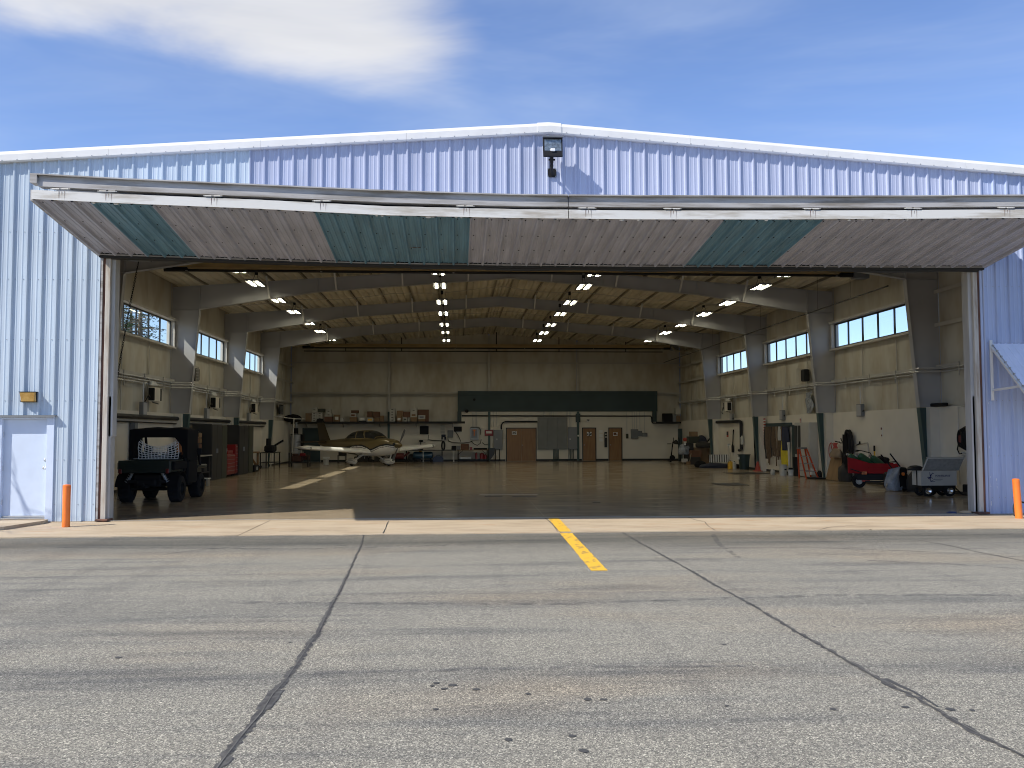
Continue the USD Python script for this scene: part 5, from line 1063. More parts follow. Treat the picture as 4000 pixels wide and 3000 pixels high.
for i in range(4): single('white_bell', MB().lathe([(.0, -.0), (.02, .0), (.05, -.1), (.0, -.1)], (1.04, YB - .08, 1.72 - .145 * i), 'z', 10), 'white', ['topmost', 'second', 'third', 'lowest'][i] + ' of four white cone fittings beside the double doors', 'wall fitting', 'white cone fittings')
pipes('black_pipe', [[(-1.7, YB - .08, 2.92), (0, YB - .08, 2.91), (5.7, YB - .08, 2.89)], ], .045, 'pipe_black', 'long black pipe high on the block wall below the teal band', 'pipe')
pipes('black_pipe', [[(5.9, YB - .06, 2.89), (9.3, YB - .06, 2.88), (10.55, YB - .06, 2.88), (10.62, YB - .06, 2.8), (10.64, YB - .06, 2.5), (10.7, YB - .06, 2.42), (14.0, YB - .06, 2.42)][:-1] + [(12.38, YB - .06, 2.42)]], .045, 'pipe_black', 'black pipe stepping down at the right end of the back wall', 'pipe')
pipes('black_pipe', [[(.84, YB - .08, 2.03), (.84, YB - .08, 2.3), (.92, YB - .08, 2.45), (1.07, YB - .08, 2.53), (3.17, YB - .08, 2.53)]], .05, 'pipe_black', 'bent black pipe over the double wooden doors', 'pipe')
pipes('thin_conduits', [[(-12.5, YB + .02, 4.3 - .06 * k), (-2.0, YB + .02, 4.3 - .06 * k)] for k in range(3)], .018, 'conduit', 'three thin conduits along the back wall below the girt', 'conduit')
pipes('thin_conduits', [[(11.0, YB + .02, 4.35 - .07 * k), (12.3, YB + .02, 4.33 - .07 * k), (12.5, YB - .1, 4.25 - .07 * k), (12.5, YB - .3, 3.8 - .07 * k)] for k in range(3)], .018, 'conduit', 'three thin conduits bending into the back right corner', 'conduit')
pipes('drop_conduits', [[(x, YB - .02, 3.18), (x, YB - .02, z)] for x, z in ((9.35, 2.03), (9.5, 2.03), (9.62, 2.03), (9.85, 1.92), (10.15, 1.79), (9.0, 1.73))], .018, 'conduit', 'thin conduits dropping to the grey junction boxes', 'conduit')
pipes('drop_conduits', [[(x, YB - .02, 3.18), (x, YB - .02, 2.16)] for x in (5.05, 5.15, 5.25, 5.35)] + [[(x, YB - .02, 3.18), (x, YB - .02, 2.82)] for x in (3.6, 4.0, 4.1, 4.2)], .02, 'conduit', 'thin conduits dropping to the grey board and panel', 'conduit')
pipes('drop_conduits', [[(x, YB - .02, 3.18), (x, YB - .02, 2.14)] for x in (-1.0, -.92, -.84, -.76)] + [[(0.15 + .2 * k, YB - .02, 3.18), (0.15 + .2 * k, YB - .02, 2.2)] for k in range(3)], .016, 'conduit', 'thin conduits dropping to the grey wall cabinet', 'conduit')
pipes('looped_cables', [[(-2.6, YB - .06, 1.6), (-2.55, YB - .08, 1.3), (-2.3, YB - .08, 1.2), (-1.6, YB - .08, 1.17), (-1.2, YB - .08, 1.22), (-1.0, YB - .1, 1.3)], [(-1.1, YB - .1, 1.3), (-.9, YB - .12, 1.1), (-.7, YB - .12, 1.02), (-.5, YB - .12, 1.15), (-.45, YB - .1, 1.4)], [(-3.8, YB - .06, 1.7), (-3.85, YB - .06, 1.4), (-3.6, YB - .06, 1.35), (-2.9, YB - .06, 1.32)], [(-2.1, YB - .06, 1.9), (-1.9, YB - .06, 1.6), (-1.75, YB - .06, 1.25)], [(-.4, YB - .06, 1.2), (-.2, YB - .06, 1.05), (0, YB - .06, 1.1)]], .022, 'pipe_black', 'tangle of black cables looped along the wall above the benches', 'cables')
t = thing('cable_coil', 'black hose coil hanging above the long dark bench', 'hose coil', (-2.9, YB, 1.0)); m = MB()
for k in range(4): m.tube([(-2.88 + (.12 - .02 * k) * math.cos(q), YB - .06 - .03 * k, 1.0 + (.32 - .03 * k) * math.sin(q)) for q in np.linspace(0, 2 * PI, 18)], .022, 5)
obj('coil', m, 'pipe_black', t)
for i, (z0, z1) in enumerate(((2.18, 2.33), (2.0, 2.15), (1.8, 1.97))): single('small_bin', MB().box(-3.05, -2.78, YB - .12, YB - .005, z0, z1, .01), 'cardboard_white', ['topmost', 'middle', 'lowest'][i] + ' small white bin in the column under the shelf', 'bin')
single('blue_regulator', MB().box(-3.0, -2.72, YB - .14, YB - .005, 1.55, 1.72, .02).cyl((-2.95, YB - .1, 1.4), (-2.95, YB - .1, 1.56), .05, n=8).cyl((-2.75, YB - .1, 1.38), (-2.75, YB - .1, 1.56), .06, n=8), 'blue_tarp', 'dark blue air regulator under the white bins', 'regulator')
t = thing('emergency_light', 'small twin head emergency light on the back wall left of the first single door', 'emergency light', (6.45, YB, 2.6)); m = MB(); m.box(6.38, 6.55, YB - .08, YB - .003, 2.55, 2.66, .01); obj('body', m, 'black_metal', t)
for x in (6.40, 6.52): m = MB(); m.lathe([(0, -.14), (.05, -.13), (.05, -.08), (.0, -.07)], (x, YB, 2.55), 'y', 10); obj('lamp_head', m, 'white', t)
single('wall_clock', MB().lathe([(0, -.06), (.08, -.05), (.09, -.003)], (-.9, YB - .06, 3.95), 'y', 12), 'black_metal', 'small round black camera on the teal band', 'camera'); single('wall_clock', MB().lathe([(0, -.08), (.1, -.07), (.12, -.003)], (-1.38, YB - .12, 3.22), 'y', 12), 'black_metal', 'round black fitting at the lower left edge of the teal band', 'fitting')
single('pull_station', MB().lathe([(0, -.05), (.05, -.05), (.06, -.003)], (5.8, YB - .12, 1.62), 'y', 12), 'white', 'small white round sensor on the green post', 'sensor')
# shelf along the top of the block wall with cartons
t = thing('wall_shelf', 'long dark shelf along the back wall carrying cartons', 'shelf', (-7, YB, 2.5)); m = MB(); m.box(-12.4, -1.9, YB - .75, YB - .002, 2.5, 2.54); obj('board', m, 'cabinet_dark', t); m = MB(); m.box(-12.4, -1.5, YB - .79, YB - .75, 2.41, 2.55); obj('rail', m, 'pipe_black', t)
for x in (-11.5, -9.2, -6.9, -4.6, -2.3): m = MB(); m.bar((x, YB - .7, 2.49), (x, YB - .01, 2.2), .03); obj('shelf_bracket', m, 'black_metal', t)
t = thing('wall_shelf', 'short shelf in the back right corner', 'shelf', (11.6, YB, 2.44)); m = MB(); m.box(10.75, 12.38, YB - .7, YB - .002, 2.46, 2.5); obj('board', m, 'girt_light', t); m = MB(); m.box(10.75, 12.38, YB - .74, YB - .7, 2.38, 2.5); obj('rail', m, 'pipe_black', t)
SB = YB - .72
def carton(x0, x1, z0, z1, matn, label, holes=0, lid=False, mark=None, tilt=0):
    t = thing('carton', label, 'box', ((x0 + x1) / 2, SB, z0), group='cartons stored on the back wall shelf'); d_ = min(.42, (x1 - x0) * 1.1 + .1)
    m = MB(); m.box(x0, x1, SB, SB + d_, z0, z1, .006)
    if tilt:
        v, f = m.out(); c = v.mean(0); a = tilt; v = v - c; v = np.stack([v[:, 0] * math.cos(a) - v[:, 2] * math.sin(a), v[:, 1], v[:, 0] * math.sin(a) + v[:, 2] * math.cos(a)], 1) + c; m = MB().add(v, f)
    obj('carton_body', m, matn, t)
    if lid: obj('lid', MB().box(x0 - .008, x1 + .008, SB - .008, SB + d_ + .005, z1 - .07, z1 + .006), matn, t)
    cx = (x0 + x1) / 2
    if holes: obj('hand_hole', MB().box(cx - .06, cx + .06, SB - .012, SB - .002, (z0 + z1) / 2 - .012, (z0 + z1) / 2 + .028), 'ink_black', t)
    if mark: obj('mark', MB().box(x0 + .2 * (x1 - x0), x1 - .2 * (x1 - x0), SB - .006, SB - .001, z0 + .25 * (z1 - z0), z1 - .3 * (z1 - z0)), mark, t)
ordw = ['lowest', 'second', 'third', 'topmost', 'fifth']
for j, (x0, x1, nm) in enumerate(((-11.11, -10.80, 'left'), (-10.78, -10.45, 'right'))):
    for k in range(4): carton(x0, x1, 2.545 + .143 * k, 2.545 + .143 * k + .138, 'cardboard_white', f'{["lowest", "second from bottom", "third from bottom", "topmost"][k]} white archive box in the {nm} of the twin stacks', holes=1)
carton(-11.12, -10.78, 3.145, 3.42, 'cardboard_white', 'white archive box sitting askew on the left twin stack', 1, tilt=.12)
carton(-10.72, -10.32, 3.13, 3.36, 'cabinet_olive', 'dark olive bundle on the right twin stack'); carton(-11.5, -11.15, 2.545, 3.08, 'cardboard', 'brown carton left of the white twin stacks')
carton(-10.32, -9.82, 2.545, 2.85, 'cardboard_dark', 'dark carton behind the tail fin on the shelf'); carton(-10.28, -9.84, 2.86, 3.06, 'cardboard_white', 'white box on the dark carton behind the fin', 1); carton(-10.22, -9.92, 3.07, 3.32, 'cardboard_white', 'small white box topmost behind the fin', 1)
carton(-9.74, -9.38, 2.545, 2.98, 'cardboard', 'brown carton with a white and orange label', mark='paper'); carton(-9.34, -9.14, 2.545, 2.78, 'cardboard_white', 'small grey white box beside the labelled carton')
carton(-8.75, -8.3, 2.545, 2.83, 'cardboard', 'brown carton at the bottom of a three box stack'); carton(-8.73, -8.35, 2.835, 3.08, 'cardboard_white', 'white printed box in the middle of the three box stack', mark='cardboard_dark'); carton(-8.66, -8.22, 3.085, 3.26, 'cardboard_dark', 'reddish brown carton on top of the three box stack')
carton(-8.16, -7.76, 2.6, 2.81, 'cardboard_white', 'long white box on a dark tray', mark='paper'); carton(-8.17, -7.75, 2.545, 2.595, 'black_metal', 'flat dark tray under the long white box'); carton(-7.68, -7.28, 2.545, 2.79, 'cardboard_white', 'cream box with yellow print', mark='yellow_paint')
carton(-7.2, -6.87, 2.545, 2.77, 'cardboard', 'brown box right of the cream box'); carton(-7.66, -7.34, 2.81, 3.19, 'cardboard_dark', 'tall dark brown carton standing on the cream box'); carton(-7.28, -6.88, 2.79, 3.17, 'cardboard_dark', 'square dark carton on the brown box'); carton(-6.85, -6.62, 2.545, 2.92, 'cardboard', 'narrow brown carton next to the steel post')
for k in range(5): carton(-6.25, -5.92, 2.545 + .168 * k, 2.545 + .168 * k + .163, 'cardboard_white', f'{["lowest", "second", "third", "fourth", "topmost"][k]} white archive box in the tall stack right of the post', 1)
carton(-5.81, -5.49, 2.545, 2.87, 'cardboard', 'brown carton right of the tall white stack', mark='paper'); carton(-5.79, -5.41, 2.875, 3.23, 'cardboard', 'brown carton stacked second right of the white stack'); carton(-5.42, -5.15, 2.545, 2.81, 'cardboard_white', 'pale box between brown cartons', mark='cabinet_olive'); carton(-5.39, -4.98, 2.82, 3.16, 'cardboard_dark', 'dark carton above the pale box'); carton(-5.1, -4.99, 2.545, 2.8, 'cardboard_white', 'slim white box on edge')
carton(-4.93, -4.54, 2.545, 2.82, 'cardboard', 'brown carton under two white boxes'); carton(-4.94, -4.54, 2.825, 3.09, 'cardboard_white', 'cream middle box of the right stack', mark='cardboard'); carton(-4.94, -4.54, 3.095, 3.37, 'cardboard_white', 'white box topmost of the right stack', 1, lid=True); 
SB = YB - .4
carton(-4.5, -3.8, 2.545, 3.31, 'cardboard_dark', 'big reddish brown carton at the right end of the shelf')
SB = YB - .72
carton(-4.45, -4.02, 2.7, 2.95, 'cardboard_white', 'grey printed box in front of the big carton', mark='panel_grey'); carton(-4.45, -4.05, 2.545, 2.69, 'cardboard', 'low brown box under the grey printed box')
carton(11.25, 11.84, 2.505, 3.04, 'black_metal', 'black television set on the right corner shelf'); carton(11.86, 12.08, 2.505, 2.98, 'panel_grey', 'grey unit beside the black television'); carton(12.1, 12.36, 2.505, 2.86, 'cardboard', 'brown box in the right corner of the shelf'); carton(12.05, 12.37, 2.99, 3.36, 'cardboard_white', 'white carton topmost in the right corner')
# benches and floor things along the back wall
t = thing('long_bench', 'long dark steel bench with thin white legs under the far wing', 'bench', (-3.5, 38, 0)); m = MB(); m.box(-5.3, -2.05, YB - 1.0, YB - .2, .70, .75); obj('top', m, 'cabinet_dark', t)
for x in (-4.12, -2.2): m = MB(); m.box(x - .022, x + .022, YB - 1.0, YB - .96, .0, .70); obj('leg', m, 'white', t)
for x in (-5.2, -2.95): m = MB(); m.box(x - .03, x + .03, YB - .3, YB - .24, .0, .70); obj('leg', m, 'black_metal', t)
t = thing('work_table', 'wood topped work table with black legs left of the grey panel', 'table', (-1, 38, 0)); m = MB(); m.box(-2.0, -.02, YB - .95, YB - .2, .71, .75, .004); obj('top', m, 'timber', t)
for x in (-1.93, -.1): m = MB(); m.box(x - .03, x + .03, YB - .95, YB - .89, .0, .71); m.bar((x, YB - .9, .45), (x + (.3 if x < -1 else -.3), YB - .9, .7), .03); obj('leg', m, 'black_metal', t)
m = MB(); m.box(-1.9, -.1, YB - .85, YB - .25, .14, .17); obj('lower_shelf', m, 'cabinet_dark', t)
for i, (x0, x1, z0, z1, mt_, lb) in enumerate(((-1.75, -1.25, .752, 1.12, 'cardboard_dark', 'brown cardboard box on the work table'), (-2.35, -2.05, .752, 1.0, 'black_metal', 'black battery charger at the end of the long bench'), (-2.04, -1.8, .752, 1.0, 'box_grey', 'grey charger on the work table corner'), (-1.2, -1.04, .752, .92, 'tool_red', 'small red can on the work table'), (-.95, -.1, .752, .86, 'black_metal', 'long black tray on the work table'), (-1.85, -1.1, .172, .30, 'metal_top', 'shiny metal tray on the lower shelf of the work table'))):
    single('table_box', MB().box(x0, x1, YB - .8, YB - .45, z0, z1, .015), mt_, lb, 'box')
def canister(x, y, z, r, h, matn, label, name='canister', cat='canister'):
    t = thing(name, label, cat, (x, y, z)); m = MB(); m.lathe([(0, 0), (r, 0), (r, h * .8), (r * .4, h * .92), (0, h * .92)], (x, y, z), 'z', 14); obj('body', m, matn, t, smooth=40); m = MB(); m.cyl((x, y, z + h * .9), (x, y, z + h), r * .3, n=8); obj('cap', m, 'black_metal', t)
canister(-.78, YB - .6, .172, .07, .42, 'tool_red', 'slim red extinguisher on the lower shelf of the work table'); canister(-.42, YB - .6, .172, .13, .40, 'tool_red', 'round red fuel can on the lower shelf of the work table'); canister(-.2, YB - .55, .172, .1, .3, 'tool_red', 'smaller red can beside the round fuel can')
t = thing('air_compressor', 'blue horizontal tank air compressor under the long bench', 'compressor', (-4.2, 38, 0)); m = MB(); m.lathe([(0, -.64), (.12, -.63), (.2, -.58), (.22, -.5), (.22, .5), (.2, .58), (.12, .63), (0, .64)], (-4.15, YB - .55, .42), 'x', 20); mat('tank_blue', (.02, .07, .12), .3, coat=.4); obj('tank', m, 'tank_blue', t, smooth=40); m = MB(); m.box(-4.7, -4.6, YB - .7, YB - .4, 0, .25); m.box(-3.7, -3.6, YB - .7, YB - .4, 0, .25); obj('foot', m, 'black_metal', t); m = MB(); m.cyl((-4.3, YB - .55, .64), (-4.3, YB - .55, .69), .1, n=10); obj('pump', m, 'yellow_paint', t)
t = thing('blue_toolbox', 'dark blue toolbox on the floor under the long bench', 'toolbox', (-3.2, 38, 0)); m = MB(); m.prism([(-3.52, .0), (-2.86, .0), (-2.86, .24), (-2.98, .34), (-3.4, .34), (-3.52, .24)], YB - .8, YB - .45, 'y'); mat('box_blue', (.012, .02, .06), .4); obj('body', m, 'box_blue', t); m = MB(); m.tube([(-3.32, YB - .62, .34), (-3.3, YB - .62, .4), (-3.08, YB - .62, .4), (-3.06, YB - .62, .34)], .015, 6); obj('handle', m, 'black_metal', t)
t = thing('red_compressor', 'dark red engine hoist parts on the floor behind the nose wheel', 'machine', (-5.4, 38, 0)); m = MB(); m.cyl((-5.9, YB - .55, .36), (-5.35, YB - .55, .36), .2, n=14); m.bar((-5.4, YB - .6, .3), (-5.0, YB - .6, .62), .12); mat('dull_red', (.12, .015, .015), .5); obj('body', m, 'dull_red', t); m = MB(); m.box(-6.0, -5.0, YB - .75, YB - .35, .0, .14); obj('base', m, 'black_metal', t)
t = thing('guillotine_blade', 'dark curved sheet metal guard at the right end of the work table', 'guard', (.2, 38, 0)); m = MB(); m.prism([(-.0, .86), (.42, .86), (.38, .5), (.2, .2), (.0, .1)], YB - .7, YB - .66, 'y'); obj('blade', m, 'cabinet_dark', t); m = MB(); m.box(-.02, .03, YB - .72, YB - .64, .0, .86); obj('post', m, 'black_metal', t)
t = thing('drill_press', 'black drill press standing on the long bench near the far wingtip', 'drill press', (-4.2, 38, .75)); m = MB(); m.box(-4.5, -4.15, YB - .6, YB - .3, .752, .86, .02); m.cyl((-4.3, YB - .4, .86), (-4.3, YB - .4, 1.3), .035, n=8); m.box(-4.4, -4.15, YB - .62, YB - .35, 1.25, 1.38, .03); obj('body', m, 'black_metal', t); m = MB(); m.cyl((-4.15, YB - .5, 1.25), (-4.0, YB - .5, 1.2), .02, n=6); obj('handle', m, 'steel_dull', t)
m = MB()
for k in range(46): 
    rr = rng; x, w, h = -8.6 + 4.2 * rr.random(), rr.uniform(.08, .3), rr.uniform(.1, .55); m.box(x, x + w, YB - .3 - rr.random() * .25, YB - .05, .0, h, .03)
single('shop_clutter', m, 'dark_clutter', 'dark mass of low shop clutter along the foot of the back wall behind the aeroplane', 'clutter', kind='stuff')
# patches on the hangar floor
for i, (P, mt_) in enumerate((([(-1.22, 6.46), (-.71, 6.41), (-.71, 6.50), (-1.22, 6.55)], 'base_black'), ([(-.44, 6.32), (.24, 6.2), (.26, 6.42), (-.44, 6.5)], 'base_black'), ([(7.04, 12.45), (6.95, 11.5), (7.15, 10.9), (7.95, 11.05), (8.0, 12.45)], 'base_black'), ([(1.5, 3.98), (1.7, 3.96), (1.72, 4.08), (1.5, 4.1)], 'base_black'), ([(3.2, 37.6), (4.9, 37.6), (4.9, 38.2), (3.2, 38.2)], 'base_black'), ([(5.4, 36.6), (7.1, 36.8), (7.1, 37.9), (5.4, 37.9)], 'base_black'), ([(9.9, 19.0), (11.6, 19.2), (11.6, 20.6), (9.9, 20.6)], 'base_black'))):
    single('floor_mat', MB().prism(P, .002, .012, 'z'), mt_, ['short dark floor strip left of the drain', 'short dark floor strip right of the drain', 'dark rectangular mat on the right half of the floor', 'tiny dark scuff near the threshold', 'black mat before the grey board', 'black mat before the left single door', 'dark mat before the hanging straps'][i], 'floor mat')
single('drain_strip', MB().box(-1.35, .35, 7.12, 7.20, .002, .006), 'cardboard_white', 'pale strip across the middle of the floor', 'strip')
single('joint_line', ribbon([(-.08, 30), (-.08, 12.46), (-.07, 5.66), (-.12, .3)], .012, .012, .0042, .3, .4, seed=33), 'floor_joint', 'thin dark joint line down the middle of the hangar floor', 'joint', kind='structure')

# ---------------------------------------------------------------- right side of the hangar
mat('bin_green', (.012, .03, .028), .45); mat('strap_brown', (.13, .085, .05), .8, var=.2, vscale=8); mat('strap_tan', (.24, .18, .12), .8); mat('jacket_blue', (.03, .035, .06), .85); mat('rain_yellow', (.62, .50, .03), .55, var=.12, vscale=7); mat('ladder_orange', (.52, .075, .025), .5)
mat('trailer_red', (.34, .007, .009), .6, var=.08, vscale=3, spec=.2); mat('oxygen_green', (.03, .115, .05), .35, coat=.2); mat('plywood', (.27, .165, .075), .75, var=.18, vscale=3, stretch=(1, 1, .3)); mat('sack_tan', (.27, .20, .13), .9); mat('plastic_grey', (.24, .26, .29), .35, var=.3, vscale=6); mat('amber_glow', (.70, .16, .02), .25); mat('cart_white', (.46, .45, .42), .45, var=.05, vscale=3); mat('lid_grey', (.19, .185, .175), .5, var=.15, vscale=12); mat('navy', (.02, .02, .10), .5); mat('rope_red', (.42, .07, .05), .7); mat('pvc', (.60, .57, .50), .4)
XW = 12.4
pipes('drain_pipe', [[(12.3, 30.6, 2.37), (12.3, 25.7, 2.37), (12.3, 25.52, 2.33), (12.3, 25.5, 2.2), (12.3, 25.5, .95), (12.3, 25.85, .9)]], .08, 'pipe_black', 'black right angle drain pipe on the far right block wall', 'pipe')
single('light_pole', MB().cyl((12.22, 22.95, 3.5), (12.15, 22.55, .06), .028, n=8), 'white', 'thin white pole leaning on the right wall column', 'pole')
single('dark_pole', MB().cyl((12.1, 23.0, 4.0), (12.1, 22.75, .04), .045, n=8), 'black_metal', 'thick dark pole standing beside the thin white pole', 'pole')
t = thing('warning_strip', 'hanging red and white striped strip beside the thin white pole', 'striped strip', (12.3, 22.0, 1.2)); m = MB(); m.box(12.3, 12.31, 21.85, 22.15, 1.2, 2.5); obj('strip', m, 'white', t); m = MB()
for k in range(10): m.box(12.295, 12.30, 21.85, 22.15, 1.22 + .13 * k, 1.285 + .13 * k)
obj('red_stripes', m, 'rope_red', t)
t = thing('rubbish_bin', 'large dark green plastic bin by the right wall column', 'bin', (12.0, 24.0, 0)); m = MB(); m.lathe([(0, .01), (.22, .01), (.28, .7), (.31, .7), (.31, .74), (.26, .74), (.2, .06), (0, .06)], (11.95, 24.0, 0), 'z', 20); obj('bin_body', m, 'bin_green', t, smooth=40); m = MB(); m.box(11.62, 11.68, 23.86, 24.0, .5, .62); obj('label_plate', m, 'paper', t)
canister(11.45, 24.6, 0, .13, .42, 'yellow_paint', 'yellow pail with black rim beside the dark green bin', 'yellow_pail', 'pail'); canister(11.62, 24.5, 0, .09, .4, 'cardboard_white', 'pale jug wedged between the yellow pail and the bin', 'jug', 'jug')
t = thing('traffic_cone', 'red traffic cone at the foot of the thin white pole', 'cone', (12.0, 22.1, 0)); m = MB(); m.lathe([(.0, .45), (.03, .45), (.14, .03), (0, .03)], (11.98, 22.1, 0), 'z', 16); obj('cone', m, 'rope_red', t); m = MB(); m.box(11.8, 12.16, 21.92, 22.28, 0, .03, .01); obj('base', m, 'rope_red', t)
t = thing('striped_barricade', 'black board with slanted white stripes leaning low against the right wall', 'barricade', (11.65, 27.3, 0)); a = np.array([11.12, 27.25, .24]); u = np.array([1.12, 0, 0]); w = np.array([.03, .18, .40]); nv = np.array([0, -.9, .4]); m = MB(); m.obox(a + u / 2 + w / 2, u / 2, nv * .012, w / 2); obj('board', m, 'black_metal', t)
for k in range(12):
    p = a + u * (.02 + k / 12.2) - nv * 0; n_ = np.array([0, -.41, .19]); n_ = np.array([0, -.02, .006]); q = MB(); q.add([p + n_, p + u * .042 + n_, p + u * .075 + w + n_, p + u * .033 + w + n_], [(0, 1, 2, 3)]); obj('white_stripe', q, 'white', t)
def lump(x, y, z, sx, sy, sz, seed, name, matn, label, cat, amp=.5):
    s_ = trimesh.creation.icosphere(3, 1); v = np.array(s_.vertices); v = v * (1 + amp * (meshkit.fbm(v * 1.7 + seed, 3, seed)[:, None] - .5)) * np.array([sx, sy, sz]); v[:, 2] = np.maximum(v[:, 2], -sz * .55); return single(name, MB().add(v + np.array([x, y, z + sz * .55]), s_.faces), matn, label, cat, smooth=60)
lump(11.2, 26.3, 0, .85, .4, .16, 3, 'blue_tarp', 'blue_tarp', 'crumpled dark blue tarp on the floor before the striped board', 'tarp'); lump(12.0, 25.5, 0, .4, .35, .14, 5, 'black_bag', 'soft_black', 'low black bag on the floor left of the dark green bin', 'bag'); lump(10.6, 27.0, 0, .3, .3, .22, 7, 'black_bag', 'soft_black', 'black bag at the left end of the blue tarp', 'bag')
for i, (x0, x1, y0, y1, z0, z1, mt_, lb) in enumerate(((11.55, 12.35, 31.6, 32.3, 0, .95, 'cardboard', 'large brown carton at the bottom right of the corner pile'), (11.2, 11.75, 31.0, 31.5, .42, .80, 'cardboard_dark', 'brown carton in the middle of the corner pile'), (11.15, 11.7, 30.95, 31.5, 0, .42, 'dark_clutter', 'dark box at the front foot of the corner pile'), (11.3, 11.95, 32.0, 32.5, 1.2, 1.58, 'cabinet_olive', 'olive box high in the corner pile'), (11.45, 11.85, 32.05, 32.5, 1.58, 1.86, 'cardboard', 'topmost carton of the corner pile'), (11.05, 11.5, 31.7, 32.2, .0, 1.2, 'dark_clutter', 'tall dark box behind the corner pile'), (10.9, 11.1, 30.9, 31.1, .0, .18, 'cardboard', 'small brown box on the floor before the corner pile'), (10.75, 11.05, 31.3, 31.6, .12, .32, 'cardboard_white', 'pale box tilted at the foot of the corner pile'))): single('pile_box', MB().box(x0, x1, y0, y1, z0 + .002, z1, .012), mt_, lb, 'box')
lump(12.0, 31.4, .95, .5, .4, .22, 11, 'tan_cloth', 'dark_clutter', 'folded dark cloth draped over the corner pile', 'cloth'); lump(12.1, 32.2, 1.0, .3, .3, .42, 13, 'black_bag', 'blue_tarp', 'dark blue bag upright on the corner pile', 'bag'); lump(11.0, 31.9, .55, .35, .3, .4, 17, 'clear_bag', 'plastic_grey', 'shiny grey plastic bag in the corner pile', 'bag')
t = thing('red_fan', 'red and white object stuck on the left of the corner pile', 'red object', (10.95, 31.6, 1.2)); m = MB(); m.lathe([(0, 0), (.1, .02), (.13, .16), (0, .22)], (10.98, 31.6, 1.3), 'z', 10); obj('top', m, 'rope_red', t); m = MB(); m.cyl((10.98, 31.6, 1.1), (10.98, 31.6, 1.3), .05, n=8); obj('base', m, 'white', t)
m = MB(); m.cyl((11.05, 31.0, .0), (11.2, 31.1, .62), .022, n=6); single('chrome_leg', m, 'chrome', 'bright chrome tube leaning at the foot of the corner pile', 'tube')
t = thing('exercise_bike', 'black upright exercise bike against the back right corner', 'exercise bike', (11.3, 35.2, 0)); m = MB(); m.bar((11.0, 35.2, .12), (11.15, 35.2, 1.25), .06); m.bar((11.6, 35.2, .12), (11.55, 35.2, 1.0), .07); m.bar((10.95, 35.2, .12), (11.75, 35.2, .12), .07); m.box(10.9, 11.0, 34.95, 35.45, .02, .1, .02); m.box(11.7, 11.8, 34.95, 35.45, .02, .1, .02); obj('frame', m, 'black_metal', t)
m = MB(); m.tube([(11.15, 35.0, 1.5), (11.15, 35.05, 1.2), (11.25, 35.2, 1.12), (11.55, 35.2, 1.1)], .025, 6); m.tube([(11.45, 35.0, 1.5), (11.5, 35.05, 1.3), (11.55, 35.2, 1.15)], .025, 6); m.bar((10.78, 35.1, 1.12), (11.05, 35.2, 1.12), .04); obj('handlebar', m, 'black_metal', t)
m = MB(); m.lathe([(0, -.04), (.16, -.04), (.16, .04), (0, .04)], (11.1, 35.2, .28), 'y', 16); obj('flywheel', m, 'tyre', t); m = MB(); m.lathe([(0, 1.12), (.17, 1.14), (.12, 1.3), (.03, 1.36), (0, 1.36)], (11.33, 35.2, 0), 'z', 12); obj('seat', m, 'seat_black', t)
single('green_post', MB().box(11.95, 12.2, 37.0, 37.2, 0, 2.05, .01), 'teal_dark', 'short dark teal post in the back right corner', 'post')
t = thing('shovel', 'long dark shovel hung on the far right block wall', 'shovel', (12.33, 26.9, .8)); m = MB(); m.cyl((12.33, 26.85, 1.95), (12.33, 27.05, 1.1), .03, n=8); obj('shaft', m, 'black_metal', t); m = MB(); m.box(12.31, 12.36, 26.92, 27.2, .76, 1.14, .02); obj('blade', m, 'black_metal', t)
single('wall_extinguisher', MB().lathe([(0, 1.2), (.07, 1.2), (.08, 1.24), (.08, 1.55), (.03, 1.64), (0, 1.64)], (12.3, 25.35, .0), 'z', 12), 'cardboard_white', 'pale fire extinguisher hung beside the drain pipe', 'extinguisher')
t = thing('red_sign', 'small red and black sign on the far right block wall', 'sign', (12.38, 28.1, 1.6)); m = MB(); m.box(12.385, 12.395, 27.95, 28.25, 1.56, 1.86); obj('plate', m, 'rope_red', t); m = MB(); m.box(12.378, 12.385, 27.98, 28.22, 1.66, 1.84); obj('print', m, 'ink_black', t)
m = MB(); m.cyl((12.25, 30.2, 1.8), (12.1, 30.9, 1.3), .04, n=6); m.box(12.2, 12.38, 29.9, 30.25, 1.72, 1.86, .03); single('pipe_wrench_arm', m, 'black_metal', 'black arm bracket on the right wall near the far column', 'bracket')
t = thing('wire_ball', 'white pole with a cup standing beside the shovel', 'pole', (11.6, 26.8, 0)); m = MB(); m.cyl((11.9, 26.3, .02), (11.9, 26.35, 1.12), .025, n=8); obj('pole', m, 'pvc', t); m = MB(); m.cyl((11.9, 26.35, 1.12), (11.9, 26.35, 1.22), .06, n=10); obj('cup', m, 'white', t)
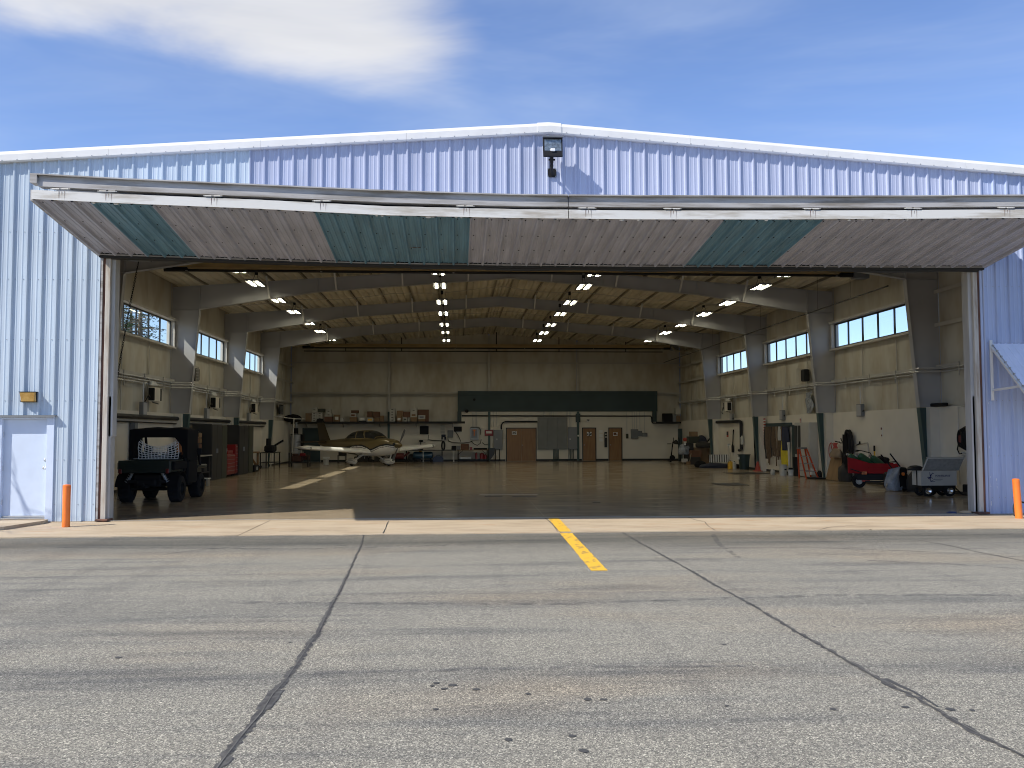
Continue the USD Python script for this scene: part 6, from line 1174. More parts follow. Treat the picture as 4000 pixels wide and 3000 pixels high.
# hanging straps and clothes
single('hook_rail', MB().box(12.30, 12.395, 18.75, 22.0, 2.06, 2.22, .01), 'teal_dark', 'dark teal hook rail above the hanging straps', 'rail')
rs5 = random.Random(11)
for k in range(15):
    y = 21.8 - .165 * k; z1 = rs5.uniform(.25, 1.0); w = rs5.uniform(.04, .09); m = MB(); P = [(12.27 - .02 * math.sin(3 * q + k), y + .03 * math.sin(5 * q + k), 2.06 - (2.06 - z1) * q) for q in np.linspace(0, 1, 8)]; m.tube(P, w * .5, 5); m.tube([(a, b + .09, c) for a, b, c in P[:6]], w * .4, 5)
    single('hanging_strap', m, rs5.choice(['strap_brown', 'strap_brown', 'strap_tan', 'dark_clutter']), f'brown tie down strap hanging from the teal rail, {["leftmost", "second", "third", "fourth", "fifth", "sixth", "seventh", "eighth", "ninth", "tenth", "eleventh", "twelfth", "thirteenth", "fourteenth", "fifteenth"][k]} from the column', 'strap', 'straps hanging on the right wall rail')
def cloth(y0, y1, z0, z1, bulge, name, matn, label, seed):
    V = []; n = 14
    for q in np.linspace(0, 1, 12):
        z = z1 - (z1 - z0) * q; wd = .55 + .45 * min(1, q * 3); yc = (y0 + y1) / 2; row = []
        for u in np.linspace(-1, 1, n): row.append((12.30 - bulge * (1 - u * u) ** .5 - .03 * math.sin(u * 9 + seed + q * 2), yc + (y1 - y0) / 2 * u * wd, z))
        V.append(row)
    m = MB(); m.grid(V); m.grid([[(12.33, p[1], p[2]) for p in r][::-1] for r in V]); return single(name, m, matn, label, 'clothing', smooth=60)
cloth(18.95, 19.75, .36, 1.42, .12, 'rain_suit', 'rain_yellow', 'bright yellow rain trousers hanging over the white buckets', 2); cloth(18.9, 19.5, 1.02, 2.05, .16, 'hung_jacket', 'jacket_blue', 'dark blue jacket hanging above the yellow rain trousers', 5); cloth(19.7, 20.05, 1.45, 2.06, .1, 'white_glove', 'cardboard_white', 'white cloth hanging left of the blue jacket', 8)
t = thing('white_drum', 'larger white bucket below the yellow rain trousers', 'bucket', (11.64, 17.9, 0)); m = MB(); m.lathe([(0, .0), (.145, 0), (.155, .42), (.165, .42), (.165, .45), (0, .45)], (11.66, 17.95, 0), 'z', 18); obj('pail', m, 'cardboard_white', t, smooth=40); m = MB(); m.box(11.66, 11.76, 17.785, 17.795, .22, .28); obj('mark', m, 'ink_black', t)
t = thing('white_drum', 'smaller white bucket beside the larger one by the ladder', 'bucket', (11.95, 17.8, 0)); m = MB(); m.lathe([(0, 0), (.10, 0), (.115, .22), (.12, .24), (.11, .24), (.09, .02), (0, .02)], (11.95, 17.85, 0), 'z', 16); obj('pail', m, 'white', t, smooth=40); m = MB(); m.lathe([(.1, .24), (.09, .3), (.05, .32), (0, .32)], (11.95, 17.85, 0), 'z', 12); obj('lid', m, 'black_metal', t)
t = thing('pvc_post', 'cream plastic pipe standing behind the white buckets', 'pipe', (12.0, 18.1, 0)); m = MB(); m.cyl((12.0, 18.1, 0), (11.98, 18.1, 1.28), .05, n=12); obj('pipe', m, 'pvc', t); m = MB(); m.cyl((11.98, 18.1, 1.28), (11.98, 18.1, 1.38), .07, n=12); obj('cap', m, 'pvc', t)
single('white_paddle', MB().box(12.12, 12.16, 17.9, 17.98, 0, .44, .01), 'white', 'short white paddle on the floor by the dark bin', 'paddle'); lump(11.45, 18.6, 0, .1, .12, .16, 19, 'white_jug', 'cardboard_white', 'small white jug left of the larger bucket', 'jug', .2)
t = thing('black_bin', 'tall black bin behind the orange ladder', 'bin', (12.1, 17.4, 0)); m = MB(); m.lathe([(0, 0), (.19, 0), (.24, .74), (.25, .78), (0, .78)], (12.1, 17.35, 0), 'z', 16); obj('bin', m, 'black_metal', t, smooth=40)
t = thing('teal_door', 'dark teal door in the right wall beside the hanging clothes', 'door', (12.38, 18.4, 0)); m = MB(); m.box(12.36, 12.398, 17.92, 18.74, .12, 2.12); obj('leaf', m, 'teal_dark', t)
t = thing('vertical_sign', 'narrow vertical red lettered sign between the teal door and the white cabinet', 'sign', (12.38, 17.75, 1.9)); m = MB(); m.box(12.385, 12.395, 17.68, 17.88, 1.85, 2.42); obj('plate', m, 'white', t); m = MB()
for k in range(6): m.box(12.378, 12.385, 17.71, 17.85, 2.33 - .075 * k, 2.375 - .075 * k)
obj('print', m, 'rope_red', t)
t = thing('white_cabinet', 'white cabinet with glazed doors standing at the right wall column', 'cabinet', (12.3, 16.8, 0)); m = MB(); m.box(12.05, 12.395, 16.02, 17.6, .02, 2.2, .01); obj('carcass', m, 'cart_white', t)
for a, b in ((16.95, 17.2), (17.3, 17.55)): m = MB(); m.box(12.035, 12.05, a, b, .9, 2.08); obj('glass', m, 'window_dark', t)
m = MB(); m.box(12.03, 12.05, 16.05, 16.85, .08, 2.15, .004); obj('cabinet_door', m, 'cart_white', t); m = MB(); m.box(12.03, 12.05, 16.95, 17.5, .25, .78); obj('louvre', m, 'cart_white', t)
# ladder
t = thing('step_ladder', 'open orange step ladder with grey steps', 'ladder', (11.78, 15.5, 0)); m = MB(); top = 1.18
m_top = MB(); m_top.box(11.37, 11.70, 15.38, 15.62, top - .03, top + .03, .01); obj('top_cap', m_top, 'box_grey', t)
for s, (fx, fy, tx, ty) in enumerate(((11.50, 15.0, 11.40, 15.42), (11.96, 14.98, 11.68, 15.42), (11.60, 16.0, 11.40, 15.58), (12.06, 15.97, 11.68, 15.58))): m = MB(); m.bar((fx, fy, 0), (tx, ty, top), .05, .05, up=(0, 1, 0)); obj('rail', m, 'ladder_orange', t)
for k in range(3):
    q = (k + 1) / 4.1; a = np.array([11.50, 15.0, 0]) * (1 - q) + np.array([11.40, 15.42, top]) * q; b = np.array([11.96, 14.98, 0]) * (1 - q) + np.array([11.68, 15.42, top]) * q; m = MB(); m.bar(a, b, .09, .03); obj('step', m, 'steel_zinc', t)
    a = np.array([11.60, 16.0, 0]) * (1 - q) + np.array([11.40, 15.58, top]) * q; b = np.array([12.06, 15.97, 0]) * (1 - q) + np.array([11.68, 15.58, top]) * q; m = MB(); m.bar(a, b, .03, .03); obj('brace', m, 'steel_dull', t)
lump(12.1, 15.2, 0, .12, .12, .2, 23, 'black_canister', 'black_metal', 'black round canister behind the ladder foot', 'canister', .1); single('red_can', MB().box(11.95, 12.15, 15.6, 15.8, .12, .36, .01), 'white', 'white and red box beside the black canister', 'box'); single('floor_tray', MB().box(11.6, 12.38, 14.4, 15.3, .002, .06, .01), 'black_metal', 'flat black tray on the floor right of the ladder', 'tray')
# cord, board, hoses
t = thing('extension_cord', 'bundle of red extension cord hanging on a wall hook', 'cord', (12.3, 14.6, 1.4)); rs6 = random.Random(4); m = MB()
for k in range(16):
    y = 13.8 + .5 * rs6.random(); L = rs6.uniform(.35, .95); m.tube([(12.25 - .06 * rs6.random(), y + .05 * math.sin(4 * q + k), 1.40 - L * q) for q in np.linspace(0, 1, 8)], .018, 5)
m.tube([(12.2, 14.25 + .25 * math.sin(q), 1.1 - .3 * math.cos(q)) for q in np.linspace(0, 4, 14)], .013, 5); obj('cord', m, 'rope_red', t); m = MB(); m.cyl((12.39, 13.9, 1.42), (12.2, 13.9, 1.46), .02, n=6); obj('hook', m, 'black_metal', t)
t = thing('plywood_board', 'brown plywood offcut leaning on the wall below the red cord', 'board', (12.2, 14.0, 0)); m = MB(); m.obox((12.10, 13.75, .46), np.array([.0, .55, .0]), np.array([.012, 0, 0]), np.array([.12, 0, .44])); obj('sheet', m, 'plywood', t)
lump(12.1, 13.6, .86, .16, .42, .22, 29, 'tan_sack', 'sack_tan', 'tan canvas sack resting on the plywood offcut', 'sack', .3)
t = thing('hose_bundle', 'tall bundle of black hoses and jackets hanging on the right wall', 'hoses', (12.25, 12.8, 1.9)); m = MB()
for k in range(11):
    a = .30 - .015 * k; m.tube([(12.28 - .028 * (k % 5), 12.82 + (a + .05 * math.sin(k)) * math.sin(q), 1.38 + (.50 - .03 * (k % 4)) * math.cos(q)) for q in np.linspace(0, 2 * PI, 20)], .024, 5)
obj('hose_loops', m, 'pipe_black', t, smooth=50); V = []
for q in np.linspace(0, 1, 10): V.append([(12.3 - .2 * (1 - u * u) ** .5 - .02 * math.sin(7 * u + 3 * q), 12.95 + .38 * u * (.45 + .6 * q), 1.72 - 1.1 * q) for u in np.linspace(-1, 1, 12)])
m = MB(); m.grid(V); obj('jacket', m, 'soft_black', t, smooth=60)
t = thing('wall_hooks', 'black double wall hook left of the hose bundle', 'hook', (12.35, 13.4, 1.5)); m = MB(); m.tube([(12.39, 13.45, 1.42), (12.2, 13.45, 1.40), (12.15, 13.45, 1.46)], .018, 6); m.tube([(12.39, 13.3, 1.48), (12.2, 13.3, 1.46), (12.16, 13.3, 1.58)], .018, 6); obj('hook', m, 'black_metal', t)
t = thing('bent_frame', 'bent metal tube frame on the wall behind the red trailer', 'frame', (12.35, 11.9, 1.4)); m = MB(); m.tube([(12.3, 12.4, 1.34), (12.3, 11.9, 1.39), (12.3, 11.45, 1.43), (12.3, 11.38, 1.40), (12.3, 11.32, .95)], .025, 6); obj('tube', m, 'jamb_steel', t); m = MB(); m.tube([(12.25, 12.2, 1.34), (12.22, 11.85, 1.40), (12.2, 11.82, 1.47)], .025, 6); obj('hook', m, 'black_metal', t)
t = thing('grease_gun', 'upright tool with yellow shaft and black grip behind the trailer', 'tool', (12.3, 10.9, 1)); m = MB(); m.cyl((12.3, 10.9, .75), (12.3, 10.92, 1.15), .03, n=8); obj('shaft', m, 'yellow_paint', t); m = MB(); m.cyl((12.3, 10.92, 1.15), (12.3, 10.92, 1.34), .033, n=8); obj('grip', m, 'black_metal', t)
t = thing('thermometer', 'narrow white thermometer on the right block wall', 'thermometer', (12.38, 10.5, 1.8)); m = MB(); m.box(12.385, 12.397, 10.46, 10.53, 1.64, 1.98); obj('plate', m, 'white', t); m = MB(); m.box(12.38, 12.385, 10.5, 10.56, 1.66, 1.72); m.box(12.38, 12.385, 10.5, 10.58, 1.88, 1.96); obj('print', m, 'dull_red', t)
# red trailer with oxygen cylinders
T = thing('red_trailer', 'red steel tub trailer with black chassis parked at the right wall', 'trailer', (11.4, 10.1, 0)); m = MB(); a = [(10.70, .98), (10.72, .47), (12.20, .47), (12.22, .78), (11.35, .80), (10.95, .93)]
m.prism(a, 9.40, 9.43, 'y'); m.prism(a, 10.4, 10.43, 'y'); m.box(10.70, 10.73, 9.43, 10.4, .47, .96); m.box(12.17, 12.20, 9.43, 10.4, .47, .78); m.box(10.73, 12.17, 9.43, 10.4, .47, .50); obj('tub', m.turn((10.72, 9.4), -.40), 'trailer_red', T)
m = MB(); m.box(10.95, 12.2, 9.35, 9.42, .26, .45, .01); m.box(10.9, 12.2, 9.42, 10.4, .36, .455); m.bar((10.75, 9.3, .62), (11.1, 9.3, .5), .12, .03); m.box(11.2, 12.2, 9.34, 9.38, .2, .24); obj('chassis', m.turn((10.72, 9.4), -.40), 'black_metal', T)
for x in (11.02, 12.3):
    for y in (9.5, 10.3):
        m = MB(); m.lathe([(.1, -.07), (.18, -.08), (.21, -.04), (.21, .04), (.18, .08), (.1, .07)], (x, y, .21), 'y', 20); w = obj('wheel', m.turn((10.72, 9.4), -.40), 'tyre', T, smooth=35); m = MB(); m.lathe([(0, -.05), (.04, -.06), (.05, -.03), (.105, -.065), (.105, .06), (0, .05)], (x, y, .21), 'y', 16); obj('rim', m.turn((10.72, 9.4), -.40), 'cart_white', w)
m = MB(); m.cyl((11.17, 9.33, .49), (11.17, 9.36, .49), .05, n=12); m.box(11.1, 11.26, 9.33, 9.37, .44, .53, .01); obj('marker_light', m.turn((10.72, 9.4), -.40), 'amber_glow', T); m = MB(); m.box(11.1, 11.35, 9.36, 9.40, .2, .36, .02); obj('red_bracket', m.turn((10.72, 9.4), -.40), 'rope_red', T)
m = MB(); m.tube([(11.25, 9.38, .48), (11.27, 9.38, .66), (11.4, 9.38, .70), (12.0, 9.38, .70)], .01, 5); obj('weld_line', m.turn((10.72, 9.4), -.40), 'trailer_red', T)
for i, (x, y, z, r, lb) in enumerate(((10.86, 9.72, 1.05, .10, 'leftmost'), (11.18, 9.68, 1.06, .115, 'middle'), (11.56, 9.60, 1.0, .10, 'right'))):
    t = thing('oxygen_cylinder', f'green gas cylinder lying in the red trailer, {lb} of three', 'gas cylinder', (x, y, z), group='green gas cylinders in the red trailer'); p = np.array([x, y, z]); dirv = np.array([.80, .18, -.50]); dirv /= np.linalg.norm(dirv); m = MB(); ks = [(.25, .0), (.6, .02), (.88, .06), (1, .13), (1, .62)]
    m.loft([[p + dirv * s0 + r * r0 * (math.cos(q) * np.array([-dirv[1], dirv[0], 0]) / math.hypot(dirv[0], dirv[1]) + math.sin(q) * np.cross(dirv, np.array([-dirv[1], dirv[0], 0]) / math.hypot(dirv[0], dirv[1]))) for q in np.linspace(0, 2 * PI, 17)[:-1]] for r0, s0 in ks])
    obj('bottle', m, 'oxygen_green', t, smooth=50); m = MB(); m.cyl(p - dirv * .09, p + dirv * .01, .025, n=8); m.cyl(p - dirv * .06 + np.array([-.04, 0, -.03]), p - dirv * .06 + np.array([.04, 0, .03]), .016, n=6); obj('valve', m, 'steel_zinc', t)
m = MB(); m.tube([(10.78, 9.9, 1.0), (10.85, 9.8, 1.18), (11.0, 9.75, 1.22), (11.3, 9.75, 1.19), (11.6, 9.75, 1.12), (11.68, 9.8, 1.02)], .016, 6); m.tube([(10.95, 9.85, 1.05), (11.05, 9.8, 1.14), (11.25, 9.8, 1.18)], .014, 6); single('gas_hose', m, 'pipe_black', 'black hose looping between the green gas cylinders', 'hose')
lump(12.0, 9.9, .75, .3, .3, .16, 31, 'black_bundle', 'soft_black', 'black bundle in the right end of the red trailer', 'bundle'); canister(11.25, 9.95, .5, .06, .72, 'cardboard_white', 'white bottle behind the left gas cylinder', 'white_bottle', 'bottle')
lump(12.15, 13.0, 0, .22, .35, .42, 37, 'rusty_pile', 'dark_clutter', 'dark heap of scrap parts between the plywood and the trailer', 'scrap')
# hand truck and shrouded machine
t = thing('hand_truck', 'black tubular hand truck leaning between trailer and white cart', 'hand truck', (11.6, 8.1, 0)); m = MB()
for dx in (0, .30): m.tube([(11.22 + dx, 8.2, 1.10 + .03 * (dx > 0)), (11.40 + dx, 8.15, .86), (11.62 + dx, 8.05, .52), (11.86 + dx, 7.95, .14)], .022, 7)
m.bar((11.40, 8.15, .86), (11.70, 8.15, .88), .03); m.bar((11.62, 8.05, .52), (11.92, 8.05, .52), .03); obj('frame', m, 'black_metal', t)
for dx in (-.05, .36): m = MB(); m.lathe([(0, -.03), (.12, -.04), (.13, 0), (.12, .04), (0, .03)], (11.86 + dx, 7.9, .13), 'x', 16); obj('wheel', m, 'tyre', t)
t = thing('snow_blower', 'dark machine half covered with torn grey plastic sheet', 'machine', (11.5, 7.9, 0)); m = MB(); m.box(11.35, 11.85, 7.7, 8.4, .05, .55, .06); m.cyl((11.45, 7.75, .3), (11.45, 7.62, .3), .2, n=16); m.box(11.5, 11.8, 7.65, 8.0, .5, .72, .05); obj('engine', m, 'black_metal', t); V = []
for q in np.linspace(0, 1, 12): V.append([(11.16 + .42 * u + .05 * math.sin(5 * q + 4 * u) - .1 * math.sin(PI * q) * (1 - u), 7.62 + .08 * math.sin(6 * u + 3 * q) - .1 * math.sin(PI * u), .78 - .76 * q - .12 * (1 - u) * (1 - q)) for u in np.linspace(0, 1, 10)])
m = MB(); m.grid(V); obj('plastic_sheet', m, 'plastic_grey', t, smooth=50); m = MB(); s_ = trimesh.creation.icosphere(2, .055); m.tm(s_, (11.62, 7.6, .52)); obj('orange_lamp', m, 'amber_glow', t, smooth=60)
m = MB(); m.tube([(11.12, 7.6, .25), (11.05, 7.55, .12), (11.12, 7.5, .04), (11.3, 7.5, .03)], .02, 6); obj('chute', m, 'steel_zinc', t)
lump(11.9, 7.3, 0, .3, .3, .45, 41, 'dark_machine', 'dark_clutter', 'dark cluttered machine parts behind the white cart', 'machine', .6)
# white ground power cart
C = thing('power_cart', 'white six wheeled ground power cart with propped lid and blue logo', 'power cart', (11.4, 5.4, 0)); x0, x1, y0, y1, z0, z1 = 10.90, 11.93, 5.16, 5.66, .31, .72
m = MB(); m.box(x0, x1, y0, y0 + .012, z0, z1); m.box(x0, x1, y1 - .012, y1, z0, z1); m.box(x0, x0 + .012, y0 + .012, y1 - .012, z0, z1); m.box(x1 - .012, x1, y0 + .012, y1 - .012, z0, z1); m.box(x0 + .012, x1 - .012, y0 + .012, y1 - .012, z0, z0 + .012); obj('box_body', m, 'cart_white', C)
lw = np.array([0, -.30, .36]); m = MB(); m.obox(np.array([(x0 + x1) / 2 + .03, y0 - .01, z1 + .01]) + lw / 2, np.array([.53, 0, 0]), np.array([0, .009, .0075]), lw / 2); obj('lid', m, 'lid_grey', C)
m = MB(); m.obox(np.array([x0 - .0 + .03 - .0, y0 - .02, z1 + .01]) + lw / 2, np.array([.012, 0, 0]), np.array([0, .02, .0167]), lw / 2); m.obox(np.array([(x0 + x1) / 2 + .03, y0 - .01, z1 + .01]) + lw, np.array([.53, 0, 0]), np.array([0, .02, .0167]), np.array([0, -.006, .0072])); obj('lid_rim', m, 'cart_white', C)
m = MB(); m.box(x0 + .03, x1 - .02, y0 + .03, y1 - .03, .24, .308); m.box(x0 + .1, x1 - .1, y0 + .1, y1 - .1, .15, .24); obj('chassis', m, 'black_metal', C)
for x in (11.10, 11.75):
    for y in (5.2, 5.62) if x < 11.3 else (5.24, 5.64):
        m = MB(); m.lathe([(.085, -.045), (.145, -.055), (.162, -.02), (.162, .02), (.145, .055), (.085, .045)], (x, y, .162), 'y', 20); w = obj('wheel', m, 'tyre', C, smooth=35); m = MB(); m.lathe([(.0, -.025), (.028, -.045), (.034, -.02), (.08, -.05), (.09, -.05), (.09, .045), (0, .04)], (x, y, .162), 'y', 18); obj('rim', m, 'chrome', w, smooth=35)
m = MB(); m.lathe([(.0, -.04), (.125, -.05), (.14, 0), (.125, .05), (0, .04)], (11.45, 5.64, .14), 'y', 16); obj('wheel', m, 'tyre', C)
m = MB(); m.box(x0 + .12, x0 + .15, y0 - .006, y0 - .001, .31, .72) if False else m.box(x0 - .006, x0 - .001, 5.36, 5.42, z0, z1); obj('strap', m, 'black_metal', C)
m = MB(); m.text('POWER', .050, (11.30, y0 - .002, .555), (1, 0, 0), (0.18, 0, 1), .002, True); m.text('SURGE', .050, (11.505, y0 - .002, .555), (1, 0, 0), (0.18, 0, 1), .002, True); obj('lettering', m, 'navy', C)
m = MB(); m.box(11.29, 11.52, y0 - .003, y0 - .001, .475, .495); m.box(11.31, 11.48, y0 - .003, y0 - .001, .452, .462); m.box(11.29, 11.53, y0 - .003, y0 - .001, .525, .53); obj('small_print', m, 'panel_grey', C)
m = MB(); yl = y0 - .003
for p, q, w in (((11.16, .62), (11.18, .55), .03), ((11.18, .55), (11.15, .49), .03), ((11.15, .49), (11.2, .42), .022), ((11.18, .58), (11.23, .66), .02), ((11.23, .66), (11.27, .64), .015), ((11.16, .62), (11.15, .68), .014), ((11.09, .55), (11.13, .5), .03), ((11.13, .54), (11.17, .53), .03), ((11.19, .53), (11.24, .51), .016), ((11.16, .425), (11.3, .42), .014), ((11.2, .43), (11.3, .50), .012)): m.bar((p[0], yl, p[1]), (q[0], yl, q[1]), w, .002, up=(0, 1, 0)) if 0 else m.obox(((p[0] + q[0]) / 2, yl, (p[1] + q[1]) / 2), np.array([q[0] - p[0], 0, q[1] - p[1]]) / 2, np.array([0, .001, 0]), np.array([-(q[1] - p[1]), 0, q[0] - p[0]]) / math.hypot(q[0] - p[0], q[1] - p[1]) * w / 2)
obj('logo', m, 'navy', C)
m = MB(); 
for x in (10.93, x0 + .04, x1 - .03):
    for z in (.37, .47, .57, .67): m.cyl((x, y0 - .004, z), (x, y0, z), .006, n=6)
obj('rivets', m, 'steel_zinc', C, kind='stuff')
lump(10.95, 5.55, .72, .22, .2, .09, 43, 'cable_pile', 'pipe_black', 'black cable heap on the left end of the white cart', 'cables', .7)
m = MB(); m.tube([(x1, 5.4, .3), (12.1, 5.2, .06), (12.25, 5.0, .03), (12.3, 4.8, .2)], .02, 6); single('power_lead', m, 'pipe_black', 'black lead from the white cart to the charger on the wall', 'cable')
t = thing('battery_charger', 'black box charger with lamp on the floor right of the white cart', 'charger', (12.25, 5.0, 0)); m = MB(); m.box(12.1, 12.38, 4.85, 5.2, .12, .34, .02); obj('case', m, 'black_metal', t); m = MB(); m.cyl((12.2, 4.84, .16), (12.2, 4.80, .12), .06, n=12); obj('lamp', m, 'chrome', t)
t = thing('socket_board', 'pale leaning panel with black sockets at the far right behind the jamb', 'panel', (12.3, 4.7, 0)); m = MB(); m.obox((12.28, 4.75, .22), np.array([0.02, .16, 0]), np.array([.012, 0, 0]), np.array([-.03, .02, .22])); obj('board', m, 'pvc', t); m = MB(); m.box(12.25, 12.262, 4.72, 4.78, .26, .31); m.box(12.25, 12.262, 4.72, 4.78, .14, .19); obj('socket', m, 'black_metal', t)
t = thing('hose_reel', 'red and black hose coil on the right wall beside the jamb', 'hose reel', (12.3, 5.4, 1.6)); m = MB()
for k in range(6): m.tube([(12.33 - .035 * k, 5.35 + (.16 - .01 * k) * math.sin(q), 1.62 + (.33 - .02 * k) * math.cos(q)) for q in np.linspace(0, 2 * PI, 18)], .022, 5)
m.tube([(12.2, 5.5, 1.5), (12.22, 5.6, 1.3), (12.22, 5.5, 1.18), (12.2, 5.35, 1.2)], .018, 5); obj('coil', m, 'pipe_black', t); m = MB(); m.box(12.15, 12.38, 5.27, 5.43, 1.5, 1.72, .03); obj('hub', m, 'dull_red', t)
t = thing('wall_socket', 'white socket and round fitting hanging from a conduit on the right wall', 'socket', (12.38, 7.3, 1.72)); m = MB(); m.box(12.3, 12.39, 7.2, 7.36, 1.64, 1.78, .01); m.cyl((12.3, 7.33, 1.71), (12.26, 7.36, 1.71), .06, n=10); obj('body', m, 'white', t); m = MB(); m.cyl((12.36, 7.25, 1.78), (12.36, 7.2, 4.9), .015, n=6); obj('conduit', m, 'conduit', t); m = MB(); m.cyl((12.262, 7.36, 1.71), (12.255, 7.37, 1.71), .03, n=8); obj('lens', m, 'black_metal', t)
pipes('wall_conduit', [[(12.36, 5.75, 2.54), (12.36, 5.78, 1.25), (12.36, 5.78, .3)], [(12.36, 5.75, 2.52), (12.36, 5.4, 2.54), (12.36, 4.6, 2.54)]], .016, 'pvc', 'cream conduit bending down the block wall near the right jamb', 'conduit')
single('tool_tray', MB().box(12.2, 12.39, 6.3, 7.0, 2.56, 2.66, .02), 'black_metal', 'small black tool tray on the ledge of the right block wall', 'tray'); single('small_valve_box', MB().box(12.28, 12.39, 5.5, 5.72, 1.1, 1.24, .01).cyl((12.3, 5.5, 1.16), (12.3, 5.0, 1.15), .025, n=6), 'pvc', 'cream valve box on the wall right of the white cart', 'valve box')
t = thing('foil_wrap', 'crumpled torn foil hanging at the second column on the right wall', 'torn foil', (12.4, 16.3, 3.0)); V = []
for q in np.linspace(0, 1, 10): V.append([(12.48 - .09 * abs(math.sin(5 * u + 4 * q)), 16.9 + .7 * u + .08 * math.sin(7 * q), 3.45 - .85 * q) for u in np.linspace(-.5, .5, 9)])
m = MB(); m.grid(V); obj('foil', m, 'plastic_grey', t)

# ---------------------------------------------------------------- light aeroplane
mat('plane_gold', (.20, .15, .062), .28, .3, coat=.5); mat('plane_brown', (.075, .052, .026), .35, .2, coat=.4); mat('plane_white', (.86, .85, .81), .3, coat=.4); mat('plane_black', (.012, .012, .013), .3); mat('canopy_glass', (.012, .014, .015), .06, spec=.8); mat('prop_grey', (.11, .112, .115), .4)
PL = thing('light_aeroplane', 'gold and white low wing light aeroplane with black stripes parked at the back left', 'aeroplane', (-6.98, 32.35, 0), math.atan2(-.70, -.72))
def A_(n, m, mt, par=PL, **k): return obj(n, m, mt, par, local=True, **k)
Y = [2.42, 2.36, 2.2, 1.9, 1.5, 1.0, .4, -.6, -1.6, -2.4, -3.2, -4.0, -4.5, -4.75]
HW = [.20, .33, .43, .49, .54, .58, .61, .61, .50, .39, .28, .16, .08, .04]; ZB = [1.0, .86, .74, .64, .58, .53, .51, .53, .62, .74, .87, 1.0, 1.08, 1.14]; ZT = [1.32, 1.40, 1.45, 1.50, 1.54, 1.57, 1.58, 1.58, 1.55, 1.50, 1.44, 1.38, 1.32, 1.26]
ys = np.linspace(2.42, -4.75, 240); hw, zb_, zt_ = (np.interp(-ys, [-q for q in Y], c) for c in (HW, ZB, ZT))
an = np.linspace(0, 2 * PI, 161)[:-1]; ex = 2 / 2.7; rows = []
for y, h, b, t_ in zip(ys, hw, zb_, zt_): rows.append([(h * np.sign(math.cos(a)) * abs(math.cos(a)) ** ex, y, (b + t_) / 2 + (t_ - b) / 2 * np.sign(math.sin(a)) * abs(math.sin(a)) ** ex) for a in an])
b_ = MB(); b_.loft(rows, cap=False); V, Fc = b_.out(); cen = V[Fc].mean(1)
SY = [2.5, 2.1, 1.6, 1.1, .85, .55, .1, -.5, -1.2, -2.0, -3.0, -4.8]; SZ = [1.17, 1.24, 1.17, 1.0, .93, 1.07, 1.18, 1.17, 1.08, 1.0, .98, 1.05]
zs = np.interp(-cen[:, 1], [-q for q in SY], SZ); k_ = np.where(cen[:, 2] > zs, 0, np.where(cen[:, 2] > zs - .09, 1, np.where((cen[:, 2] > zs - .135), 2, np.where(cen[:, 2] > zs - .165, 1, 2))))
k_ = np.where((k_ == 2) & (cen[:, 1] < -.75 - (cen[:, 2] - .8) * 1.2), 3, k_)  # rear underside faces: shade below the tail painted in as brown
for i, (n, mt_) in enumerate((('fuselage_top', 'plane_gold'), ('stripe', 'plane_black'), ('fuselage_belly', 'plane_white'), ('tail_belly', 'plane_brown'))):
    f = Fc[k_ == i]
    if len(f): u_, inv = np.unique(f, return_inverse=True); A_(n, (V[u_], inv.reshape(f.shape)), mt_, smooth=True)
m = MB(); m.loft(rows[:2] if False else [[(x * .98, y, z) for x, y, z in rows[0]], [(x * .2, 2.425, 1.16 + (z - 1.16) * .2) for x, y, z in rows[0]]]); A_('cowl_front', m, 'plane_gold')
for s in (-1, 1): m = MB(); m.lathe([(.0, 2.425), (.075, 2.44), (.08, 2.40), (0, 2.40)], (s * .2, 0, 1.22), 'y', 14); A_('air_inlet', m, 'plane_black')
m = MB(); m.lathe([(.0, 2.86), (.05, 2.82), (.10, 2.74), (.145, 2.62), (.16, 2.45), (.0, 2.45)], (0, 0, 1.15), 'y', 20); A_('spinner', m, 'plane_gold', smooth=40)
bl = np.array([math.sin(math.radians(27)), 0, math.cos(math.radians(27))]) * np.array([-1, 1, 1])
for s in (-1, 1):
    m = MB(); rows2 = []
    for q, c, tw in ((.12, .07, 1.0), (.3, .115, .6), (.6, .115, .35), (.85, .10, .25), (.97, .06, .2)):
        side = np.cross([0, 1, 0], bl); cdir = side * math.cos(tw) + np.array([0, 1, 0]) * math.sin(tw); th = np.cross(cdir, bl) * .014; p = np.array([0, 2.58, 1.15]) + s * bl * q; rows2.append([p - cdir * c, p + th, p + cdir * c, p - th])
    m.loft(rows2); p_ = A_('propeller_blade', m, 'prop_grey', smooth=40); m = MB(); m.loft([rows2[-1], [r * .25 + rows2[-2][i] * 0 + r * .75 + s * bl * .03 for i, r in enumerate(rows2[-1])]]); A_('blade_tip', m, 'plane_white', p_)
# cabin
cy = [1.15, .95, .7, .4, .1, -.3, -.7, -1.1, -1.4, -1.7]; ct = [1.56, 1.72, 1.86, 1.95, 1.99, 1.995, 1.97, 1.89, 1.76, 1.56]; cw = [.44, .49, .53, .55, .56, .56, .55, .52, .48, .42]
yy = np.linspace(1.15, -1.7, 58); tt_, ww = np.interp(-yy, [-q for q in cy], ct), np.interp(-yy, [-q for q in cy], cw); aa = np.linspace(0, PI, 41)
rows = [[(w * np.sign(math.cos(a)) * abs(math.cos(a)) ** .62, y, 1.46 + (t_ - 1.46) * abs(math.sin(a)) ** .72) for a in aa] for y, t_, w in zip(yy, tt_, ww)]
b_ = MB(); b_.grid(rows); V, Fc = b_.out(); cen = V[Fc].mean(1); el = (cen[:, 2] - 1.46) / np.maximum(.02, np.interp(-cen[:, 1], [-q for q in cy], ct) - 1.46)
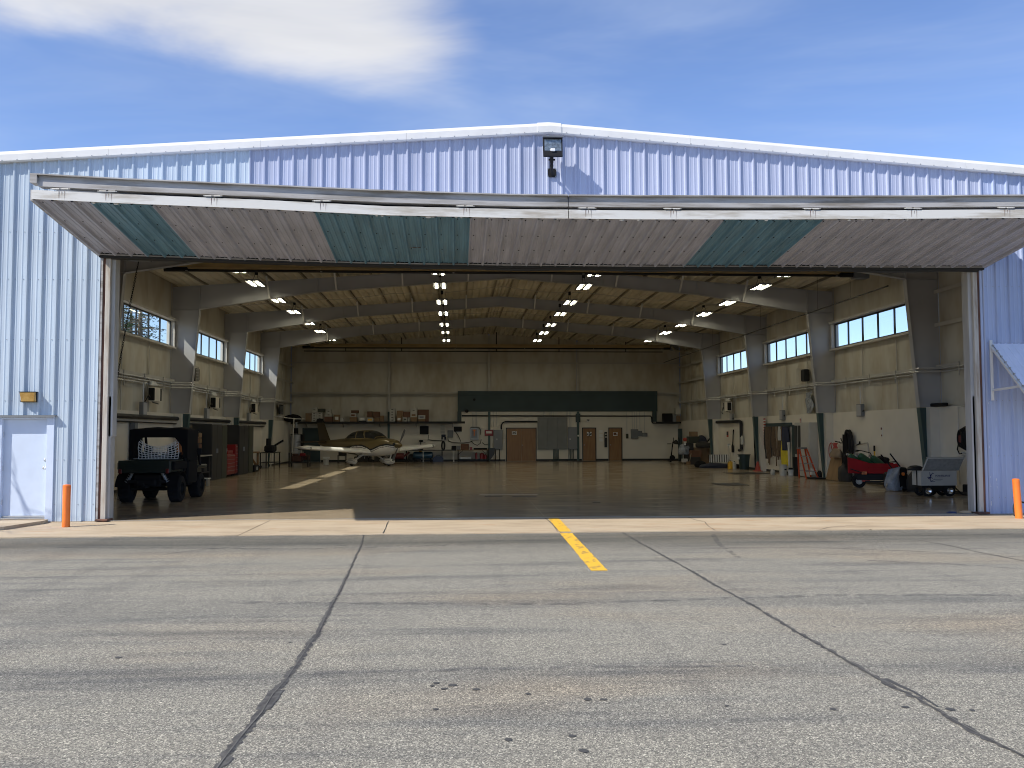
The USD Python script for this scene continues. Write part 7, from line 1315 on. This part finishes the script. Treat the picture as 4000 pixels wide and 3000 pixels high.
y_ = cen[:, 1]; low = el < .16; roof = (el > .90) & (y_ < .35); post = (abs(y_ - .22 + (el - .5) * .25) < .05) | (abs(y_ + .52) < .045) | (y_ < -1.42) | (abs(y_ - 1.08) < .03)
glass = ~(low | roof | post)
for n, mt_, sel in (('cabin_frame', 'plane_gold', ~glass), ('canopy_glass', 'canopy_glass', glass)):
    f = Fc[sel]; u_, inv = np.unique(f, return_inverse=True); A_(n, (V[u_], inv.reshape(f.shape)), mt_, smooth=True)
# wings
def foil(c, t_=.13):
    xs = [1, .75, .5, .3, .15, .06, .015, 0]; up_ = [0, .045, .08, .096, .088, .062, .033, 0]; dn = [0, .012, .028, .036, .037, .03, .018, 0]
    return [(x, z) for x, z in zip(xs, up_)] + [(x, -z) for x, z in list(zip(xs, dn))[-2:0:-1]]
def wing(s, y_le0, c0, x0, z0, y_le1, c1, x1, z1, th=1.0):
    m = MB(); rows = []
    for q in np.linspace(0, 1, 7):
        c = c0 + (c1 - c0) * q; le = y_le0 + (y_le1 - y_le0) * q; rows.append([(s * (x0 + (x1 - x0) * q), le - x * c, z0 + (z1 - z0) * q + z * c * th) for x, z in foil(1)])
    if s < 0: rows = [r[::-1] for r in rows]
    m.loft(rows); return m
for s in (-1, 1):
    w = A_('wing', wing(s, .85, 1.42, .35, .72, .62, 1.15, 4.35, 1.0, 1.55), 'plane_white', smooth=40)
    m = MB(); rows = []
    for q, c, dz in ((0, 1.15, 0), (.4, 1.12, .012), (.75, 1.0, .03), (.95, .8, .05), (1, .6, .06)): rows.append([(s * (4.36 + .42 * q), .62 - .1 * q * q - x * c - (1.15 - c) * .35, 1.0 + dz + z * c * 1.55 * (1 - .55 * q * q)) for x, z in foil(1)])
    if s < 0: rows = [r[::-1] for r in rows]
    m.loft(rows); tp = A_('wing_tip', m, 'plane_white', w, smooth=40)
    m = MB(); m.lathe([(.0, .0), (.10, -.01), (.13, -.03)], (s * 4.5, .56, 1.01), 'y', 14) if 0 else m.box(s * 4.345, s * 4.365, -.55, .64, .94, 1.09); A_('tip_stripe', m, 'plane_black', w)
    m = MB(); t_ = trimesh.creation.icosphere(2, .09); v = np.array(t_.vertices) * [1, .5, .55]; m.add(v + np.array([s * 4.58, .42, 1.03]), t_.faces); A_('nav_light', m, 'canopy_glass', w, smooth=60)
    m = MB(); m.box(s * .62, s * .95, -.45, .55, .835, .842); A_('wing_walk', m, 'plane_black', w)
    A_('tailplane', wing(s, -3.75, .85, .05, 1.30, -4.0, .62, 1.75, 1.30, .8), 'plane_brown', smooth=40)
    # main gear
    m = MB(); m.tube([(s * .40, .05, .66), (s * .75, .03, .46), (s * 1.2, 0, .2)], .03, 8, [.07, .055, .045]); A_('gear_leg', m, 'plane_white')
    def pant(x, y, nm):
        m = MB(); rows = []
        for q, r in ((.42, .02), (.38, .07), (.28, .12), (.1, .15), (-.1, .145), (-.3, .1), (-.45, .04), (-.5, .01)): rows.append([(x + r * .95 * math.cos(a), y + q * 1.1, .25 + r * 1.15 * math.sin(a)) for a in np.linspace(0, 2 * PI, 17)[:-1]])
        m.loft(rows); p_ = A_('wheel_pant', m, 'plane_white', smooth=50)
        m = MB(); m.lathe([(.0, -.06), (.14, -.065), (.175, -.03), (.175, .03), (.14, .065), (0, .06)], (x, y, .175), 'x', 20); A_('wheel', m, 'tyre', p_)
        m = MB(); m.loft([[(x + r * .965 * math.cos(a), y + q * 1.1, .255 + d + .02 * math.sin(a)) for a in np.linspace(0, 2 * PI, 17)[:-1]] for q, r, d in ((.36, .085, -.0), (.25, .13, .02), (.1, .152, .05), (-.1, .147, .03), (-.3, .105, .0), (-.42, .06, -.01))]); A_('pant_stripe', m, 'plane_black', p_)
    pant(s * 1.2, 0, 'main')
m = MB(); m.tube([(0, 1.95, .68), (0, 1.86, .42), (0, 1.78, .22)], .035, 8); A_('nose_gear_leg', m, 'plane_white'); pant(0, 1.75, 'nose')
m = MB(); rows = []
for z, yl, c, t_ in ((1.3, -3.55, 1.15, .055), (1.7, -3.8, 1.0, .05), (2.45, -4.25, .72, .04)): rows.append([(t_ * w, yl - q * c, z) for q, w in ((0, 0), (.08, .6), (.3, 1), (.7, .6), (1, .05), (.7, -.6), (.3, -1), (.08, -.6))])
m.loft(rows); fn = A_('tail_fin', m, 'plane_brown', smooth=40); m = MB(); rows = []
for z, yl, c, t_ in ((2.452, -4.23, .80, .045), (2.62, -4.33, .70, .04), (2.70, -4.42, .52, .02)): rows.append([(t_ * w, yl - q * c, z) for q, w in ((0, 0), (.08, .6), (.3, 1), (.7, .6), (1, .05), (.7, -.6), (.3, -1), (.08, -.6))])
m.loft(rows); A_('fin_cap', m, 'plane_black', fn)
m = MB(); m.bar((.5, -.2, .6), (.55, -.35, .42), .02); m.box(.5, .66, -.42, -.32, .40, .42); m.bar((.2, -.1, .5), (.2, -.15, .38), .015); A_('boarding_step', m, 'plane_white')
m = MB(); m.tube([(.1, 1.7, .62), (.1, 1.55, .5)], .035, 8); m.tube([(-.1, 1.7, .62), (-.1, 1.55, .5)], .035, 8); A_('exhaust', m, 'steel_dull')

stage.GetRootLayer().customLayerData = {}
